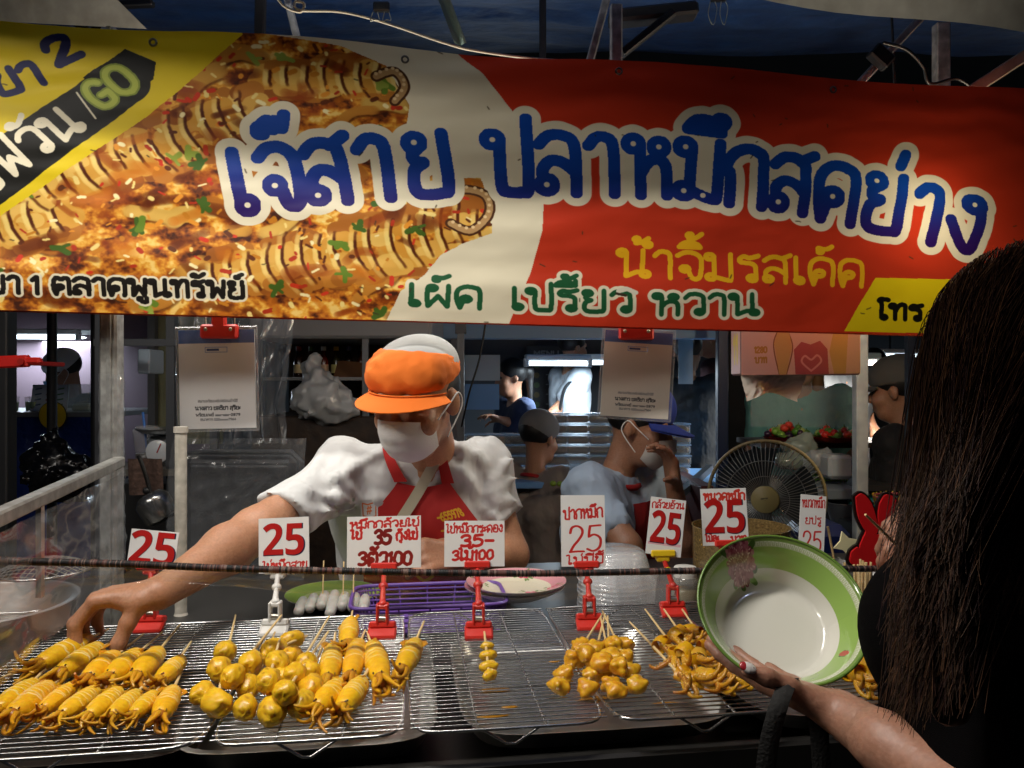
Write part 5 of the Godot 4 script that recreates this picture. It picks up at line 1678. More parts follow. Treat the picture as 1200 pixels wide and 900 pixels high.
	for k in 2:
		var q: Vector3 = [Vector3(0.2417, 1.1367, -1.5), Vector3(0.2867, 1.1367, -1.5)][k]
		var c := thing("clear_cup", ["clear plastic cup standing behind the bowl stack", "second clear plastic cup beside the white lidded jar"][k], "cup", Vector3(q.x, 1.026, q.z))
		part(c, "wall", Geo.new().lathe([Vector2(0.03, 0), Vector2(0.042, 0.1), Vector2(0.044, 0.103)], 28), clear)
		part(c, "floor", Geo.new().lathe([Vector2(0.001, 0.001), Vector2(0.03, 0.001)], 28), clear)
	var jar := thing("sauce_jar", "small clear jar with a white screw lid beside the yellow clip", "jar", Vector3(0.3673, 1.026, -1.6282))
	part(jar, "glass_body", Geo.new().lathe([Vector2(0.028, 0), Vector2(0.031, 0.006), Vector2(0.031, 0.055), Vector2(0.026, 0.064), Vector2(0.022, 0.068)], 28), glass(0.2, 0.08, "d8d4c8"))
	part(jar, "sauce", Geo.new().lathe([Vector2(0.001, 0.003), Vector2(0.028, 0.004), Vector2(0.0285, 0.04), Vector2(0.001, 0.04)], 24), mat("7a6a4a", 0.3))
	part(jar, "lid", Geo.new().lathe([Vector2(0.024, 0.066), Vector2(0.0245, 0.084), Vector2(0.022, 0.087), Vector2(0.001, 0.087)], 28), mat("d0cec6", 0.4))
	# brown flecked tub
	var tub := thing("seasoning_tub", "round clear tub smeared with brown seasoning behind the flowered bowl", "tub", Vector3(0.4943, 1.0389, -1.66))
	tub.position.y = 1.026
	var tm := speckle(mat("ffffff", 0.25), 12.0, Color("3c2f1c"), Color("8a7448"), 0.05)
	part(tub, "wall", Geo.new().lathe([Vector2(0.098, 0), Vector2(0.1, 0.005), Vector2(0.102, 0.165), Vector2(0.104, 0.168), Vector2(0.1, 0.168), Vector2(0.096, 0.01)], 40), tm)
	part(tub, "seasoning", Geo.new().lathe([Vector2(0.096, 0.09), Vector2(0.05, 0.1), Vector2(0.001, 0.104)], 30), speckle(mat("ffffff", 0.8), 30.0, Color("5a3c14"), Color("b08a3c"), 0.06))
	for k in 60:
		var a := rng.randf_range(0.2, 2.9)
		var o := part(tub, "fleck", Geo.new().ball(Vector3(cos(a) * 0.1015, rng.randf_range(0.02, 0.16), sin(a) * 0.1015), Vector3(rng.randf_range(0.001, 0.003), rng.randf_range(0.001, 0.003), 0.001), Basis.IDENTITY, 6, 4), mat("b08428", 0.5)) if k < 30 else null
	# bamboo sticks standing in a steel cup, and the red cut-out board
	var cup := thing("stick_cup", "small steel cup of bamboo sticks behind the customer's bowl", "cup", Vector3(0.65, 1.1056, -1.42))
	cup.position.y = 1.026
	part(cup, "wall", Geo.new().lathe([Vector2(0.001, 0), Vector2(0.04, 0), Vector2(0.045, 0.09), Vector2(0.047, 0.092), Vector2(0.043, 0.09), Vector2(0.038, 0.004), Vector2(0.001, 0.004)], 28), steel)
	for k in 22:
		var a := rng.randf() * TAU
		var r := sqrt(rng.randf()) * 0.036
		var b := cup.position + Vector3(cos(a) * r * 0.6, 0.006, sin(a) * r * 0.6)
		var top := cup.position + Vector3(cos(a) * r * 1.15, rng.randf_range(0.128, 0.15), sin(a) * r * 1.15)
		var s := thing("bamboo_stick", "bamboo stick standing in the steel cup", "stick", b, 0.0, "bamboo sticks in the steel cup")
		stick(s, b, top)
	var lean := thing("bamboo_stick", "long bamboo stick leaning beside the narrow price card", "stick", Vector3(0.64, 1.1, -1.5))
	stick(lean, Vector3(0.64, 1.1, -1.5), Vector3(0.6167, 1.2217, -1.5))
	var board := thing("hand_board", "red cut-out board of two fingers with black edges", "board", Vector3(0.7033, 1.1367, -1.5), 0.1)
	board.position.y = 1.137
	var red := mat("c81a1e", 0.35)
	var blk := mat("0c0a0a", 0.4)
	var shape := func(px: Array, z: float, grow: float, m: Material, nm: String) -> void:
		var poly := PackedVector2Array()
		for p in smooth(px + [px[0]], 6):
			poly.append(Vector2((p.x - 1022) / 900.0 * 1.5, (668 - p.y) / 900.0 * 1.5 + 0.0))
		poly.remove_at(poly.size() - 1)
		if grow > 0.0:
			poly = Geometry2D.offset_polygon(poly, grow)[0]
		part(board, nm, Geo.new().prism(poly, 0.006, Transform3D(Basis.IDENTITY, Vector3(0, 0, z))), m)
	var left := [Vector2(1000,582), Vector2(1008,578), Vector2(1018,588), Vector2(1024,604), Vector2(1027,620), Vector2(1020,630), Vector2(1012,622), Vector2(1003,604)]
	var right := [Vector2(1029,590), Vector2(1036,580), Vector2(1046,582), Vector2(1050,592), Vector2(1042,608), Vector2(1038,625), Vector2(1030,622), Vector2(1027,606)]
	var palm := [Vector2(1012,622), Vector2(1026,626), Vector2(1040,622), Vector2(1052,632), Vector2(1050,650), Vector2(1036,662), Vector2(1016,664), Vector2(1004,655), Vector2(1004,640)]
	var thumb := [Vector2(994,645), Vector2(1002,640), Vector2(1006,650), Vector2(1008,664), Vector2(998,662), Vector2(992,656)]
	var zi := 0.0
	for s in [left, right, palm, thumb]:
		shape.call(s, zi, 0.0045, blk, "outline")
		shape.call(s, zi + 0.004, 0.0, red, "finger")
		zi += 0.0008
	part(board, "stand", Geo.new().bar(Vector3(0, -0.13, -0.012), Vector3(0, 0.06, -0.012), 0.012, 0.006), mat("2a2a2a", 0.5))
	var star := PackedVector2Array()
	for k in 8:
		star.append(Vector2.from_angle(k * TAU / 8.0 + 0.3) * (0.026 if k % 2 == 0 else 0.013))
	part(board, "spark", Geo.new().prism(star, 0.004, Transform3D(Basis.IDENTITY, Vector3(-0.05, 0.05, -0.008))), mat("e4dcae", 0.4))
	# steel basin, strainer and tray at the far end
	var basin := thing("steel_basin", "wide dented steel basin at the end of the counter", "basin", Vector3(-0.9013, 1.1389, -1.3))
	basin.position.y = 1.026
	var worn := rough_up(mat("9a9996", 0.42, 0.85), 5.0, 0.06)
	part(basin, "bowl", Geo.new().lathe([Vector2(0.001, 0.002), Vector2(0.09, 0.002), Vector2(0.125, 0.03), Vector2(0.14, 0.1), Vector2(0.15, 0.102), Vector2(0.15, 0.105), Vector2(0.137, 0.103), Vector2(0.122, 0.033), Vector2(0.088, 0.006), Vector2(0.001, 0.006)], 48), worn)
	var st := thing("mesh_strainer", "round wire mesh strainer lying over the steel basin", "strainer", Vector3(-0.8281, 1.1706, -1.36))
	var sg := Geo.new()
	for k in 15:
		var x := -0.07 + k * 0.01
		for e in 2:
			var pts := []
			for j in 9:
				var y := lerpf(-1, 1, j / 8.0) * sqrt(maxf(0.0056 - x * x, 0.0))
				var p := Vector2(x, y) if e == 0 else Vector2(y, x)
				pts.append(Vector3(p.x, 0.022 - 4.0 * p.length_squared() * 0.9, p.y))
			sg.tube(pts, 0.0007, 4, false)
	part(st, "mesh", sg, mat("8a8a88", 0.35, 0.8))
	part(st, "rim", Geo.new().ring(Vector3.ZERO, Vector3.UP, 0.0755, 0.0025, 36, 6), steel)
	part(st, "handle", Geo.new().tube([Vector3(-0.075, 0, 0), Vector3(-0.2, 0.01, 0.05)], 0.003, 6), steel)
	var pan := thing("steel_pan", "rectangular steel pan with a rolled rim beside the squid rows", "pan", Vector3(-0.9862, 1.03, -1.4842), TURN)
	part(pan, "floor", Geo.new().box(Vector3(0, 0.004, 0), Vector3(0.2, 0.004, 0.15)), steel)
	for s in [-1.0, 1.0]:
		part(pan, "side", Geo.new().box(Vector3(0.102 * s, 0.025, 0), Vector3(0.003, 0.045, 0.155)), steel)
		part(pan, "side", Geo.new().box(Vector3(0, 0.025, 0.077 * s), Vector3(0.2, 0.045, 0.003)), steel)
	var lp := []
	for q in 33:
		var a := TAU * q / 32.0
		lp.append(Vector3(signf(cos(a)) * pow(absf(cos(a)), 0.2) * 0.106, 0.049, signf(sin(a)) * pow(absf(sin(a)), 0.2) * 0.082))
	part(pan, "rim", Geo.new().tube(lp, 0.004, 7, false), steel)
	# padded case under film, and the film draped above it
	var grey := rough_up(mat("2e2f33", 0.55), 30.0, 0.05)
	var cs := thing("padded_case", "dark grey padded case wrapped in clear film behind the vendor's arm", "case", Vector3(-0.6699, 1.052, -1.92))
	cs.position.y = 1.026
	part(cs, "shell", Geo.new().box(Vector3(0, 0.155, 0), Vector3(0.3, 0.31, 0.07), Basis.IDENTITY, 0.03), grey)
	part(cs, "panel", Geo.new().box(Vector3(0, 0.15, 0.036), Vector3(0.24, 0.25, 0.012), Basis.IDENTITY, 0.005), grey)
	part(cs, "piping", Geo.new().tube([Vector3(-0.145, 0.02, 0.03), Vector3(-0.145, 0.285, 0.03), Vector3(-0.125, 0.305, 0.03), Vector3(0.125, 0.305, 0.03), Vector3(0.145, 0.285, 0.03), Vector3(0.145, 0.02, 0.03)], 0.005, 8), mat("202124", 0.5))
	var wr := FastNoiseLite.new()
	wr.frequency = 3.0
	part(cs, "film_wrap", Geo.new().grid(30, 30, func(s, q): return Vector3(lerpf(-0.165, 0.165, s), lerpf(-0.01, 0.34, q), 0.06 + 0.012 * wr.get_noise_2d(s * 4.0, q * 4.0) - 0.03 * pow(q, 6.0))), film(0.07))
	solo("film_curtain", "bunched grey plastic film curtain hanging behind the white payment placard", "plastic film", Geo.new().grid(70, 30, func(s, q):
		var a: Vector3 = Vector3(-0.7927, 1.3584, -1.82)
		var b: Vector3 = Vector3(-0.5373, 1.3553, -1.86)
		return a.lerp(b, s) * Vector3(1, 1, 1) + Vector3(0.012 * sin(q * 5.0 + s * 4.0), q * 0.46, 0.016 * sin(s * 34.0 + 2.0 * wr.get_noise_2d(s * 2.0, q)) + 0.02 * wr.get_noise_2d(s * 6.0, q * 3.0))), glass(0.22, 0.2, "6a6e74"))
	fan()
	gift_bag()
func fan() -> void:
	var at: Vector3 = Vector3(0.6778, 1.2, -2)
	var t := thing("electric_fan", "old table fan with wire guard and cream hub behind the price signs", "fan", Vector3(at.x, 1.026, at.z - 0.05), -0.35)
	var hub := Vector3(0, at.y - 1.026, 0)
	var cage := mat("747572", 0.4, 0.5)
	var front := Geo.new()
	for k in 72:
		var a := TAU * k / 72.0
		var c := Vector3(cos(a), sin(a), 0)
		front.tube([hub + c * 0.036 + Vector3(0, 0, 0.062), hub + c * 0.085 + Vector3(0, 0, 0.06), hub + c * 0.128 + Vector3(0, 0, 0.042), hub + c * 0.146 + Vector3(0, 0, 0.008)], 0.0009, 4, false)
	for r in [0.06, 0.1]:
		front.ring(hub + Vector3(0, 0, 0.06 if r < 0.07 else 0.056), Vector3.BACK, r, 0.001, 40, 4)
	part(t, "front_guard", front, cage).set_meta("kind", "stuff")
	var back := Geo.new()
	for k in 60:
		var a := TAU * k / 60.0
		var c := Vector3(cos(a), sin(a), 0)
		back.tube([hub + c * 0.03 + Vector3(0, 0, -0.05), hub + c * 0.11 + Vector3(0, 0, -0.046), hub + c * 0.146 + Vector3(0, 0, 0)], 0.0009, 4, false)
	part(t, "rear_guard", back, cage).set_meta("kind", "stuff")
	part(t, "guard_ring", Geo.new().ring(hub, Vector3.BACK, 0.148, 0.005, 56, 8), mat("7c6c48", 0.45))
	part(t, "hub_badge", Geo.new().lathe([Vector2(0.036, 0), Vector2(0.034, 0.008), Vector2(0.001, 0.012)], 28, Transform3D(Basis(Vector3.RIGHT, PI / 2), hub + Vector3(0, 0, 0.06))), mat("7a7048", 0.45))
	part(t, "badge_mark", Geo.new().box(hub + Vector3(-0.002, 0.004, 0.0712), Vector3(0.018, 0.004, 0.001), Basis(Vector3.BACK, 0.15)), mat("4a4430", 0.5))
	for k in 3:
		var g := Geo.new().grid(8, 8, func(s, q):
			var r := lerpf(0.025, 0.13, s)
			var a: float = k * TAU / 3.0 + (q - 0.5) * 1.5
			return hub + Vector3(cos(a) * r, sin(a) * r, (q - 0.5) * 0.045 + 0.01))
		part(t, "blade", g, mat("22282c", 0.3))
	part(t, "motor", Geo.new().lathe([Vector2(0.001, -0.13), Vector2(0.045, -0.12), Vector2(0.05, -0.05), Vector2(0.001, -0.045)], 20, Transform3D(Basis(Vector3.RIGHT, PI / 2), hub)), mat("4a4a46", 0.5))
	part(t, "stem", Geo.new().tube([Vector3(0, 0.01, -0.06), hub + Vector3(0, -0.02, -0.07)], 0.015, 10), mat("5a5850", 0.5))
	part(t, "foot", Geo.new().lathe([Vector2(0.001, 0.0), Vector2(0.09, 0.0), Vector2(0.08, 0.02), Vector2(0.001, 0.025)], 28, Transform3D(Basis.IDENTITY, Vector3(0, 0, -0.06))), mat("5a5850", 0.5))
func gift_bag() -> void:
	var at: Vector3 = Vector3(0.6613, 1.5207, -1.86)
	var t := thing("paper_bag", "pink printed paper bag hanging below the red end of the banner", "bag", at, -0.1)
	var im := canvas(512, 400, Color("d8b2a8"))
	stroke(im, smooth([Vector2(150, 0), Vector2(176, 150), Vector2(140, 260), Vector2(165, 400)], 8), 2.5, Color("8a5a3a"))
	stroke(im, smooth([Vector2(215, 0), Vector2(200, 180), Vector2(222, 280), Vector2(195, 400)], 8), 2.5, Color("8a5a3a"))
	poly_fill(im, PackedVector2Array([Vector2(152, 0), Vector2(176, 150), Vector2(142, 260), Vector2(165, 400), Vector2(195, 400), Vector2(220, 280), Vector2(202, 180), Vector2(214, 0)]), Color("c9a468"))
	poly_fill(im, PackedVector2Array([Vector2(385, 0), Vector2(400, 200), Vector2(380, 300), Vector2(400, 400), Vector2(450, 400), Vector2(460, 220), Vector2(440, 0)]), Color("c9a468"))
	poly_fill(im, PackedVector2Array([Vector2(235, 400), Vector2(228, 290), Vector2(260, 255), Vector2(300, 268), Vector2(340, 252), Vector2(372, 290), Vector2(378, 400)]), Color("b0545c"))
	stroke(im, smooth([Vector2(302, 385), Vector2(262, 345), Vector2(275, 318), Vector2(302, 335), Vector2(328, 316), Vector2(344, 344), Vector2(302, 385)], 8), 4.0, Color("d89a9c"))
	write(im, "1280", Vector2(56, 300), Vector2(112, 300), 26, 3.0, Color("b8863c"))
	write(im, "บาท", Vector2(58, 345), Vector2(112, 345), 24, 3.0, Color("b8863c"))
	part(t, "front", Geo.new().grid(1, 1, func(s, q): return Vector3((s - 0.5) * 0.27 + 0.02, q * 0.21 + 0.004 * s, 0.0603)), printed(im, 0.45))
	var pink := mat("c8a098", 0.5)
	part(t, "shell", Geo.new().box(Vector3(0.02, 0.1055, 0), Vector3(0.271, 0.21, 0.12), Basis.IDENTITY, 0.003), pink)
	var im2 := canvas(128, 200, Color("c8a098"))
	write(im2, "11", Vector2(30, 170), Vector2(100, 170), 60, 9.0, Color("d8bc3c"))
	part(t, "side", Geo.new().grid(1, 1, func(s, q): return Vector3(-0.1165 - 0.0005, q * 0.2 + 0.004, (s - 0.5) * 0.116)), printed(im2, 0.45))
	part(t, "handle", Geo.new().tube([Vector3(-0.04, 0.21, 0), Vector3(-0.02, 0.42, 0), Vector3(0.06, 0.42, 0), Vector3(0.08, 0.21, 0)], 0.003, 6), mat("c8a098", 0.6))
	var wr := FastNoiseLite.new()
	wr.frequency = 2.0
	var tis := Geo.new().grid(24, 12, func(s, q): return Vector3(0.6291, 1.5253, -1.9) + Vector3((s - 0.5) * 0.165 * (0.7 + 0.3 * q) - 0.015 * (1.0 - q), -0.06 + 0.07 * q + 0.014 * sin(s * 4.2 - 0.5) * (1.0 - q), 0.05 + 0.012 * sin(s * 7.0) + 0.03 * (1.0 - q) + 0.01 * wr.get_noise_2d(s * 6.0, q * 3.0)))
	var tm := rough_up(mat("e2dccc", 0.8), 20.0, 0.05)
	tm.backlight_enabled = true
	tm.backlight = Color(0.3, 0.3, 0.3)
	solo("paper_napkin", "creased white paper napkin hanging below the pink bag", "napkin", tis, tm)

# ---------------------------------------------------------------- people
func facing(dir: Vector3, up := Vector3.UP) -> Basis:
	var z := dir.normalized()
	var x := up.cross(z).normalized()
	return Basis(x, z.cross(x), z)
func skin(hex: String) -> StandardMaterial3D:
	var m := rough_up(mat(hex, 0.48), 22.0, 0.03)
	m.albedo_color = Color.WHITE
	var c := Color(hex)
	m.albedo_texture = noise_tex(0.03, 256, [c.darkened(0.14), c.lightened(0.06)], 5)
	m.subsurf_scatter_enabled = true
	m.subsurf_scatter_strength = 0.12
	return m
func cloth(hex: String, weave := 0.05, crease := false) -> StandardMaterial3D:
	var m := rough_up(mat(hex, 0.85), 60.0, weave, 0.05)
	if crease:
		m.uv1_scale = Vector3(2.6, 1.7, 2.6)
		m.heightmap_texture = noise_tex(0.007, 512, null, 9, FastNoiseLite.TYPE_PERLIN)
		m.heightmap_scale = 1.7
	m.rim_enabled = true
	m.rim = 0.25
	m.rim_tint = 0.6
	return m
func head_field(f: Field, h: Transform3D, s := 1.0) -> void:
	var b := h.basis
	var p := func(x: float, y: float, z: float) -> Vector3: return h * (Vector3(x, y, z) * s)
	f.ell(p.call(0, 0.032, -0.016), Vector3(0.077, 0.086, 0.095) * s, b, 0.03 * s)
	f.ell(p.call(0, -0.035, 0.03), Vector3(0.061, 0.08, 0.064) * s, b, 0.03 * s)
	f.cap(p.call(-0.025, -0.085, 0.05), p.call(0.025, -0.085, 0.05), 0.027 * s, 0.027 * s, 0.03 * s)
	f.cap(p.call(0, 0.008, 0.09), p.call(0, -0.022, 0.108), 0.008 * s, 0.011 * s, 0.012 * s)
	f.cap(p.call(-0.012, -0.026, 0.1), p.call(0.012, -0.026, 0.1), 0.009 * s, 0.009 * s, 0.008 * s)
	f.cap(p.call(-0.034, 0.03, 0.077), p.call(0.034, 0.03, 0.077), 0.012 * s, 0.012 * s, 0.012 * s)
	f.cap(p.call(-0.018, -0.055, 0.088), p.call(0.018, -0.055, 0.088), 0.007 * s, 0.007 * s, 0.008 * s)
	f.cap(p.call(-0.014, -0.065, 0.086), p.call(0.014, -0.065, 0.086), 0.007 * s, 0.007 * s, 0.008 * s)
	for e in [-1.0, 1.0]:
		f.ell(p.call(0.078 * e, -0.008, -0.008), Vector3(0.011, 0.031, 0.019) * s, b * Basis(Vector3.UP, -0.4 * e), 0.006 * s)
		f.carve(p.call(0.033 * e, 0.011, 0.096), Vector3(0.017, 0.011, 0.016) * s, b)
		f.ell(p.call(0.045 * e, -0.03, 0.06), Vector3(0.024, 0.026, 0.026) * s, b, 0.02 * s)
func hand_field(f: Field, wrist: Vector3, dir: Vector3, palm: Vector3, thumb: Vector3, s: float, curl: Array, spread := 0.12, tdir := Vector3.ZERO) -> Array:
	# curl: bend at each joint for the thumb and four fingers; returns the tips with their directions
	var d := dir.normalized()
	var n := (palm - d * palm.dot(d)).normalized()
	var t := (thumb - d * thumb.dot(d) - n * thumb.dot(n)).normalized()
	var tips := []
	var kn := []
	for i in 4:
		kn.append(wrist + (d * [0.092, 0.096, 0.091, 0.082][i] + t * [0.028, 0.009, -0.011, -0.03][i] - n * 0.003) * s)
		f.cap(wrist + (d * 0.012 + t * [0.015, 0.006, -0.005, -0.015][i]) * s, kn[i], 0.0155 * s, 0.0115 * s, 0.014 * s)
	f.ell(wrist + (d * 0.035 + t * 0.022 + n * 0.008) * s, Vector3(0.02, 0.026, 0.014) * s, Basis(t, d, t.cross(d)), 0.014 * s)
	for i in 4:
		var len: Array = [[0.042, 0.025, 0.02], [0.046, 0.029, 0.021], [0.043, 0.027, 0.021], [0.034, 0.02, 0.018]][i]
		var dd: Vector3 = (d + t * spread * [1.0, 0.3, -0.4, -1.1][i]).normalized()
		var axis: Vector3 = dd.cross(n).normalized()
		var p: Vector3 = kn[i]
		var r := [0.0102, 0.0092, 0.0085, 0.007]
		for j in 3:
			var c: float = curl[i + 1][j] if curl[i + 1] is Array else curl[i + 1]
			dd = dd.rotated(axis, c)
			var q: Vector3 = p + dd * len[j] * s
			f.cap(p, q, r[j] * s, r[j + 1] * s * (0.95 if i == 3 else 1.0), 0.004 * s)
			p = q
		tips.append([p, dd, dd.cross(axis).normalized()])
	var td := tdir.normalized() if tdir != Vector3.ZERO else (d * 0.7 + t * 0.75 + n * 0.35).normalized()
	var tp := wrist + (d * 0.026 + t * 0.026 + n * 0.006) * s
	var tx := td.cross(n).normalized()
	var tr := [0.0145, 0.0112, 0.0105, 0.008]
	for j in 3:
		td = td.rotated(tx, curl[0][j] if curl[0] is Array else curl[0])
		var q: Vector3 = tp + td * [0.036, 0.032, 0.026][j] * s
		f.cap(tp, q, tr[j] * s, tr[j + 1] * s, 0.008 * s)
		tp = q
	tips.push_front([tp, td, -n])
	return tips
func nail(t: Node3D, tip: Array, back: Vector3, m: Material, s := 1.0, long := 0.009) -> void:
	var d: Vector3 = tip[1]
	var b := (back - d * back.dot(d)).normalized()
	part(t, "nail", Geo.new().ball(tip[0] + d * 0.002 * s + b * 0.0052 * s, Vector3(0.0056 * s, 0.0028 * s, long * s), Basis(b.cross(d), b, d), 12, 8), m, true)
func vendor() -> void:
	var tone := skin("b98260")
	var base: Vector3 = Vector3(-0.209, 0.95, -1.98)
	base.y = 0.0
	var t := thing("person", "vendor in orange cap, white mask and red apron reaching over the squid", "person", base)
	var hx := Transform3D(facing(Vector3(-0.36, -0.34, 0.86), Vector3(0.06, 1, 0)), Vector3(-0.1998, 1.4712, -1.62))
	var neck: Vector3 = Vector3(-0.1838, 1.3396, -1.76)
	var chest: Vector3 = Vector3(-0.2249, 1.1933, -1.84)
	var hip: Vector3 = Vector3(-0.2132, 0.8042, -2.02)
	var sr: Vector3 = Vector3(-0.3828, 1.3105, -1.74)
	var er: Vector3 = Vector3(-0.4867, 1.221, -1.46)
	var wr: Vector3 = Vector3(-0.5576, 1.1693, -1.23)
	var sl: Vector3 = Vector3(-0.062, 1.3016, -1.86)
	var el: Vector3 = Vector3(-0.004, 1.0956, -1.82)
	var wl: Vector3 = Vector3(-0.1039, 1.1184, -1.7)
	# body: head, neck, arms, hands, legs
	var body := Geo.new()
	var hf := Field.new()
	head_field(hf, hx)
	hf.cap(hx * Vector3(0, -0.06, -0.025), neck, 0.05, 0.056, 0.03)
	hf.net(body, 0.0045)
	var af := Field.new()
	af.chain([sr, er, er.lerp(wr, 0.35), wr], [0.036, 0.043, 0.043, 0.027], 0.02)
	af.chain([sl, el, el.lerp(wl, 0.35), wl], [0.036, 0.042, 0.041, 0.027], 0.02)
	af.net(body, 0.009)
	var rh := Field.new()
	rh.cap(er.lerp(wr, 0.8), wr + (wr - er).normalized() * 0.012, 0.031, 0.026, 0.02)
	var tips := hand_field(rh, wr, Vector3(-0.95, -0.1, 0.18), Vector3(-0.25, -0.9, 0.1), Vector3(0, 0, 1), 1.02, [[0.25, 0.15, 0.05], [0.85, 0.65, 0.3], [0.75, 0.7, 0.4], [0.75, 0.75, 0.45], [0.7, 0.7, 0.4]], 0.06, Vector3(-0.62, -0.72, 0.45))
	rh.net(body, 0.0036)
	var pink := mat("c49a84", 0.3)
	nail(t, tips[0], Vector3(-0.1, 0.5, 0.85), pink, 1.1, 0.0065)
	nail(t, tips[1], Vector3(-0.8, 0.5, 0.2), pink, 1.0, 0.006)
	var lh := Field.new()
	lh.cap(el.lerp(wl, 0.8), wl, 0.03, 0.026, 0.02)
	hand_field(lh, wl, Vector3(-0.75, 0.1, 0.35), Vector3(-0.4, -0.5, -0.7), Vector3(0, 1, 0.2), 1.0, [0.2, [0.5, 0.7, 0.4], [0.5, 0.7, 0.4], [0.5, 0.7, 0.4], [0.5, 0.7, 0.4]], 0.05)
	lh.net(body, 0.0045)
	var lf := Field.new()
	for s in [-1.0, 1.0]:
		lf.chain([hip + Vector3(0.09 * s, 0, 0), hip + Vector3(0.1 * s, -0.42, 0.03), Vector3(hip.x + 0.1 * s, 0.09, hip.z)], [0.08, 0.06, 0.045], 0.03)
		lf.cap(Vector3(hip.x + 0.1 * s, 0.05, hip.z - 0.03), Vector3(hip.x + 0.11 * s, 0.035, hip.z + 0.13), 0.045, 0.034, 0.02)
	lf.chain([neck, chest, hip], [0.05, 0.08, 0.09], 0.04)
	lf.net(body, 0.016)
	part(t, "body", body, tone, true)
	# trousers
	var pf := Field.new()
	for s in [-1.0, 1.0]:
		pf.chain([hip + Vector3(0.08 * s, 0.06, 0), hip + Vector3(0.1 * s, -0.42, 0.03), Vector3(hip.x + 0.1 * s, 0.12, hip.z)], [0.115, 0.08, 0.065], 0.05)
	var pg := Geo.new()
	pf.net(pg, 0.018)
	part(t, "trousers", pg, cloth("24262c"), true)
	# shirt: torso and sleeves
	var folds := FastNoiseLite.new()
	folds.seed = 31
	folds.frequency = 8.0
	folds.fractal_octaves = 2
	var sf := Field.new()
	sf.noise = folds
	sf.amp = 0.012
	sf.stretch = Basis(Vector3(2.2, 0.2, 0.0), Vector3(0.5, 0.45, 0.2), Vector3(0.5, 0.1, 0.6))
	sf.cap(chest + Vector3(-0.085, 0, 0), hip + Vector3(-0.08, 0, 0.02), 0.118, 0.125, 0.06)
	sf.cap(chest + Vector3(0.075, 0, -0.01), hip + Vector3(0.08, 0, 0.02), 0.118, 0.125, 0.06)
	sf.cap(sr.lerp(neck, 0.05) + Vector3(0, -0.012, 0), neck + Vector3(-0.04, -0.022, -0.02), 0.048, 0.056, 0.05)
	sf.cap(sl.lerp(neck, 0.05) + Vector3(0, -0.012, 0), neck + Vector3(0.035, -0.022, -0.02), 0.048, 0.056, 0.05)
	sf.cap(sr, chest + Vector3(-0.07, 0, 0), 0.06, 0.11, 0.06)
	sf.cap(sl, chest + Vector3(0.07, 0, 0), 0.06, 0.11, 0.06)
	var er2 := sr.lerp(er, 0.86)
	var el2 := sl.lerp(el, 0.8)
	sf.cap(sr, er2 + Vector3(0, -0.014, 0), 0.052, 0.064, 0.035)
	sf.cap(sl, el2 + Vector3(0.0, 0, 0), 0.052, 0.06, 0.035)
	var rs := Geo.new()
	var torso := Field.new()
	# folds pulled from the armpits, the neck and the straps
	var plain_sf := Field.new()
	for i in sf.pa.size():
		plain_sf.cap(sf.pa[i], sf.pa[i] + sf.ba[i], sf.ra[i], sf.rb[i], 0.05)
	for q in [[-0.33, 1.24, -0.4, 1.325], [-0.335, 1.232, -0.445, 1.3], [-0.34, 1.222, -0.475, 1.262], [-0.345, 1.212, -0.46, 1.215], [-0.32, 1.25, -0.255, 1.215], [-0.325, 1.235, -0.3, 1.16], [-0.06, 1.245, 0.0, 1.325], [-0.055, 1.235, 0.012, 1.28], [-0.055, 1.222, 0.012, 1.225], [-0.085, 1.25, -0.14, 1.32], [-0.065, 1.215, -0.02, 1.15], [-0.285, 1.35, -0.37, 1.3], [-0.15, 1.36, -0.06, 1.315]]:
		var ridge := []
		for j in 4:
			var k := j / 3.0
			ridge.append(plain_sf.push(Vector3(lerpf(q[0], q[2], k), lerpf(q[1], q[3], k) + 0.006 * sin(k * PI), -1.2), Vector3(0, 0, -1), 0.0) + Vector3(0, 0, -0.003))
		sf.chain(ridge, [0.008, 0.0105, 0.0085, 0.004], 0.016)
	sf.cut(sr.lerp(er, 0.74), er - sr + Vector3(0, -0.12, 0))
	sf.cut(sl.lerp(el, 0.66), (el - sl).normalized() + Vector3(0.6, 0, 0.1))
	# the cuts end the sleeves only, so the torso below is added without them
	sf.net(rs, 0.0075)
	torso.noise = folds
	torso.amp = 0.009
	torso.stretch = sf.stretch
	torso.cap(chest + Vector3(-0.085, 0, 0), hip + Vector3(-0.08, 0, 0.02), 0.117, 0.124, 0.06)
	torso.cap(chest + Vector3(0.075, 0, -0.01), hip + Vector3(0.08, 0, 0.02), 0.117, 0.124, 0.06)
	torso.net(rs, 0.011)
	part(t, "shirt", rs, cloth("c8c8c6", 0.05, true), true)
	# what hangs in front is laid onto the shirt
	var whole := Field.new()
	for f in [torso, plain_sf]:
		for i in f.pa.size():
			whole.cap(f.pa[i], f.pa[i] + f.ba[i], f.ra[i], f.rb[i], 0.05)
	var lay := func(x: float, y: float, off: float) -> Vector3: return whole.push(Vector3(x, y, -1.35), Vector3(0, 0, -1), off)
	var lerp_edge := func(edge: Array, y: float) -> float:
		for k in edge.size() - 1:
			if y <= edge[k].y and y >= edge[k + 1].y:
				return lerpf(edge[k].x, edge[k + 1].x, (edge[k].y - y) / maxf(edge[k].y - edge[k + 1].y, 1e-5))
		return edge[-1].x
	var eL := [Vector2(-0.252, 1.287), Vector2(-0.262, 1.27), Vector2(-0.29, 1.235), Vector2(-0.318, 1.195), Vector2(-0.335, 1.1), Vector2(-0.345, 0.95)]
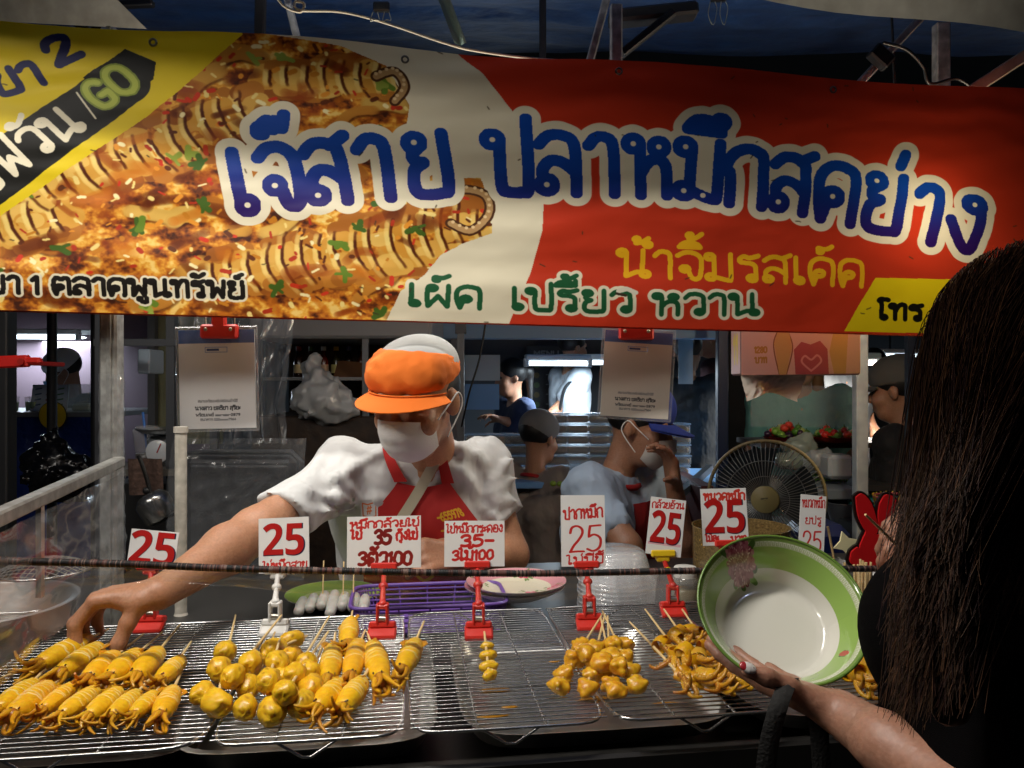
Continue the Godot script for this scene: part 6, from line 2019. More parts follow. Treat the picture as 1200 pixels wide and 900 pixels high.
	var eR := [Vector2(-0.142, 1.283), Vector2(-0.128, 1.262), Vector2(-0.1, 1.225), Vector2(-0.075, 1.19), Vector2(-0.06, 1.1), Vector2(-0.05, 0.95)]
	var im := canvas(512, 512, Color("b01c18"))
	for q in [["-655978", 0.64, 0.27, 0.92, 0.23], ["-38565", 0.66, 0.36, 0.92, 0.32], ["-8178", 0.7, 0.44, 0.92, 0.4]]:
		write(im, q[0], Vector2(q[1], q[2]) * 512.0, Vector2(q[3], q[4]) * 512.0, 26, 3.4, Color("d8a81c"))
	stroke(im, smooth([Vector2(200, 330), Vector2(250, 300), Vector2(300, 330), Vector2(250, 370), Vector2(200, 330)], 8), 6.0, Color("c89a20"))
	write(im, "หมึกย่าง", Vector2(205, 345), Vector2(298, 345), 22, 3.0, Color("d8a81c"))
	var apron := Geo.new().grid(36, 40, func(s, q):
		var y := lerpf(0.96, 1.282, q)
		var l: float = lerp_edge.call(eL, y)
		var r: float = lerp_edge.call(eR, y)
		var dip := -0.012 * sin(s * PI) * smoothstep(0.75, 1.0, q)
		var p: Vector3 = lay.call(lerpf(l, r, s), y + dip, 0.008)
		return p + Vector3(0, 0, 0.003 * sin(s * 16.0 + q * 3.0) * (1.0 - q)))
	var am := printed(im, 0.75)
	am.rim_enabled = true
	am.rim = 0.2
	var ap := part(t, "apron", apron, am, true)
	for q in [[Vector2(-0.285, 1.367), Vector2(-0.27, 1.33), Vector2(-0.247, 1.282)], [Vector2(-0.168, 1.378), Vector2(-0.155, 1.33), Vector2(-0.143, 1.278)]]:
		var pts := smooth(q, 6)
		var g := Geo.new()
		g.grid(3, pts.size() - 1, func(s, v):
			var k: int = clampi(roundi(v * (pts.size() - 1)), 0, pts.size() - 1)
			var w := lerpf(0.008, 0.014, v)
			return lay.call(pts[k].x + (s - 0.5) * 2.0 * w, pts[k].y, 0.009 + 0.002 * v))
		part(ap, "strap", g, cloth("b01c18"))
	var band := Geo.new()
	var b0: Vector2 = Vector2(-0.15, 1.37)
	var b1: Vector2 = Vector2(-0.272, 1.16)
	band.grid(3, 40, func(s, v):
		var p: Vector2 = b0.lerp(b1, v) + Vector2(0.88, -0.47) * (s - 0.5) * 0.024 + Vector2(0.008, 0.004) * sin(v * PI)
		return lay.call(p.x, p.y, 0.016))
	part(t, "shoulder_strap", band, cloth("bdb59c", 0.1), true)
	var pr := canvas(96, 96, Color("c8c8c6"))
	stroke(pr, [Vector2(12, 14), Vector2(40, 22), Vector2(84, 10), Vector2(84, 78), Vector2(50, 84), Vector2(12, 76), Vector2(12, 14)], 3.0, Color("d0713c"))
	for q in [[Vector2(36, 40), Vector2(60, 36)], [Vector2(34, 56), Vector2(60, 52)], [Vector2(42, 30), Vector2(38, 68)], [Vector2(54, 28), Vector2(50, 66)]]:
		stroke(pr, q, 3.0, Color("d0713c"))
	part(t, "shirt_print", Geo.new().grid(8, 8, func(s, q): return lay.call(lerpf(-0.333, -0.296, s), lerpf(1.2, 1.245, q), 0.0085)), printed(pr, 0.8), true)
	# cap
	var orange := cloth("e2701a")
	var cf := Field.new()
	var cn := FastNoiseLite.new()
	cn.frequency = 16.0
	cn.fractal_type = FastNoiseLite.FRACTAL_RIDGED
	cf.noise = cn
	cf.amp = 0.005
	var cb := hx.basis
	cf.ell(hx * Vector3(0, 0.064, -0.012), Vector3(0.091, 0.068, 0.106), cb, 0.02)
	cf.cap(hx * Vector3(-0.045, 0.066, 0.045), hx * Vector3(0.045, 0.066, 0.045), 0.034, 0.034, 0.04)
	cf.cut(hx * Vector3(0, 0.036, 0), -cb.y)
	cf.cut(hx * Vector3(0, 0.112, 0.02), (cb.y + cb.z * -0.45).normalized())
	var cg := Geo.new()
	cf.net(cg, 0.006)
	var cap := thing("cap", "orange peaked cap with a white mesh crown on the vendor", "cap", hx * Vector3(0, 0.05, 0))
	part(cap, "crown", cg, orange, true)
	var wf := Field.new()
	wf.ell(hx * Vector3(0, 0.064, -0.012), Vector3(0.088, 0.066, 0.103), cb, 0.02)
	wf.cut(hx * Vector3(0, 0.085, 0.02), -(cb.y + cb.z * -0.45).normalized())
	var wg := Geo.new()
	wf.net(wg, 0.006)
	part(cap, "mesh_top", wg, rough_up(mat("b4b6b4", 0.8), 90.0, 0.12, 0.05), true)
	var brim := func(up: float) -> Geo: return Geo.new().grid(24, 8, func(s, q):
		var a := lerpf(-1.25, 1.25, s)
		var r := lerpf(0.0, 0.056 * cos(a * 0.8), q)
		return hx * Vector3(sin(a) * (0.088 + r * 0.7), 0.04 - 0.012 * q - 0.02 * (1.0 - cos(a)) + up, cos(a) * (0.094 + r) + 0.006))
	part(cap, "brim", brim.call(0.0008).add(brim.call(-0.001)), orange, true)
	var st := []
	for k in 21:
		var a := lerpf(-1.3, 1.3, k / 20.0)
		st.append(hx * Vector3(sin(a) * 0.091, 0.043 - 0.02 * (1.0 - cos(a)), cos(a) * 0.096 + 0.008))
	part(cap, "seam", Geo.new().tube(st, 0.0016, 6), orange, true)
	# hair below the cap
	var haf := Field.new()
	haf.ell(hx * Vector3(0, 0.02, -0.026), Vector3(0.08, 0.08, 0.092), cb, 0.01)
	haf.cut(hx * Vector3(0, 0.05, 0), cb.y)
	haf.cut(hx * Vector3(0, 0, 0.012), cb.z)
	haf.cut(hx * Vector3(0, -0.03, 0), -cb.y)
	var hag := Geo.new()
	haf.net(hag, 0.006)
	part(t, "hair", hag, mat("0e0c0b", 0.5), true)
	for e in [-1.0, 1.0]:
		part(t, "eye", Geo.new().ball(hx * Vector3(0.032 * e, 0.008, 0.078), Vector3(0.013, 0.008, 0.012), cb), mat("201812", 0.2), true)
		part(t, "eyebrow", Geo.new().tube([hx * Vector3(0.016 * e, 0.03, 0.091), hx * Vector3(0.034 * e, 0.035, 0.089), hx * Vector3(0.05 * e, 0.029, 0.077)], [0.003, 0.004, 0.002], 6), mat("120e0c", 0.7), true)
	face_mask("white pleated face mask with a faint stamp on the vendor", hx, hf, Color("e8e8e6"))
	var sg := Geo.new()
func face_mask(label: String, hx: Transform3D, hf: Field, col: Color) -> void:
	var m := thing("face_mask", label, "mask", hx * Vector3(0, -0.05, 0.1))
	var g := Geo.new().grid(30, 30, func(s, q):
		var a := lerpf(-1.12, 1.12, s)
		var edge := pow(absf(a) / 1.12, 2.0)
		var y := lerpf(lerpf(-0.114, -0.085, edge), lerpf(-0.006, -0.03, edge), q)
		var reach := 0.126 - 9.0 * pow(y + 0.042, 2.0) - 0.006 * edge
		reach += 0.0011 * (1.0 - edge) * (sin(q * 21.0) + 0.6 * sin(q * 21.0 + a * 3.0))
		return hx * Vector3(sin(a) * (0.0725 - 2.0 * pow(y + 0.05, 2.0)), y, cos(a) * reach))
	var mm := mat(col.to_html(false), 0.75)
	part(m, "cloth", g, rough_up(mm, 40.0, 0.05), true)
	for e in [-1.0, 1.0]:
		part(m, "ear_loop", Geo.new().tube(smooth([hx * Vector3(0.074 * e, -0.022, 0.055), hx * Vector3(0.084 * e, 0.0, 0.012), hx * Vector3(0.09 * e, 0.012, -0.016), hx * Vector3(0.09 * e, -0.022, -0.024), hx * Vector3(0.078 * e, -0.07, 0.03)], 5), 0.0018, 6), mat("d0cfcc", 0.7), true)
func flowered_bowl() -> void:
	var at: Vector3 = Vector3(0.3127, 1.2245, -0.905)
	var n := Vector3(-0.06, 0.7, 0.71).normalized()
	var t := thing("flowered_bowl", "white melamine bowl with green rim and a pink peony held by the customer", "bowl", at - n * 0.03)
	var x := Vector3.UP.cross(n).normalized()
	t.basis = Basis(x, n, x.cross(n))
	var im := canvas(1024, 1024, Color("d6d3c8"))
	var c := Vector2(512, 512)
	var green := Color("8fae58")
	stroke(im, [c], 512.0, green.darkened(0.15))
	stroke(im, [c], 490.0, Color("b4bc96"))
	stroke(im, [c], 466.0, green)
	stroke(im, [c], 384.0, Color("d6d3c8"))
	# key pattern in the pale band
	for k in 120:
		var a := TAU * k / 120.0
		var d := Vector2.from_angle(a)
		var e := Vector2.from_angle(a + 0.03)
		stroke(im, [c + d * 470, c + d * 486, c + e * 486, c + e * 475], 1.6, Color("d9dcc8"))
	var r := RandomNumberGenerator.new()
	r.seed = 9
	for f in [[-2.02, 426.0, 1.0], [0.62, 425.0, 0.2]]:
		var p: Vector2 = c + Vector2.from_angle(f[0]) * float(f[1])
		for k in 12:
			var q := Vector2.from_angle(r.randf() * TAU) * r.randf_range(80, 135) * float(f[2])
			stroke(im, [p + q * 0.6, p + q], 13.0 * float(f[2]) + 3.0, [Color("4e6e34"), Color("6a8a44"), Color("3c5a2a")][r.randi() % 3])
		for k in 150:
			var rad := 88.0 * (1.0 - k / 150.0)
			var q := Vector2.from_angle(k * 2.4) * rad * float(f[2])
			var cc := Color("cf8898").lerp(Color("8a2c48"), r.randf()) if f[2] > 0.5 else Color("b0442c")
			stroke(im, [p + q, p + q * 1.15], snappedf(maxf(3.0, 12.0 * float(f[2]) * (0.5 + rad / 140.0)), 1.0), cc)
			if f[2] > 0.5 and k % 3 == 0:
				stroke(im, [p + q, p + q * 1.2], 3.0, Color("e6b8c0"))
	var m := printed(im, 0.16)
	m.clearcoat_enabled = true
	m.clearcoat = 0.7
	m.clearcoat_roughness = 0.06
	var R := 0.094
	var prof := [[0.0, -0.026], [0.5, -0.0265], [0.6, -0.0255], [0.66, -0.022], [0.74, -0.008], [0.82, 0.006], [0.9, 0.018], [0.97, 0.0265], [1.0, 0.028]]
	var g := Geo.new()
	for k in prof.size():
		for s in 65:
			var a := TAU * s / 64.0
			g.vert(Vector3(cos(a) * R * prof[k][0], prof[k][1] + 0.03, sin(a) * R * prof[k][0]), Vector2(0.5 + 0.5 * cos(a) * prof[k][0], 0.5 + 0.5 * sin(a) * prof[k][0]))
	for k in prof.size() - 1:
		for s in 64:
			g.quad(k * 65 + s, (k + 1) * 65 + s, (k + 1) * 65 + s + 1, k * 65 + s + 1)
	part(t, "inside", g, m)
	var og := mat("c9cbb4", 0.2)
	og.clearcoat_enabled = true
	part(t, "outside", Geo.new().lathe([Vector2(0.001, -0.002), Vector2(0.05, -0.002), Vector2(0.055, -0.004), Vector2(0.058, 0.0), Vector2(0.066, 0.008), Vector2(0.08, 0.034), Vector2(0.09, 0.053), Vector2(0.0955, 0.0575), Vector2(0.0955, 0.0592), Vector2(0.094, 0.0592)], 64), og)
	part(t, "rim", Geo.new().ring(Vector3(0, 0.0586, 0), Vector3.UP, 0.0945, 0.0016, 64, 8), mat("5f7c34", 0.2))
func customer() -> void:
	flowered_bowl()
	var tone := skin("a8765e")
	var base: Vector3 = Vector3(0.4107, 1.17, -0.66)
	base.y = 0.0
	var t := thing("person", "customer with long brown hair and black shirt holding a flowered bowl", "person", base)
	var hx := Transform3D(facing(Vector3(-0.72, -0.22, -0.66)), Vector3(0.4999, 1.5025, -0.74))
	var neck: Vector3 = Vector3(0.484, 1.392, -0.72)
	var chest: Vector3 = Vector3(0.4897, 1.2443, -0.78)
	var hip: Vector3 = Vector3(0.4589, 1.01, -0.7)
	hip.y = 0.95
	var sl: Vector3 = Vector3(0.46, 1.3237, -0.69)
	var el: Vector3 = Vector3(0.4333, 1.1233, -0.6)
	var wl: Vector3 = Vector3(0.3422, 1.1569, -0.8)
	var sr: Vector3 = Vector3(0.5133, 1.3227, -0.84)
	var er: Vector3 = Vector3(0.6833, 1.2222, -1)
	var wr: Vector3 = Vector3(0.6346, 1.3135, -1.09)
	var body := Geo.new()
	var hf := Field.new()
	head_field(hf, hx, 0.95)
	hf.cap(hx * Vector3(0, -0.06, -0.025), neck, 0.045, 0.05, 0.03)
	hf.net(body, 0.007)
	var af := Field.new()
	af.chain([sl, el, el.lerp(wl, 0.3), el.lerp(wl, 0.75), wl], [0.042, 0.037, 0.036, 0.027, 0.022], 0.02)
	af.chain([sr, er, er.lerp(wr, 0.35), wr], [0.045, 0.036, 0.035, 0.023], 0.02)
	af.net(body, 0.008)
	var lh := Field.new()
	lh.cap(el.lerp(wl, 0.82), wl, 0.0275, 0.0235, 0.015)
	var lt := hand_field(lh, wl, Vector3(-0.62, 0.16, -0.74), Vector3(0.2, 0.9, 0.0), Vector3(0, 0.3, 1), 0.84, [[0.0, -0.15, -0.1], [0.12, 0.1, 0.1], [0.1, 0.1, 0.1], [0.08, 0.1, 0.1], [0.05, 0.1, 0.1]], 0.1, Vector3(-0.8, 0.52, 0.1))
	lh.net(body, 0.0035)
	var rh := Field.new()
	rh.cap(er.lerp(wr, 0.82), wr, 0.027, 0.022, 0.015)
	var rt := hand_field(rh, wr, Vector3(-0.9, -0.2, 0.15), Vector3(-0.3, -0.75, -0.5), Vector3(0, -0.3, 1), 0.86, [[0.3, 0.2, 0.1], [0.55, 0.6, 0.3], [0.7, 0.7, 0.4], [0.75, 0.75, 0.4], [0.8, 0.75, 0.4]], 0.05, Vector3(-0.75, -0.45, 0.35))
	rh.net(body, 0.0038)
	var lf := Field.new()
	for s in [-1.0, 1.0]:
		lf.chain([hip + Vector3(0.04, 0, 0.08 * s), Vector3(hip.x + 0.03, 0.5, hip.z + 0.09 * s), Vector3(hip.x + 0.05, 0.08, hip.z + 0.09 * s)], [0.09, 0.06, 0.04], 0.03)
		lf.cap(Vector3(hip.x + 0.06, 0.04, hip.z + 0.09 * s), Vector3(hip.x - 0.1, 0.03, hip.z + 0.09 * s - 0.06), 0.04, 0.03, 0.02)
	lf.chain([neck, chest, hip], [0.045, 0.07, 0.09], 0.04)
	lf.cap(sl, chest, 0.04, 0.05, 0.03).cap(sr, chest, 0.04, 0.05, 0.03)
	lf.net(body, 0.018)
	part(t, "body", body, tone, true)
	var red := mat("9c1420", 0.12)
	red.clearcoat_enabled = true
	var white := mat("d8d2cc", 0.15)
	nail(t, lt[0], Vector3(-0.2, 0.75, 0.6), white, 1.15, 0.0085)
	nail(t, [lt[0][0] + lt[0][1] * 0.004 + Vector3(-0.05, 0.2, 0.15) * 0.006, lt[0][1]], Vector3(-0.2, 0.75, 0.6), red, 0.95, 0.0062)
	part(t, "nail_gem", Geo.new().ball(lt[0][0] - lt[0][1] * 0.006 + Vector3(-0.2, 0.75, 0.6).normalized() * 0.0078, Vector3.ONE * 0.0022), mat("c8a8a0", 0.05, 0.6), true)
	nail(t, rt[0], Vector3(-0.1, 0.5, 0.8), white, 1.0, 0.0085)
	nail(t, [rt[0][0] + rt[0][1] * 0.003 + Vector3(0, 0.1, 0.12) * 0.006, rt[0][1]], Vector3(-0.1, 0.5, 0.8), red, 0.8, 0.006)
	# shirt, trousers
	var black := rough_up(mat("0a090a", 0.95), 60.0, 0.05, 0.05)
	black.metallic_specular = 0.12
	var sf := Field.new()
	sf.cap(chest + Vector3(0.0, 0.0, 0.05), hip + Vector3(0, 0.05, 0.06), 0.095, 0.11, 0.06)
	sf.cap(chest + Vector3(0.03, 0.0, -0.08), hip + Vector3(0.02, 0.05, -0.06), 0.095, 0.11, 0.06)
	sf.cap(sl, neck + Vector3(0.0, -0.05, 0), 0.05, 0.06, 0.05)
	sf.cap(sr, neck + Vector3(0.0, -0.05, 0), 0.058, 0.06, 0.05)
	sf.cap(sl, chest, 0.05, 0.1, 0.06)
	sf.ell(Vector3(0.4138, 1.2568, -0.76), Vector3(0.062, 0.066, 0.07), Basis.IDENTITY, 0.05)
	sf.cap(sl, sl.lerp(el, 0.66), 0.05, 0.05, 0.03)
	sf.cap(sr, sr.lerp(er, 0.7), 0.055, 0.05, 0.03)
	var sg := Geo.new()
	sf.net(sg, 0.011)
	part(t, "shirt", sg, black, true)
	var pf := Field.new()
	for s in [-1.0, 1.0]:
		pf.chain([hip + Vector3(0.04, 0.02, 0.07 * s), Vector3(hip.x + 0.03, 0.5, hip.z + 0.09 * s), Vector3(hip.x + 0.05, 0.1, hip.z + 0.09 * s)], [0.12, 0.08, 0.06], 0.05)
	var pg := Geo.new()
	pf.net(pg, 0.02)
	part(t, "trousers", pg, cloth("16161a"), true)
	# hair: a cap of it and long loose strands
	var cb := hx.basis
	var hg := Geo.new()
	var haf := Field.new()
	haf.ell(hx * Vector3(0, 0.033, -0.022), Vector3(0.086, 0.09, 0.1), cb, 0.02)
	haf.cap(hx * Vector3(0, 0.0, -0.05), Vector3(0.42, 1.325, -0.63), 0.082, 0.045, 0.05)
	haf.cap(hx * Vector3(0.06, 0.0, 0.0), Vector3(0.385, 1.346, -0.63), 0.042, 0.032, 0.03)
	haf.cap(Vector3(0.385, 1.346, -0.63), Vector3(0.3527, 1.2382, -0.62), 0.036, 0.016, 0.03)
	haf.carve(hx * Vector3(0, -0.04, 0.12), Vector3(0.06, 0.09, 0.07), cb)
	haf.net(hg, 0.009)
	var hair := mat("140c08", 0.5)
	hair.metallic_specular = 0.25
	hair.anisotropy_enabled = true
	hair.anisotropy = 0.5
	part(t, "hair", hg, hair, true)
	var strands := Geo.new()
	var r := RandomNumberGenerator.new()
	r.seed = 77
	var all := haf.all()
	for k in 3400:
		# root on the crown, then down over the side toward the camera
		var a := r.randf_range(0.2, 5.2)
		var up := r.randf_range(0.15, 1.0)
		var root: Vector3 = hx * (Vector3(0, 0.035, -0.022) + Vector3(sin(a) * 0.092 * sqrt(1.0 - up * up * 0.9), 0.096 * up, cos(a) * 0.106 * sqrt(1.0 - up * up * 0.9)))
		var endp: Vector3 = (Vector3(0.31, 1.252, -0.62)).lerp(Vector3(0.3383, 1.2873, -0.58), pow(r.randf(), 1.2)) + Vector3(r.randf_range(-0.008, 0.008), r.randf_range(-0.03, 0.14), r.randf_range(-0.02, 0.02))
		if a > 3.4:
			endp = (Vector3(0.3293, 1.3163, -0.57)).lerp(Vector3(0.44, 1.3333, -0.6), r.randf())
		var mid: Vector3 = root.lerp(endp, 0.45) + Vector3(r.randf_range(-0.006, 0.006), 0.03, 0.0)
		var pts := smooth([root, root.lerp(mid, 0.5) + Vector3(0, 0.012, 0), mid, mid.lerp(endp, 0.55) + Vector3(r.randf_range(-0.004, 0.004), 0, 0), endp], 3)
		var depth := r.randf() * 0.004
		for j in pts.size():
			var d := haf.at(pts[j], all)
			if d < 0.001:
				var g: Vector3 = (pts[j] - hx.origin) * Vector3(1, 1.0 if pts[j].y > hx.origin.y else 0.0, 1)
				pts[j] += g.normalized() * (0.001 - d + depth)
		strands.col = Color("20140d").lerp(Color("5c3e2a"), r.randf() * r.randf()).srgb_to_linear()
		var f := strands.v.size()
		for j in pts.size():
			var tg: Vector3 = (pts[mini(j + 1, pts.size() - 1)] - pts[maxi(j - 1, 0)]).normalized()
			var sx := tg.cross(Vector3(0.3, 0, 1)).normalized() * 0.0006 * minf(1.0, 0.08 + (pts.size() - 1 - j) / 5.0)
			strands.vert(pts[j] - sx)
			strands.vert(pts[j] + sx)
			strands.vert(pts[j] + tg.cross(sx).normalized() * 0.0005)
		for j in pts.size() - 1:
			var q := f + j * 3
			for e in 3:
				strands.quad(q + e, q + (e + 1) % 3, q + 3 + (e + 1) % 3, q + 3 + e)
	var sm := vmat(0.5)
	sm.metallic_specular = 0.25
	var so := part(t, "hair_strands", strands, sm, true)
	so.set_meta("kind", "stuff")
	# the stick in the other hand and the bag strap on the wrist
	var sk := thing("bamboo_stick", "bamboo stick held in the customer's painted fingertips", "stick", Vector3(0.4692, 1.3266, -1.02))
	stick(sk, Vector3(0.4692, 1.3266, -1.02), Vector3(0.5324, 1.2762, -1.06))
	var bag := thing("tote_bag", "grey canvas bag hanging from the customer's wrist", "bag", wl + Vector3(-0.05, -0.42, 0.0))
	var cm := speckle(cloth("5a5856", 0.1), 14.0, Color("4a4846"), Color("6e6c6a"))
	for q in [[Vector3(0.2889, 1.1924, -0.8), Vector3(0.2687, 1.1728, -0.775), Vector3(0.2567, 1.1321, -0.77), Vector3(0.2507, 1.0722, -0.77)], [Vector3(0.2925, 1.1868, -0.81), Vector3(0.3234, 1.1447, -0.82), Vector3(0.3298, 1.0991, -0.82), Vector3(0.3335, 1.0353, -0.82)]]:
		var pts := smooth(q, 8)
		part(bag, "strap", Geo.new().grid(2, pts.size() - 1, func(s, v): return pts[clampi(roundi((1.0 - v) * (pts.size() - 1)), 0, pts.size() - 1)] + Vector3((s - 0.5) * 0.02, 0.003 * cos((s - 0.5) * 2.0), 0.004 * sin(s * 3.0))), cm, true)
	var sack := Field.new()
	sack.cap(wl + Vector3(-0.1, -0.36, 0.0), wl + Vector3(0.04, -0.36, -0.02), 0.05, 0.05, 0.05).cap(wl + Vector3(-0.09, -0.2, 0.0), wl + Vector3(0.0, -0.2, -0.02), 0.02, 0.02, 0.08)
	var kg := Geo.new()
	sack.net(kg, 0.015)
	part(bag, "sack", kg, cm, true)

# ---------------------------------------------------------------- the helpers and passers-by
func bystander(label: String, s: Dictionary) -> Node3D:
	var h: Vector3 = s.head
	var fd: Vector3 = s.get("face", Vector3(0, 0, 1))
	var bd: Vector3 = s.get("body", Vector3(fd.x, 0, fd.z)).normalized()
	var right := Vector3.UP.cross(bd).normalized()  # the person's left-hand side in our axes
	var k: float = s.get("size", 1.0)
	var cell: float = s.get("cell", 0.016)
	var hx := Transform3D(facing(fd), h)
	var lean: Vector3 = s.get("lean", Vector3.ZERO)
	var neck: Vector3 = s.get("neck", h + Vector3(0, -0.15, 0) * k - bd * 0.03 - lean * 0.2)
	var chest: Vector3 = s.get("chest", neck + Vector3(0, -0.19, 0) * k - lean * 0.4)
	var hip: Vector3 = s.get("hip", Vector3(chest.x - lean.x, maxf(chest.y - 0.34 * k, 0.5), chest.z - lean.z))
	var base := Vector3(hip.x, 0, hip.z)
	var t := thing("person", label, "person", base)
	var tone := skin(s.get("skin", "a9775a"))
	var sh := {}
	var body := Geo.new()
	var hf := Field.new()
	head_field(hf, hx, k * 0.97)
	hf.cap(hx * Vector3(0, -0.06, -0.025), neck + Vector3(0, -0.02, 0), 0.041 * k, 0.05 * k, 0.03)
	var away := -h.z
	hf.net(body, clampf(away * 0.0026, 0.006, 0.014))
	var sf := Field.new()
	var nz := FastNoiseLite.new()
	nz.frequency = 10.0
	nz.fractal_type = FastNoiseLite.FRACTAL_RIDGED
	nz.fractal_octaves = 2
	nz.seed = taken.get("person", 0)
	sf.noise = nz
	sf.amp = 0.008
	var af := Field.new()
	for e in [-1.0, 1.0]:
		var sp: Vector3 = neck + right * 0.165 * k * e + Vector3(0, -0.045, 0)
		var el: Vector3 = s.get("elbow_l" if e > 0 else "elbow_r", sp + Vector3(0, -0.28, 0) * k + right * 0.04 * e)
		var wr: Vector3 = s.get("wrist_l" if e > 0 else "wrist_r", el + (bd * 0.16 + Vector3(0, -0.17, 0)) * k)
		af.chain([sp, el, el.lerp(wr, 0.35), wr], [0.046 * k, 0.038 * k, 0.037 * k, 0.025 * k], 0.02)
		var hd := (wr - el).normalized()
		hand_field(af, wr, hd, s.get("palm", Vector3(0, -1, 0.1)), right * -e, 0.95 * k, [0.2, 0.4, 0.45, 0.5, 0.5], 0.06)
		sf.cap(neck + right * 0.03 * e + Vector3(0, -0.05, 0), sp, 0.055 * k, 0.056 * k, 0.05)
		sf.cap(sp, sp.lerp(el, 0.62), 0.058 * k, 0.056 * k, 0.04)
		sf.cap(chest + right * 0.075 * k * e, hip + right * 0.07 * k * e, 0.105 * k, 0.112 * k, 0.06)
		sf.cap(sp, chest + right * 0.07 * k * e, 0.06 * k, 0.1 * k, 0.06)
	af.net(body, clampf(away * 0.0032, 0.007, 0.015))
	var lf := Field.new()
	var pf := Field.new()
	for e in [-1.0, 1.0]:
		var a: Vector3 = hip + right * 0.085 * e + Vector3(0, -0.03, 0)
		var kn := Vector3(a.x, hip.y * 0.5, a.z) + bd * 0.03
		if s.has("sit"):
			kn = a + bd * 0.4
		var an := Vector3(kn.x, 0.09, kn.z)
		pf.chain([a, kn, an + Vector3(0, 0.04, 0)], [0.105 * k, 0.075 * k, 0.06 * k], 0.05)
		lf.cap(an + Vector3(0, -0.03, 0), an + bd * 0.15 + Vector3(0, -0.05, 0), 0.042, 0.034, 0.02)
		lf.chain([an, kn, a], [0.04, 0.05, 0.07], 0.02)
	lf.chain([neck, chest, hip], [0.05, 0.07, 0.08], 0.04)
	lf.cap(neck + right * 0.165 * k + Vector3(0, -0.045, 0), neck - right * 0.165 * k + Vector3(0, -0.045, 0), 0.04, 0.04, 0.03)
	lf.net(body, 0.028)
	part(t, "body", body, tone, true)
	var g := Geo.new()
	sf.net(g, maxf(cell, away * 0.0042))
	part(t, "shirt", g, cloth(s.shirt, 0.05, true), true)
	g = Geo.new()
	pf.net(g, 0.03)
	part(t, "trousers", g, cloth(s.get("trousers", "1c1e24")), true)
	var style: String = s.get("hair", "short")
	var cb := hx.basis
	if style != "cap_only":
		var haf := Field.new()
		haf.ell(hx * Vector3(0, 0.042, -0.022), Vector3(0.084, 0.09, 0.1) * k, cb, 0.02)
		if style == "bun":
			haf.ell(hx * Vector3(0, 0.03, -0.125), Vector3(0.045, 0.045, 0.04), cb, 0.02)
			haf.cap(hx * Vector3(0, 0.0, -0.13), hx * Vector3(0, -0.16, -0.12), 0.03, 0.015, 0.02)
		if style == "long":
			haf.cap(hx * Vector3(0, 0.0, -0.06), hx * Vector3(0.01, -0.32, -0.1), 0.07, 0.045, 0.04)
			haf.cap(hx * Vector3(0.07, 0.0, 0.0), hx * Vector3(0.08, -0.3, 0.03), 0.025, 0.03, 0.04)
			haf.cap(hx * Vector3(-0.07, 0.0, 0.0), hx * Vector3(-0.08, -0.3, 0.03), 0.025, 0.03, 0.04)
		haf.carve(hx * Vector3(0, -0.05, 0.1) * 1.0, Vector3(0.075, 0.105, 0.075) * k, cb)
		if style == "short":
			haf.cut(hx * Vector3(0, -0.03, 0), -cb.y)
		g = Geo.new()
		haf.net(g, minf(cell, 0.01))
		part(t, "hair", g, mat(s.get("hair_hex", "100d0c"), 0.5), true)
	for e in [-1.0, 1.0]:
		part(t, "eye", Geo.new().ball(hx * (Vector3(0.032 * e, 0.009, 0.076) * k), Vector3(0.013, 0.008, 0.012), cb, 8, 6), mat("181210", 0.25), true)
	if s.has("apron"):
		var ag := Geo.new().grid(16, 20, func(u, v):
			var y := lerpf(chest.y - 0.42 * k, chest.y + 0.07 * k, v)
			var w := 0.24 * k * (1.0 - 0.45 * smoothstep(0.7, 1.0, v))
			var p: Vector3 = Vector3(chest.x, y, chest.z) + right * (u - 0.5) * w + bd * 0.4 + (hip - chest) * (1.0 - v) * Vector3(1, 0, 1)
			return sf.push(p, -bd, 0.01))
		var ap := part(t, "apron", ag, cloth("a81c1c"), true)
		var loop := []
		for q in 17:
			var a := TAU * q / 16.0
			loop.append(neck + Vector3(0, -0.035, 0) + (right * cos(a) * 0.068 + bd * sin(a) * 0.062) * k + Vector3(0, -0.02 * sin(a), 0))
		part(ap, "neck_strap", Geo.new().tube(loop, 0.009, 6, false), cloth("a81c1c"))
	t.set_meta("hx", hx)
	sh["hf"] = hf
	t.set_meta("hf", hf)
	return t
func peaked_cap(label: String, hx: Transform3D, hex: String, brim := true, called := "cap") -> void:
	var t := thing(called, label, called.replace("_", " "), hx * Vector3(0, 0.05, 0))
	var f := Field.new()
	f.ell(hx * Vector3(0, 0.055, -0.014), Vector3(0.093, 0.088, 0.108), hx.basis, 0.02)
	f.cut(hx * Vector3(0, 0.025 if brim else 0.0, 0), -(hx.basis.y + hx.basis.z * (0.0 if brim else -0.4)).normalized())
	var g := Geo.new()
	f.net(g, 0.008)
	part(t, "crown", g, cloth(hex), true)
	if brim:
		var b := func(up: float) -> Geo: return Geo.new().grid(16, 5, func(s, q):
			var a := lerpf(-1.1, 1.1, s)
			var r := lerpf(0.0, 0.07 * cos(a * 0.9), q)
			return hx * Vector3(sin(a) * (0.09 + r * 0.4), 0.03 - 0.012 * q - 0.014 * (1.0 - cos(a)) + up, cos(a) * (0.094 + r)))
		part(t, "brim", b.call(0.002).add(b.call(-0.003)), cloth(hex), true)
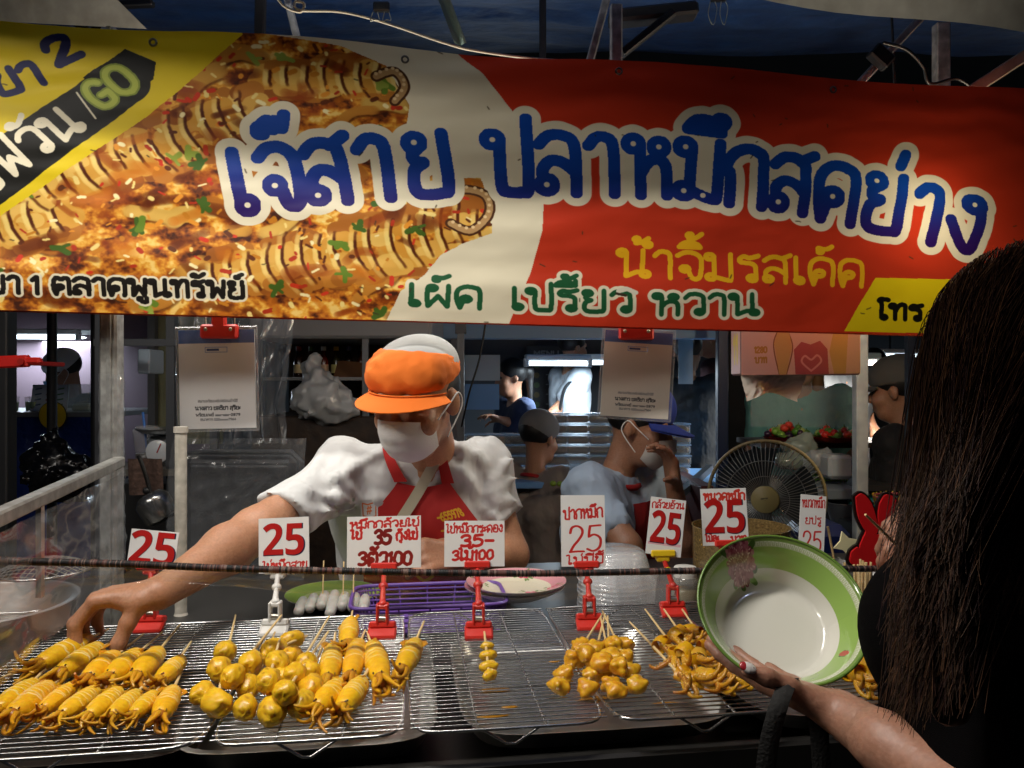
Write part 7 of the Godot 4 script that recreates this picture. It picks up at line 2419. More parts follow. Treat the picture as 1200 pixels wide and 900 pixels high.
func helpers() -> void:
	# the second seller, turned aside, a hand at the mask
	var p := bystander("seller in pale blue shirt, blue cap and mask touching the mask", {"head": Vector3(0.3833, 1.3773, -2.3), "face": Vector3(0.86, -0.3, 0.4), "body": Vector3(0.8, 0, 0.6), "shirt": "a6b8cc", "cell": 0.011, "neck": Vector3(0.3196, 1.2474, -2.32), "chest": Vector3(0.299, 1.0824, -2.32), "hip": Vector3(0.2964, 0.59, -2.34), "apron": true,
		"elbow_l": Vector3(0.5264, 0.9506, -2.3), "wrist_l": Vector3(0.4687, 1.204, -2.22), "elbow_r": Vector3(0.3075, 1.0672, -2.05), "wrist_r": Vector3(0.3111, 0.9444, -2), "palm": Vector3(-0.7, 0.2, 0.3)})
	var hx: Transform3D = p.get_meta("hx")
	peaked_cap("royal blue peaked cap on the seller behind the cream placard", hx, "1c2f7e")
	face_mask("white pleated mask on the seller in the pale blue shirt", hx, p.get_meta("hf"), Color("cfcdc8"))
	# the seated woman with a hair net, seen from behind
	p = bystander("seated helper in greyish shirt with red strap and hair net", {"head": Vector3(0.1316, 1.2369, -3.7), "face": Vector3(0.62, -0.2, -0.7), "shirt": "8c8078", "apron": true, "sit": true, "hip": Vector3(0.1333, 0.5, -3.75), "cell": 0.014, "elbow_l": Vector3(0, 0.74, -3.6), "elbow_r": Vector3(0.2644, 0.8, -3.5), "wrist_r": Vector3(0.34, 0.9333, -3.4)})
	peaked_cap("grey elastic hair net on the seated helper", p.get_meta("hx"), "6e6f72", false, "hair_net")
	var stool := thing("plastic_stool", "dark plastic stool under the seated helper", "stool", Vector3(0.1333, 0.4583, -3.75))
	stool.position.y = 0.0
	part(stool, "seat", Geo.new().box(Vector3(0, 0.4, 0), Vector3(0.3, 0.03, 0.3), Basis.IDENTITY, 0.01), mat("7a1c3c", 0.5))
	for a in [-1.0, 1.0]:
		for b in [-1.0, 1.0]:
			part(stool, "leg", Geo.new().bar(Vector3(0.12 * a, 0.39, 0.12 * b), Vector3(0.15 * a, 0, 0.15 * b), 0.03, 0.03), mat("7a1c3c", 0.5))
	bystander("woman in navy top with dark hair tied back in the blue-lit stall", {"head": Vector3(-0.0109, 1.5381, -4.9), "face": Vector3(-0.92, -0.12, 0.35), "shirt": "1c2a4a", "hair": "bun", "elbow_l": Vector3(0.064, 1.2333, -4.8), "wrist_l": Vector3(-0.0633, 1.2783, -4.75)})
	var m := bystander("man in pale shirt with a black bag strap behind the hanging tubes", {"head": Vector3(0.424, 1.7473, -5.3), "face": Vector3(0.9, -0.1, -0.4), "shirt": "a9b2ba", "elbow_r": Vector3(0.3178, 1.3382, -5.2), "wrist_r": Vector3(0.2267, 1.2733, -5.1)})
	var st := Geo.new().tube(smooth([Vector3(0.5336, 1.5232, -5.22), Vector3(0.434, 1.54, -5.14), Vector3(0.3513, 1.4717, -5.1), Vector3(0.3198, 1.3287, -5.14)], 5), 0.022, 6, true, 0.3)
	part(m, "bag_strap", st, cloth("14161a"), true)
	bystander("dark dressed visitor beside the blue post", {"head": Vector3(1.0071, 1.6858, -4.4), "face": Vector3(0.3, -0.1, -0.9), "shirt": "2c3238", "trousers": "2a3038", "hair": "bun"})
	bystander("tall visitor in maroon shirt half hidden by the blue post", {"head": Vector3(1.2849, 1.7831, -4.9), "face": Vector3(-0.8, 0, -0.4), "shirt": "3a1e22", "hair": "short"})
	p = bystander("woman in mint shirt with fair hair at the vegetable stall", {"head": Vector3(1.2769, 1.6209, -3.4), "face": Vector3(-0.3, -0.25, 0.9), "shirt": "74b4a8", "hair": "long", "hair_hex": "8a6a42", "skin": "c4967a"})
	bystander("visitor in grey top beyond the vegetable stall", {"head": Vector3(1.8969, 1.7444, -4.4), "face": Vector3(0.3, -0.1, 0.9), "shirt": "5a5e62", "hair": "long"})
	p = bystander("man in black shirt seen from behind beside the thin dark post", {"head": Vector3(1.5, 1.4733, -3), "face": Vector3(-0.75, -0.15, -0.6), "shirt": "101114", "cell": 0.013})
	peaked_cap("grey peaked cap on the man in the black shirt", p.get_meta("hx"), "55534f")
	bystander("visitor in dark cap and shirt far behind the vegetable stall", {"head": Vector3(2.6507, 1.6369, -5.6), "face": Vector3(0.2, 0, 0.95), "shirt": "22262c"})
	p = bystander("worker in navy shirt with white cap and blue mask in the blue stall", {"head": Vector3(-2.6884, 1.5716, -4.6), "face": Vector3(-0.75, -0.4, 0.4), "body": Vector3(-0.5, 0, 0.8), "shirt": "1a2438", "lean": Vector3(-0.12, 0, 0.05)})
	peaked_cap("white soft cap on the worker in the blue stall", p.get_meta("hx"), "c8ccd0", false, "soft_cap")
	face_mask("pale blue mask on the worker in the blue stall", p.get_meta("hx"), p.get_meta("hf"), Color("6fa0cc"))
	bystander("person in dark clothes behind the clear box in the blue stall", {"head": Vector3(-2.928, 1.548, -5.4), "face": Vector3(-0.4, -0.1, 0.9), "shirt": "15171c"})

# ---------------------------------------------------------------- the stalls behind
func behind() -> void:
	var cold := Color("dff2ff")
	var tg := "tube lamps of the stalls behind"
	tube_lamp(Vector3(-3.1389, 1.8111, -5), 0.62, 0.1, 1.0, cold, "short white tube lamp over the blue stall, farther from the post", 4.0, tg)
	tube_lamp(Vector3(-2.86, 1.8178, -5.2), 0.62, 0.1, 1.0, cold, "short white tube lamp over the blue stall beside the aluminium post", 4.0, tg)
	tube_lamp(Vector3(0.27, 1.625, -4.5), 0.4, 0.25, 0.0, cold, "tube lamp hanging above the stacked food boxes, in front", 4.0, tg)
	tube_lamp(Vector3(0.475, 1.6372, -4.75), 0.42, -0.1, 2.8, cold, "tube lamp hanging above the stacked food boxes, behind", 4.0, tg)
	tube_lamp(Vector3(1.7778, 1.6156, -4), 0.3, 0.2, 2.6, Color("fff6ea"), "white tube lamp over the vegetable stall", 4.0, tg)
	tube_lamp(Vector3(2.9333, 1.7267, -6), 0.5, 0.0, 2.0, cold, "faint tube lamp far beyond the vegetable stall", 4.0, tg)
	for k in 5:
		tube_lamp(Vector3(-7.5 + k * 3.6, 3.1, -9.5 - (k % 2) * 1.5), 1.2, 0.0, 9.0 if k % 2 == 0 else 0.0, cold, "hall tube lamp high under the market roof, " + ["over the far corner", "between the columns", "over the middle aisle", "past the middle aisle", "over the end stalls"][k], 3.0, "tube lamps high in the hall")
	left_stalls()
	blue_lit_stall()
	vegetable_stall()
func panel(called: String, label: String, cat: String, a: Vector3, b: Vector3, depth: float, m: Material, bev := 0.004) -> MeshInstance3D:
	# an upright slab between two opposite corners
	var c := (a + b) * 0.5
	var s := (b - a).abs()
	var o := solo(called, label, cat, Geo.new().box(Vector3(0, s.y * 0.5, 0), Vector3(maxf(s.x, 0.01), s.y, depth), Basis.IDENTITY, bev), m, Vector3(c.x, minf(a.y, b.y), c.z))
	return o
func left_stalls() -> void:
	var blue := rough_up(mat("14307a", 0.4), 3.0, 1.2, 0.015)
	var t := thing("blue_stall", "market stall table draped with blue tarpaulin", "stall", Vector3(-2.6756, 0.9744, -4.3))
	t.position.y = 0.0
	var fl := FastNoiseLite.new()
	fl.frequency = 1.6
	part(t, "tarpaulin", Geo.new().grid(40, 20, func(s, q): return Vector3(lerpf(-1.0, 0.62, s), lerpf(0.02, 1.335, q), 0.4 + 0.04 * sin(s * 22.0) * (1.0 - q) + 0.03 * fl.get_noise_2d(s * 4.0, q * 2.0))), blue)
	part(t, "table_top", Geo.new().box(Vector3(-0.19, 1.345, 0.05), Vector3(1.66, 0.025, 0.75), Basis.IDENTITY, 0.004), mat("8a8c8e", 0.4, 0.4))
	for s in [-0.95, 0.58]:
		part(t, "leg", Geo.new().box(Vector3(s, 0.66, -0.25), Vector3(0.04, 1.32, 0.04)), mat("606468", 0.4, 0.5))
	part(t, "back_wall", Geo.new().box(Vector3(-0.2, 1.2, -0.9), Vector3(1.7, 2.4, 0.03)), mat("6e5c66", 0.7))
	part(t, "roof_beam", Geo.new().box(Vector3(-0.2, 2.0, 0.3), Vector3(1.8, 0.06, 0.05)), mat("3a3e44", 0.5))
	var im := canvas(160, 96, Color("b8c8d8"))
	for k in 12:
		stroke(im, [Vector2(14 + (k % 3) * 50, 16 + k / 3 * 20), Vector2(40 + (k % 3) * 50, 12 + k / 3 * 20)], 2.0, [Color("405a80"), Color("8a4a3a"), Color("4a7a5a")][k % 3])
	var mb := thing("menu_board", "tilted pale menu board on the blue stall", "board", Vector3(-2.4089, 1.3933, -4), 0.1)
	mb.position.y = 1.3575
	part(mb, "board", Geo.new().box(Vector3(0, 0.07, -0.006), Vector3(0.18, 0.14, 0.008), Basis(Vector3.RIGHT, -0.2)), mat("b0b4b8", 0.5))
	part(mb, "print", Geo.new().grid(1, 1, func(s, q): return Basis(Vector3.RIGHT, -0.2) * Vector3((s - 0.5) * 0.176, (q - 0.5) * 0.136, 0.005) + Vector3(0, 0.07, -0.006)), printed(im, 0.4))
	var bx := thing("clear_box", "clear acrylic box on the blue stall beside the menu board", "box", Vector3(-2.2545, 1.374, -4.05))
	bx.position.y = 1.3575
	for q in [[Vector3(-0.06, 0.07, 0), Vector3(0.003, 0.14, 0.1)], [Vector3(0.06, 0.07, 0), Vector3(0.003, 0.14, 0.1)], [Vector3(0, 0.07, 0.05), Vector3(0.117, 0.14, 0.003)], [Vector3(0, 0.07, -0.05), Vector3(0.117, 0.14, 0.003)], [Vector3(0, 0.142, 0), Vector3(0.124, 0.003, 0.104)]]:
		part(bx, "pane", Geo.new().box(q[0], q[1]), glass(0.15, 0.05, "dceaf4"))
	part(bx, "contents", Geo.new().box(Vector3(0, 0.02, 0), Vector3(0.1, 0.04, 0.08), Basis.IDENTITY, 0.01), mat("9aa8a0", 0.5))
	for k in 5:
		var c := thing("drink_cup", "small cup of green drink in a row on the blue stall", "cup", Vector3(-2.646, 1.374, -4.05) + Vector3(k * 0.052, 0, (k % 2) * 0.05), 0.0, "drink cups on the blue stall")
		c.position.y = 1.3575
		part(c, "drink", Geo.new().lathe([Vector2(0.001, 0.002), Vector2(0.018, 0.002), Vector2(0.022, 0.05), Vector2(0.001, 0.05)], 14), mat(["5a8a4a", "7a9a5a", "88a070"][k % 3], 0.3))
		part(c, "wall", Geo.new().lathe([Vector2(0.02, 0.0), Vector2(0.025, 0.075), Vector2(0.027, 0.077)], 16), glass(0.2, 0.05))
	var ys := thing("round_sign", "yellow round sign fixed to the front of the blue stall", "sign", Vector3(-2.3074, 1.3413, -3.86))
	part(ys, "disc", Geo.new().lathe([Vector2(0.001, -0.004), Vector2(0.068, -0.004), Vector2(0.068, 0.004), Vector2(0.001, 0.004)], 32, Transform3D(Basis(Vector3.RIGHT, PI / 2), Vector3.ZERO)), mat("d8b818", 0.4))
	part(ys, "rim", Geo.new().ring(Vector3.ZERO, Vector3.BACK, 0.068, 0.004, 36, 6), mat("2a2410", 0.5))
	# shelf frame with scale, drink, cloth and kettle
	var fr := thing("shelf_frame", "dark steel shelf frame behind the aluminium post", "shelf", Vector3(-1.1176, 1.2128, -2.35))
	fr.position.y = 0.0
	var gm := mat("4a4c50", 0.45, 0.5)
	for x in [-0.075, 0.13]:
		for z in [-0.2, 0.12]:
			part(fr, "upright", Geo.new().box(Vector3(x, 0.95, z), Vector3(0.024, 1.9, 0.024)), gm)
	part(fr, "shelf_board", Geo.new().box(Vector3(0.03, 1.245, -0.04), Vector3(0.24, 0.02, 0.36)), mat("5a5650", 0.5))
	part(fr, "shelf_board", Geo.new().box(Vector3(0.03, 0.9, -0.04), Vector3(0.24, 0.02, 0.36)), mat("4a4846", 0.5))
	part(fr, "rear_panel", Geo.new().box(Vector3(0.03, 1.55, -0.22), Vector3(0.24, 0.5, 0.01)), mat("5a5a40", 0.6))
	part(fr, "cross_bar", Geo.new().box(Vector3(0.03, 1.62, 0.125), Vector3(0.24, 0.02, 0.02)), gm)
	var sc := thing("kitchen_scale", "round dial kitchen scale with a steel pan on the shelf", "scale", Vector3(-1.0452, 1.2956, -2.3))
	sc.position.y = 1.255
	part(sc, "housing", Geo.new().box(Vector3(0, 0.045, 0), Vector3(0.08, 0.09, 0.06), Basis.IDENTITY, 0.012), mat("8a9096", 0.35, 0.5))
	part(sc, "dial", Geo.new().lathe([Vector2(0.001, 0.0), Vector2(0.034, 0.0), Vector2(0.034, 0.008), Vector2(0.001, 0.01)], 28, Transform3D(Basis(Vector3.RIGHT, PI / 2), Vector3(0, 0.046, 0.03))), mat("c8ccd0", 0.3))
	part(sc, "pointer", Geo.new().box(Vector3(0.006, 0.056, 0.0405), Vector3(0.003, 0.03, 0.001), Basis(Vector3.BACK, -0.4)), mat("a01818", 0.4))
	part(sc, "pan", Geo.new().lathe([Vector2(0.012, 0.09), Vector2(0.06, 0.1), Vector2(0.078, 0.112), Vector2(0.074, 0.113), Vector2(0.001, 0.1)], 32), mat("9a9c9c", 0.3, 0.8))
	var dk := thing("iced_drink", "clear lidded cup of dark iced drink with a blue straw on the shelf", "cup", Vector3(-1.1055, 1.2825, -2.33))
	dk.position.y = 1.255
	part(dk, "drink", Geo.new().lathe([Vector2(0.001, 0.002), Vector2(0.03, 0.002), Vector2(0.034, 0.035), Vector2(0.001, 0.035)], 20), mat("2a1a10", 0.3))
	part(dk, "wall", Geo.new().lathe([Vector2(0.031, 0), Vector2(0.041, 0.1), Vector2(0.042, 0.104), Vector2(0.03, 0.118), Vector2(0.004, 0.12)], 24), glass(0.16, 0.06))
	part(dk, "straw", Geo.new().tube([Vector3(0, 0.03, 0), Vector3(-0.014, 0.16, 0)], 0.004, 8), mat("3a6ab0", 0.4))
	solo("brown_cloth", "brown stained cloth hanging over the edge of the shelf", "cloth", Geo.new().grid(14, 12, func(s, q): return Vector3(-1.0462, 1.1822, -2.2) + Vector3((s - 0.5) * 0.1, q * 0.105, 0.008 * sin(s * 9.0) + 0.01 * q)), rough_up(speckle(mat("ffffff", 0.9), 12.0, Color("3a2a22"), Color("6a5248")), 12.0, 0.2))
	var kt := thing("steel_kettle", "small tilted steel pot hanging beside the plastic post", "pot", Vector3(-0.9044, 1.1444, -2))
	kt.rotation = Vector3(0.1, 0, 0.5)
	part(kt, "bowl", Geo.new().lathe([Vector2(0.001, 0), Vector2(0.035, 0), Vector2(0.045, 0.01), Vector2(0.046, 0.06), Vector2(0.03, 0.078), Vector2(0.012, 0.082)], 28), mat("a8a8a6", 0.22, 0.9))
	part(kt, "knob", Geo.new().ball(Vector3(0, 0.09, 0), Vector3(0.01, 0.01, 0.01)), mat("202020", 0.4))
	part(kt, "handle", Geo.new().tube(smooth([Vector3(0, 0.06, 0), Vector3(0.02, 0.13, 0.0), Vector3(0.03, 0.18, 0)], 4), 0.005, 6), mat("1a1a1a", 0.5))
	# the dark counter below, and the black gap behind it
	panel("dark_cabinet", "black cabinet standing behind the counter under the shelf", "cabinet", Vector3(-1.3, 1.1822, -2.6), Vector3(-0.78, 0.3156, -2.6), 0.3, mat("121214", 0.6))
	panel("pink_sign", "small pink lit sign far behind the shelf frame", "sign", Vector3(-2.9, 1.98, -6), Vector3(-2.8267, 1.8467, -6), 0.03, mat("b83a5a", 0.5))
	panel("white_carton", "pale blue carton on the rack behind the shelf frame", "carton", Vector3(-1.1562, 1.6076, -2.42), Vector3(-1.1186, 1.5323, -2.42), 0.1, mat("9aaab8", 0.6))
	panel("price_tag", "white tag hanging from a red string over the blue stall", "tag", Vector3(-2.4053, 1.6809, -4.4), Vector3(-2.3711, 1.6222, -4.4), 0.004, mat("c8c8c8", 0.5))
	# cabinet and white bag behind the vendor
	var cb := thing("food_cabinet", "brown wooden food cabinet with glass shelves behind the vendor", "cabinet", Vector3(-0.6889, 1.1211, -3.1))
	cb.position.y = 0.0
	var wood := rough_up(speckle(mat("ffffff", 0.6), 3.0, Color("20160e"), Color("3c2a1a")), 3.0, 0.2)
	part(cb, "base", Geo.new().box(Vector3(0.05, 0.69, 0), Vector3(0.66, 1.38, 0.5), Basis.IDENTITY, 0.006), wood)
	for x in [-0.26, 0.14, 0.36]:
		part(cb, "upright", Geo.new().box(Vector3(x, 1.58, 0.22), Vector3(0.022, 0.4, 0.022)), mat("6a6c70", 0.4, 0.5))
	part(cb, "shelf", Geo.new().box(Vector3(0.05, 1.52, 0), Vector3(0.62, 0.012, 0.4)), mat("8a8c8e", 0.3, 0.6))
	part(cb, "top", Geo.new().box(Vector3(0.05, 1.72, 0), Vector3(0.68, 0.1, 0.5), Basis.IDENTITY, 0.01), mat("8e9092", 0.5))
	part(cb, "rear_panel", Geo.new().box(Vector3(0.05, 1.55, -0.24), Vector3(0.66, 0.34, 0.01)), mat("3a3028", 0.6))
	for k in 5:
		var f := thing("fried_snack", "brown fried snack piled on the glass shelf of the cabinet", "snack", cb.position + Vector3(0.16 + 0.045 * k, 1.526, 0.05 + 0.03 * (k % 2)), 0.0, "fried snacks on the glass shelf")
		part(f, "snack", Geo.new().ball(Vector3(0, 0.02, 0), Vector3(0.03, 0.022, 0.025), Basis(Vector3.UP, k)), rough_up(mat(["6a4018", "7e5420", "5a3414"][k % 3], 0.6), 30.0, 0.3))
	for k in 6:
		var b := thing("sauce_bottle", "dark sauce bottle " + ["with a red cap", "with a green cap", "with a white cap", "with a yellow cap", "with a blue cap", "with a black cap"][k] + " on the shelf of the brown cabinet", "bottle", cb.position + Vector3(-0.2 + 0.052 * k, 1.526, -0.1), 0.0, "sauce bottles on the brown cabinet")
		part(b, "glass_body", Geo.new().lathe([Vector2(0.001, 0), Vector2(0.018, 0), Vector2(0.02, 0.006), Vector2(0.02, 0.07), Vector2(0.009, 0.095), Vector2(0.009, 0.115)], 18), mat(["2a1208", "3a2410", "5a1810", "2c2a12", "1e140c", "40200c"][k], 0.15))
		part(b, "cap", Geo.new().tube([Vector3(0, 0.113, 0), Vector3(0, 0.13, 0)], 0.011, 12), mat(["a81c18", "2a6a34", "c0c0bc", "c8a81c", "2a4a8a", "141414"][k], 0.4))
		part(b, "paper_label", Geo.new().lathe([Vector2(0.0205, 0.02), Vector2(0.0205, 0.055)], 18), mat(["c8b890", "b8c0a8", "c8a890", "c0b878", "a8b4c4", "b8a888"][k], 0.6))
	var aw := Geo.new().grid(14, 6, func(s, q): return Vector3(-0.5761, 1.5199, -2.98) + Vector3((s - 0.5) * 0.2, q * 0.07 - 0.03 * pow(s, 2.0), 0.08 * (1.0 - q)))
	solo("brown_cloth", "brown cloth awning over the glass shelf", "cloth", aw, mat("5a3a1e", 0.8))
	var bn := FastNoiseLite.new()
	bn.frequency = 16.0
	bn.fractal_octaves = 2
	var bf := Field.new()
	bf.noise = bn
	bf.amp = 0.026
	bf.ell(Vector3(-0.7055, 1.4364, -2.86), Vector3(0.11, 0.08, 0.08), Basis.IDENTITY, 0.05).cap(Vector3(-0.7245, 1.4619, -2.86), Vector3(-0.7436, 1.5826, -2.86), 0.075, 0.03, 0.05).cap(Vector3(-0.6784, 1.4369, -2.84), Vector3(-0.6059, 1.4116, -2.84), 0.06, 0.04, 0.04)
	var bg := Geo.new()
	bf.net(bg, 0.01)
	var pl := mat("a9abab", 0.22)
	pl.backlight_enabled = true
	pl.backlight = Color(0.4, 0.4, 0.4)
	solo("plastic_bag", "crumpled white plastic bag on the brown cabinet", "bag", bg, pl)
	var post := thing("thin_post", "grey steel post with a dark cable beside the vendor's cap", "post", Vector3(-0.1933, 1.3389, -2.9))
	post.position.y = 0.0
	part(post, "pole", Geo.new().box(Vector3(0, 1.15, 0), Vector3(0.026, 2.3, 0.026)), mat("55585c", 0.4, 0.5))
	part(post, "collar", Geo.new().box(Vector3(0, 1.72, 0), Vector3(0.04, 0.06, 0.04)), mat("3a3c40", 0.4, 0.5))
	solo("hanging_cable", "black cable hanging down past the thin grey post", "cable", Geo.new().tube(smooth([Vector3(-0.0964, 1.724, -2.8), Vector3(-0.1182, 1.5933, -2.8), Vector3(-0.1556, 1.4689, -2.8), Vector3(-0.1868, 1.3417, -2.85)], 6), 0.004, 6), mat("0e0e0e", 0.5))
func blue_lit_stall() -> void:
	var t := thing("snack_stall", "blue-lit snack stall with a pale blue counter and fascia", "stall", Vector3(0.4444, 1.0111, -4))
	t.position.y = 0.0
	var pale := mat("7fa6cc", 0.45)
	var dark := mat("1a1c22", 0.6)
	part(t, "fascia", Geo.new().box(Vector3(-0.06, 1.775, 0.3), Vector3(1.5, 0.12, 0.04), Basis.IDENTITY, 0.005), pale)
	part(t, "counter_top", Geo.new().box(Vector3(0.1, 1.03, 0.15), Vector3(1.5, 0.03, 0.6), Basis.IDENTITY, 0.005), mat("6a9ad0", 0.35))
	part(t, "counter_front", Geo.new().box(Vector3(0.1, 0.5, 0.3), Vector3(1.46, 1.02, 0.03)), mat("3a1216", 0.5))
	part(t, "post", Geo.new().box(Vector3(0.62, 1.2, 0.44), Vector3(0.035, 2.4, 0.035)), mat("4a7ab8", 0.4))
	part(t, "post", Geo.new().box(Vector3(-0.72, 1.2, 0.3), Vector3(0.035, 2.4, 0.035)), mat("6a7078", 0.4))
	part(t, "rear_wall", Geo.new().box(Vector3(-0.05, 1.1, -2.2), Vector3(2.4, 2.2, 0.03)), mat("4a5058", 0.6))
	part(t, "roof_sheet", Geo.new().box(Vector3(-0.05, 2.1, -0.9), Vector3(2.0, 0.02, 2.6)), mat("5a7aa0", 0.5))
	part(t, "side_ledge", Geo.new().bar(Vector3(0.6756, 1.02, -3.2), Vector3(0.928, 1.108, -3.6), 0.03, 0.03), mat("6a7a88", 0.4, 0.5), true)
	part(t, "side_panel", Geo.new().box(Vector3(0.8009, 0.7067, -3.4), Vector3(0.05, 0.75, 0.5)), mat("4a1418", 0.5), true)
	for q in [["posted_paper", "white printed paper posted beside the thin grey post", Vector3(-0.2383, 1.6473, -3.9), Vector3(-0.0607, 1.5173, -3.9), "9ab0c4"], ["posted_paper", "plain blue paper posted below the printed paper", Vector3(-0.2383, 1.5, -3.9), Vector3(-0.065, 1.37, -3.9), "5f8fc8"], ["posted_paper", "pale price list posted behind the cream placard", Vector3(0.8883, 1.746, -4.1), Vector3(0.9658, 1.5, -4.1), "9aaab8"]]:
		panel(q[0], q[1], "paper", q[2], q[3], 0.003, mat(q[4], 0.6), 0.0)
	var im := canvas(120, 220, Color("33383c"))
	write(im, "MENU", Vector2(20, 30), Vector2(100, 30), 14, 2, Color("9aa4a4"))
	for k in 5:
		stroke(im, [Vector2(30, 60 + k * 30)], 9.0, [Color("5a7a4a"), Color("7a6a3a")][k % 2])
		stroke(im, [Vector2(60, 58 + k * 30), Vector2(104, 58 + k * 30)], 1.6, Color("8a9494"))
	var ps := thing("menu_poster", "dark menu poster with green dish pictures behind the navy woman", "poster", Vector3(0.2622, 1.2378, -5.9))
	part(ps, "backing", Geo.new().box(Vector3(0, 0.28, -0.004), Vector3(0.3, 0.56, 0.006)), mat("2c3034", 0.6))
	part(ps, "print", Geo.new().grid(1, 1, func(s, q): return Vector3((s - 0.5) * 0.296, q * 0.552 + 0.004, 0.0006)), printed(im, 0.5))
	# clear boxes of food in stacks
	var tub := glass(0.22, 0.1, "c8dcee")
	var bm := Geo.new().box(Vector3(0, 0.024, 0), Vector3(0.125, 0.044, 0.1), Basis.IDENTITY, 0.008).mesh()
	var lm := Geo.new().box(Vector3(0, 0.048, 0), Vector3(0.13, 0.006, 0.105), Basis.IDENTITY, 0.002).mesh()
	var fm := Geo.new().box(Vector3(0, 0.02, 0), Vector3(0.112, 0.032, 0.088), Basis.IDENTITY, 0.01).mesh()
	var lid := glass(0.45, 0.15, "b8d4ee")
	var cols := [[652, 0], [676, 0], [702, 0], [726, 0], [584, 1], [606, 1], [792, 2], [560, 1]]
	var names := ["beside the seated helper", "second column from the seated helper", "third column from the seated helper", "half hidden by the seller in pale blue", "behind the navy woman's elbow", "between the navy woman and the hair net", "behind the seller's raised hand", "next to the thin grey post"]
	for c in cols.size():
		for k in [6, 6, 6, 6, 4, 4, 5, 4][c]:
			var at := Vector3((cols[c][0] - 600) / 900.0 * 3.85, 1.046 + 0.052 * k, -3.85 + 0.02 * (k % 2))
			var b := thing("food_box", "clear snack box, " + ["lowest", "second up", "third up", "fourth up", "fifth up", "sixth up"][k] + ", in the stack " + names[c], "food box", at, 0.04 * ((c + k) % 3 - 1), "clear food boxes in stacks")
			part(b, "tub", bm, tub)
			part(b, "lid", lm, lid)
			part(b, "snacks", fm, speckle(mat("ffffff", 0.7), 60.0, Color("4a3220"), Color("c8b48a"), 0.05, (c + k) % 3))
	var bin := thing("clear_bin", "open clear blue plastic bin on the counter before the food boxes", "bin", Vector3(0.3189, 1.115, -3.5))
	bin.position.y = 1.046
	for q in [[Vector3(-0.06, 0.05, 0), Vector3(0.004, 0.1, 0.12)], [Vector3(0.06, 0.05, 0), Vector3(0.004, 0.1, 0.12)], [Vector3(0, 0.05, 0.06), Vector3(0.116, 0.1, 0.004)], [Vector3(0, 0.05, -0.06), Vector3(0.116, 0.1, 0.004)], [Vector3(0, 0.003, 0), Vector3(0.116, 0.004, 0.116)]]:
		part(bin, "pane", Geo.new().box(q[0], q[1]), glass(0.25, 0.08, "a8ccf0"))
	for k in 4:
		var l := thing("lime", "small green lime beside the clear boxes", "lime", Vector3(0.1813, 1.1373, -3.4) + Vector3(k * 0.03, 0, 0.01 * (k % 2)), 0.0, "limes beside the clear boxes")
		l.position.y = 1.046
		part(l, "fruit", Geo.new().ball(Vector3(0, 0.013, 0), Vector3(0.015, 0.013, 0.013), Basis.IDENTITY, 10, 8), mat("7a9a34", 0.4))
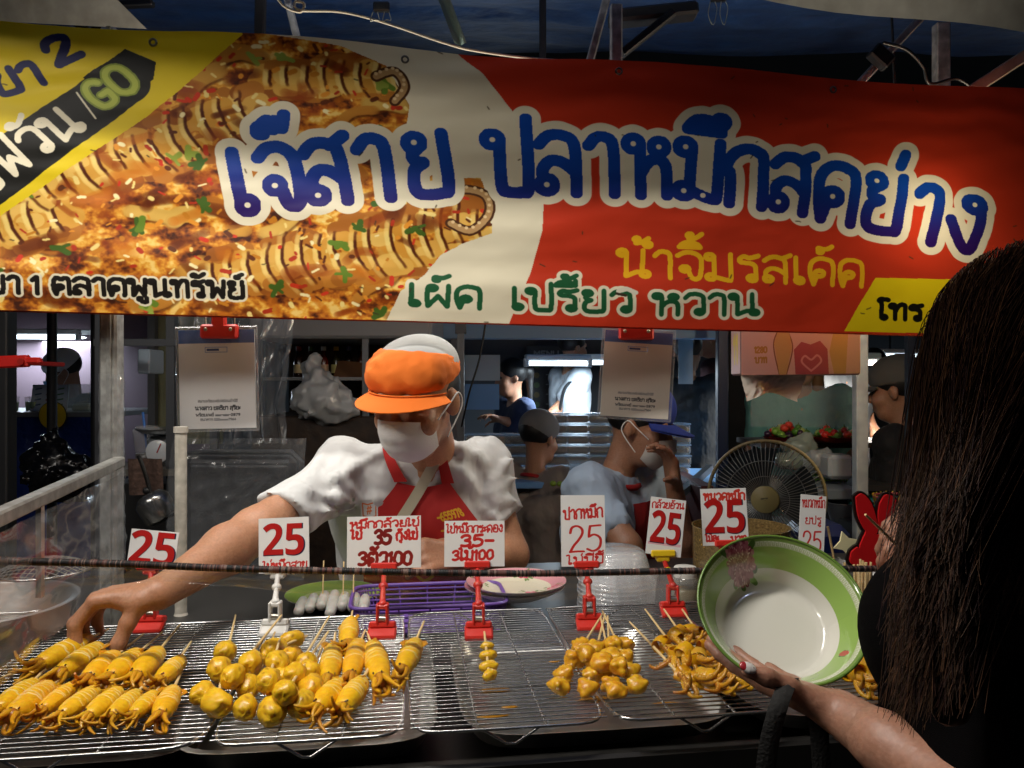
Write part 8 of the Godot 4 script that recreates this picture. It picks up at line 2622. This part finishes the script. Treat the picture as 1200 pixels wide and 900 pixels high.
func vegetable_stall() -> void:
	var dk := mat("15171a", 0.6)
	var dp := thing("blue_post", "dark blue steel post between the snack stall and the fan", "post", Vector3(0.902, 1.0967, -3.3))
	dp.position.y = 0.0
	part(dp, "pole", Geo.new().box(Vector3(0, 1.2, 0), Vector3(0.045, 2.4, 0.045), Basis.IDENTITY, 0.003), mat("16284a", 0.4))
	part(dp, "foot_plate", Geo.new().box(Vector3(0, 0.005, 0), Vector3(0.14, 0.01, 0.14)), dk)
	var bp := thing("dark_post", "thin dark post in front of the man in the black shirt", "post", Vector3(1.398, 1.17, -2.7))
	bp.position.y = 0.0
	part(bp, "pole", Geo.new().box(Vector3(0, 1.2, 0), Vector3(0.024, 2.4, 0.024)), mat("1a2230", 0.5))
	part(bp, "foot_plate", Geo.new().box(Vector3(0, 0.005, 0), Vector3(0.1, 0.01, 0.1)), dk)
	panel("dark_curtain", "black curtain hanging between the blue post and the vegetable stall", "curtain", Vector3(0.98, 1.7722, -3.5), Vector3(1.1278, 0.7611, -3.5), 0.02, mat("08090a", 0.8))
	var t := thing("vegetable_stall", "low vegetable stall table with stepped shelves", "stall", Vector3(1.1833, 1, -3))
	t.position.y = 0.0
	part(t, "table_top", Geo.new().box(Vector3(0.05, 1.265, -0.1), Vector3(0.56, 0.02, 0.32)), mat("3a2a20", 0.6))
	part(t, "lower_shelf", Geo.new().box(Vector3(0.05, 1.13, 0.12), Vector3(0.6, 0.02, 0.3)), mat("2c2a28", 0.6))
	part(t, "front_ledge", Geo.new().box(Vector3(0.08, 1.0, 0.3), Vector3(0.7, 0.02, 0.3)), mat("6a7880", 0.5))
	for x in [-0.22, 0.32]:
		for z in [-0.22, 0.4]:
			part(t, "leg", Geo.new().box(Vector3(x, 0.495, z), Vector3(0.03, 0.99, 0.03)), dk)
		part(t, "riser", Geo.new().box(Vector3(x, 1.19, -0.05), Vector3(0.02, 0.13, 0.02)), dk)
	var glassm := glass(0.06, 0.05)
	panel("sneeze_guard", "clear acrylic guard in front of the woman in mint", "guard", Vector3(0.9178, 1.4934, -2.95), Vector3(1.3177, 1.3361, -2.95), 0.004, glassm, 0.0)
	for k in 2:
		var tr := thing("vegetable_tray", ["red oval tray heaped with vegetables beside the napkin", "red oval tray heaped with tomatoes beside the grey post"][k], "tray", Vector3(1.0653, 1.3099, -2.95) + Vector3(0.17 * k, 0, 0.03 * k))
		tr.position.y = 1.276
		part(tr, "dish", Geo.new().lathe([Vector2(0.001, 0.002), Vector2(0.08, 0.002), Vector2(0.1, 0.02), Vector2(0.104, 0.022), Vector2(0.098, 0.018), Vector2(0.001, 0.006)], 30, Transform3D(Basis.IDENTITY, Vector3.ZERO), false, 0.6), mat("8a1c1c", 0.35))
		for q in 5:
			var a := q * 1.3 + k
			part(tr, "leaf", Geo.new().grid(4, 5, func(s, v): return Vector3(cos(a) * 0.06 + (s - 0.5) * 0.05 * sin(v * PI), 0.022 + 0.01 * sin(v * 3.0), sin(a) * 0.04 + 0.04 + (v - 0.5) * 0.06)), mat("4e7a24", 0.5))
		for q in 34:
			var a := rng.randf() * TAU
			var r := sqrt(rng.randf()) * 0.085
			var kind: int = [0, 1, 2, 3][rng.randi() % 4] if k == 0 else [0, 0, 1, 3][rng.randi() % 4]
			var at := tr.position + Vector3(cos(a) * r, 0.024 + 0.042 * (1.0 - r / 0.085) + rng.randf() * 0.008, sin(a) * r * 0.6)
			var o := thing(["tomato", "lime", "aubergine", "guava"][kind], [["ripe red tomato in the mixed vegetable tray", "green lime in the mixed vegetable tray", "dark purple aubergine in the mixed vegetable tray", "pale green guava in the mixed vegetable tray"], ["ripe red tomato in the tomato tray", "green lime in the tomato tray", "", "pale green guava in the tomato tray"]][k][kind], ["tomato", "lime", "aubergine", "guava"][kind], at, rng.randf() * 3.0, "vegetables heaped on the %s tray" % ["mixed", "tomato"][k])
			part(o, "fruit", Geo.new().ball(Vector3.ZERO, Vector3(0.016, 0.014, 0.0155) * rng.randf_range(0.8, 1.1), Basis.IDENTITY, 10, 8), mat([["b8281c", "c8402c"], ["4a7a24", "6a9434"], ["2c1830", "3a2038"], ["8aa84a", "a4b464"]][kind][rng.randi() % 2], 0.28))
			part(o, "stalk", Geo.new().tube([Vector3(0, 0.012, 0), Vector3(0.002, 0.019, 0.001)], 0.0018, 5), mat("3a5a1c", 0.6))
	var gb := thing("green_basket", "light green plastic basket of herbs on the lower shelf", "basket", Vector3(1.1821, 1.1981, -2.86))
	gb.position.y = 1.14
	var gm := mat("7aa43a", 0.4)
	for q in 6:
		part(gb, "band", Geo.new().ring(Vector3(0, 0.008 + 0.012 * q, 0), Vector3.UP, 0.06 + 0.002 * q, 0.0025, 28, 5), gm)
	for q in 20:
		var a := TAU * q / 20.0
		part(gb, "rib", Geo.new().tube([Vector3(cos(a) * 0.06, 0, sin(a) * 0.06), Vector3(cos(a) * 0.071, 0.07, sin(a) * 0.071)], 0.002, 4), gm)
	var herbs := Geo.new()
	for q in 90:
		var a := rng.randf() * TAU
		var r := rng.randf() * 0.05
		herbs.ball(Vector3(cos(a) * r, 0.06 + rng.randf() * 0.04, sin(a) * r), Vector3(0.012, 0.002, 0.006), Basis.from_euler(Vector3(rng.randf() * 2, rng.randf() * 6, rng.randf())), 6, 4)
	part(gb, "herbs", herbs, mat("3e6a1e", 0.6)).set_meta("kind", "stuff")
	var bn := FastNoiseLite.new()
	bn.frequency = 12.0
	for k in 3:
		var f := Field.new()
		f.noise = bn
		f.amp = 0.025
		var at: Vector3 = [Vector3(1.0703, 1.2625, -2.85), Vector3(1.12, 1.22, -2.8), Vector3(1.0183, 1.218, -2.82)][k]
		f.ell(at, [Vector3(0.07, 0.035, 0.05), Vector3(0.06, 0.05, 0.05), Vector3(0.05, 0.03, 0.04)][k])
		f.cap(at, at + Vector3(0.03, 0.05, 0), 0.03, 0.01, 0.03)
		var g := Geo.new()
		f.net(g, 0.009)
		solo("produce_bag", ["knotted clear bag of greens on the lower shelf", "crumpled clear bag beside the green basket", "small flat bag beside the fan guard"][k], "bag", g, mat(["8a9488", "9aa0a0", "7a8478"][k], 0.18))
	var wt := panel("white_tub", "white plastic tub under the green basket", "tub", Vector3(1.1031, 1.2522, -2.72), Vector3(1.1908, 1.1676, -2.72), 0.1, mat("a8aeb0", 0.4), 0.012)
	for q in [[Vector3(1.1267, 1.0898, -2.6), 0.06, "3a3e44", "dark steel bowl on the front ledge"], [Vector3(1.2133, 1.0667, -2.6), 0.07, "2a8a8a", "teal plastic bowl beside the grey post"], [Vector3(1.314, 1.062, -2.7), 0.075, "1f7a7c", "second teal plastic bowl behind the first"]]:
		var b := thing("bowl", q[3], "bowl", q[0])
		b.position.y = 1.012
		part(b, "shell", Geo.new().lathe([Vector2(0.001, 0.0), Vector2(q[1] * 0.6, 0.0), Vector2(q[1] * 0.95, 0.06), Vector2(q[1], 0.085), Vector2(q[1] * 0.96, 0.086), Vector2(q[1] * 0.9, 0.06), Vector2(q[1] * 0.55, 0.006), Vector2(0.001, 0.006)], 30), mat(q[2], 0.35))
		part(b, "rim", Geo.new().ring(Vector3(0, 0.086, 0), Vector3.UP, q[1] * 0.99, 0.003, 30, 6), mat(q[2], 0.35))
	var yb := thing("yellow_basket", "yellow woven plastic basket behind the red hand board", "basket", Vector3(1.2977, 1.0977, -2.55))
	yb.position.y = 1.012
	var ym := mat("b8a030", 0.45)
	for q in 7:
		part(yb, "band", Geo.new().ring(Vector3(0, 0.01 + 0.017 * q, 0), Vector3.UP, 0.065 + 0.004 * q, 0.0045, 30, 5), ym if q < 5 else mat("b0505c", 0.45))
	for q in 26:
		var a := TAU * q / 26.0
		part(yb, "rib", Geo.new().tube([Vector3(cos(a) * 0.065, 0, sin(a) * 0.065), Vector3(cos(a) * 0.092, 0.12, sin(a) * 0.092)], 0.003, 4), ym)
	panel("front_table", "dark table carrying the teal bowls and the yellow basket", "table", Vector3(1.0917, 1.0546, -2.62) , Vector3(1.6302, -0.1011, -2.62), 0.4, mat("1c1e22", 0.6))
	panel("blue_crate", "dark blue plastic drum standing behind the fan", "drum", Vector3(0.88, 1.0733, -2.4), Vector3(1.0267, 0.3, -2.4), 0.2, mat("101c4c", 0.4), 0.03)
	panel("white_board", "pale board lying below the produce bags", "board", Vector3(0.99, 1.146, -2.7), Vector3(1.1822, 1.1099, -2.66), 0.2, mat("6a7278", 0.5))
	panel("pink_poster", "pink printed poster far behind the grey post", "poster", Vector3(2.4382, 1.5231, -5.2), Vector3(2.5538, 1.3729, -5.2), 0.01, mat("b8485a", 0.5))
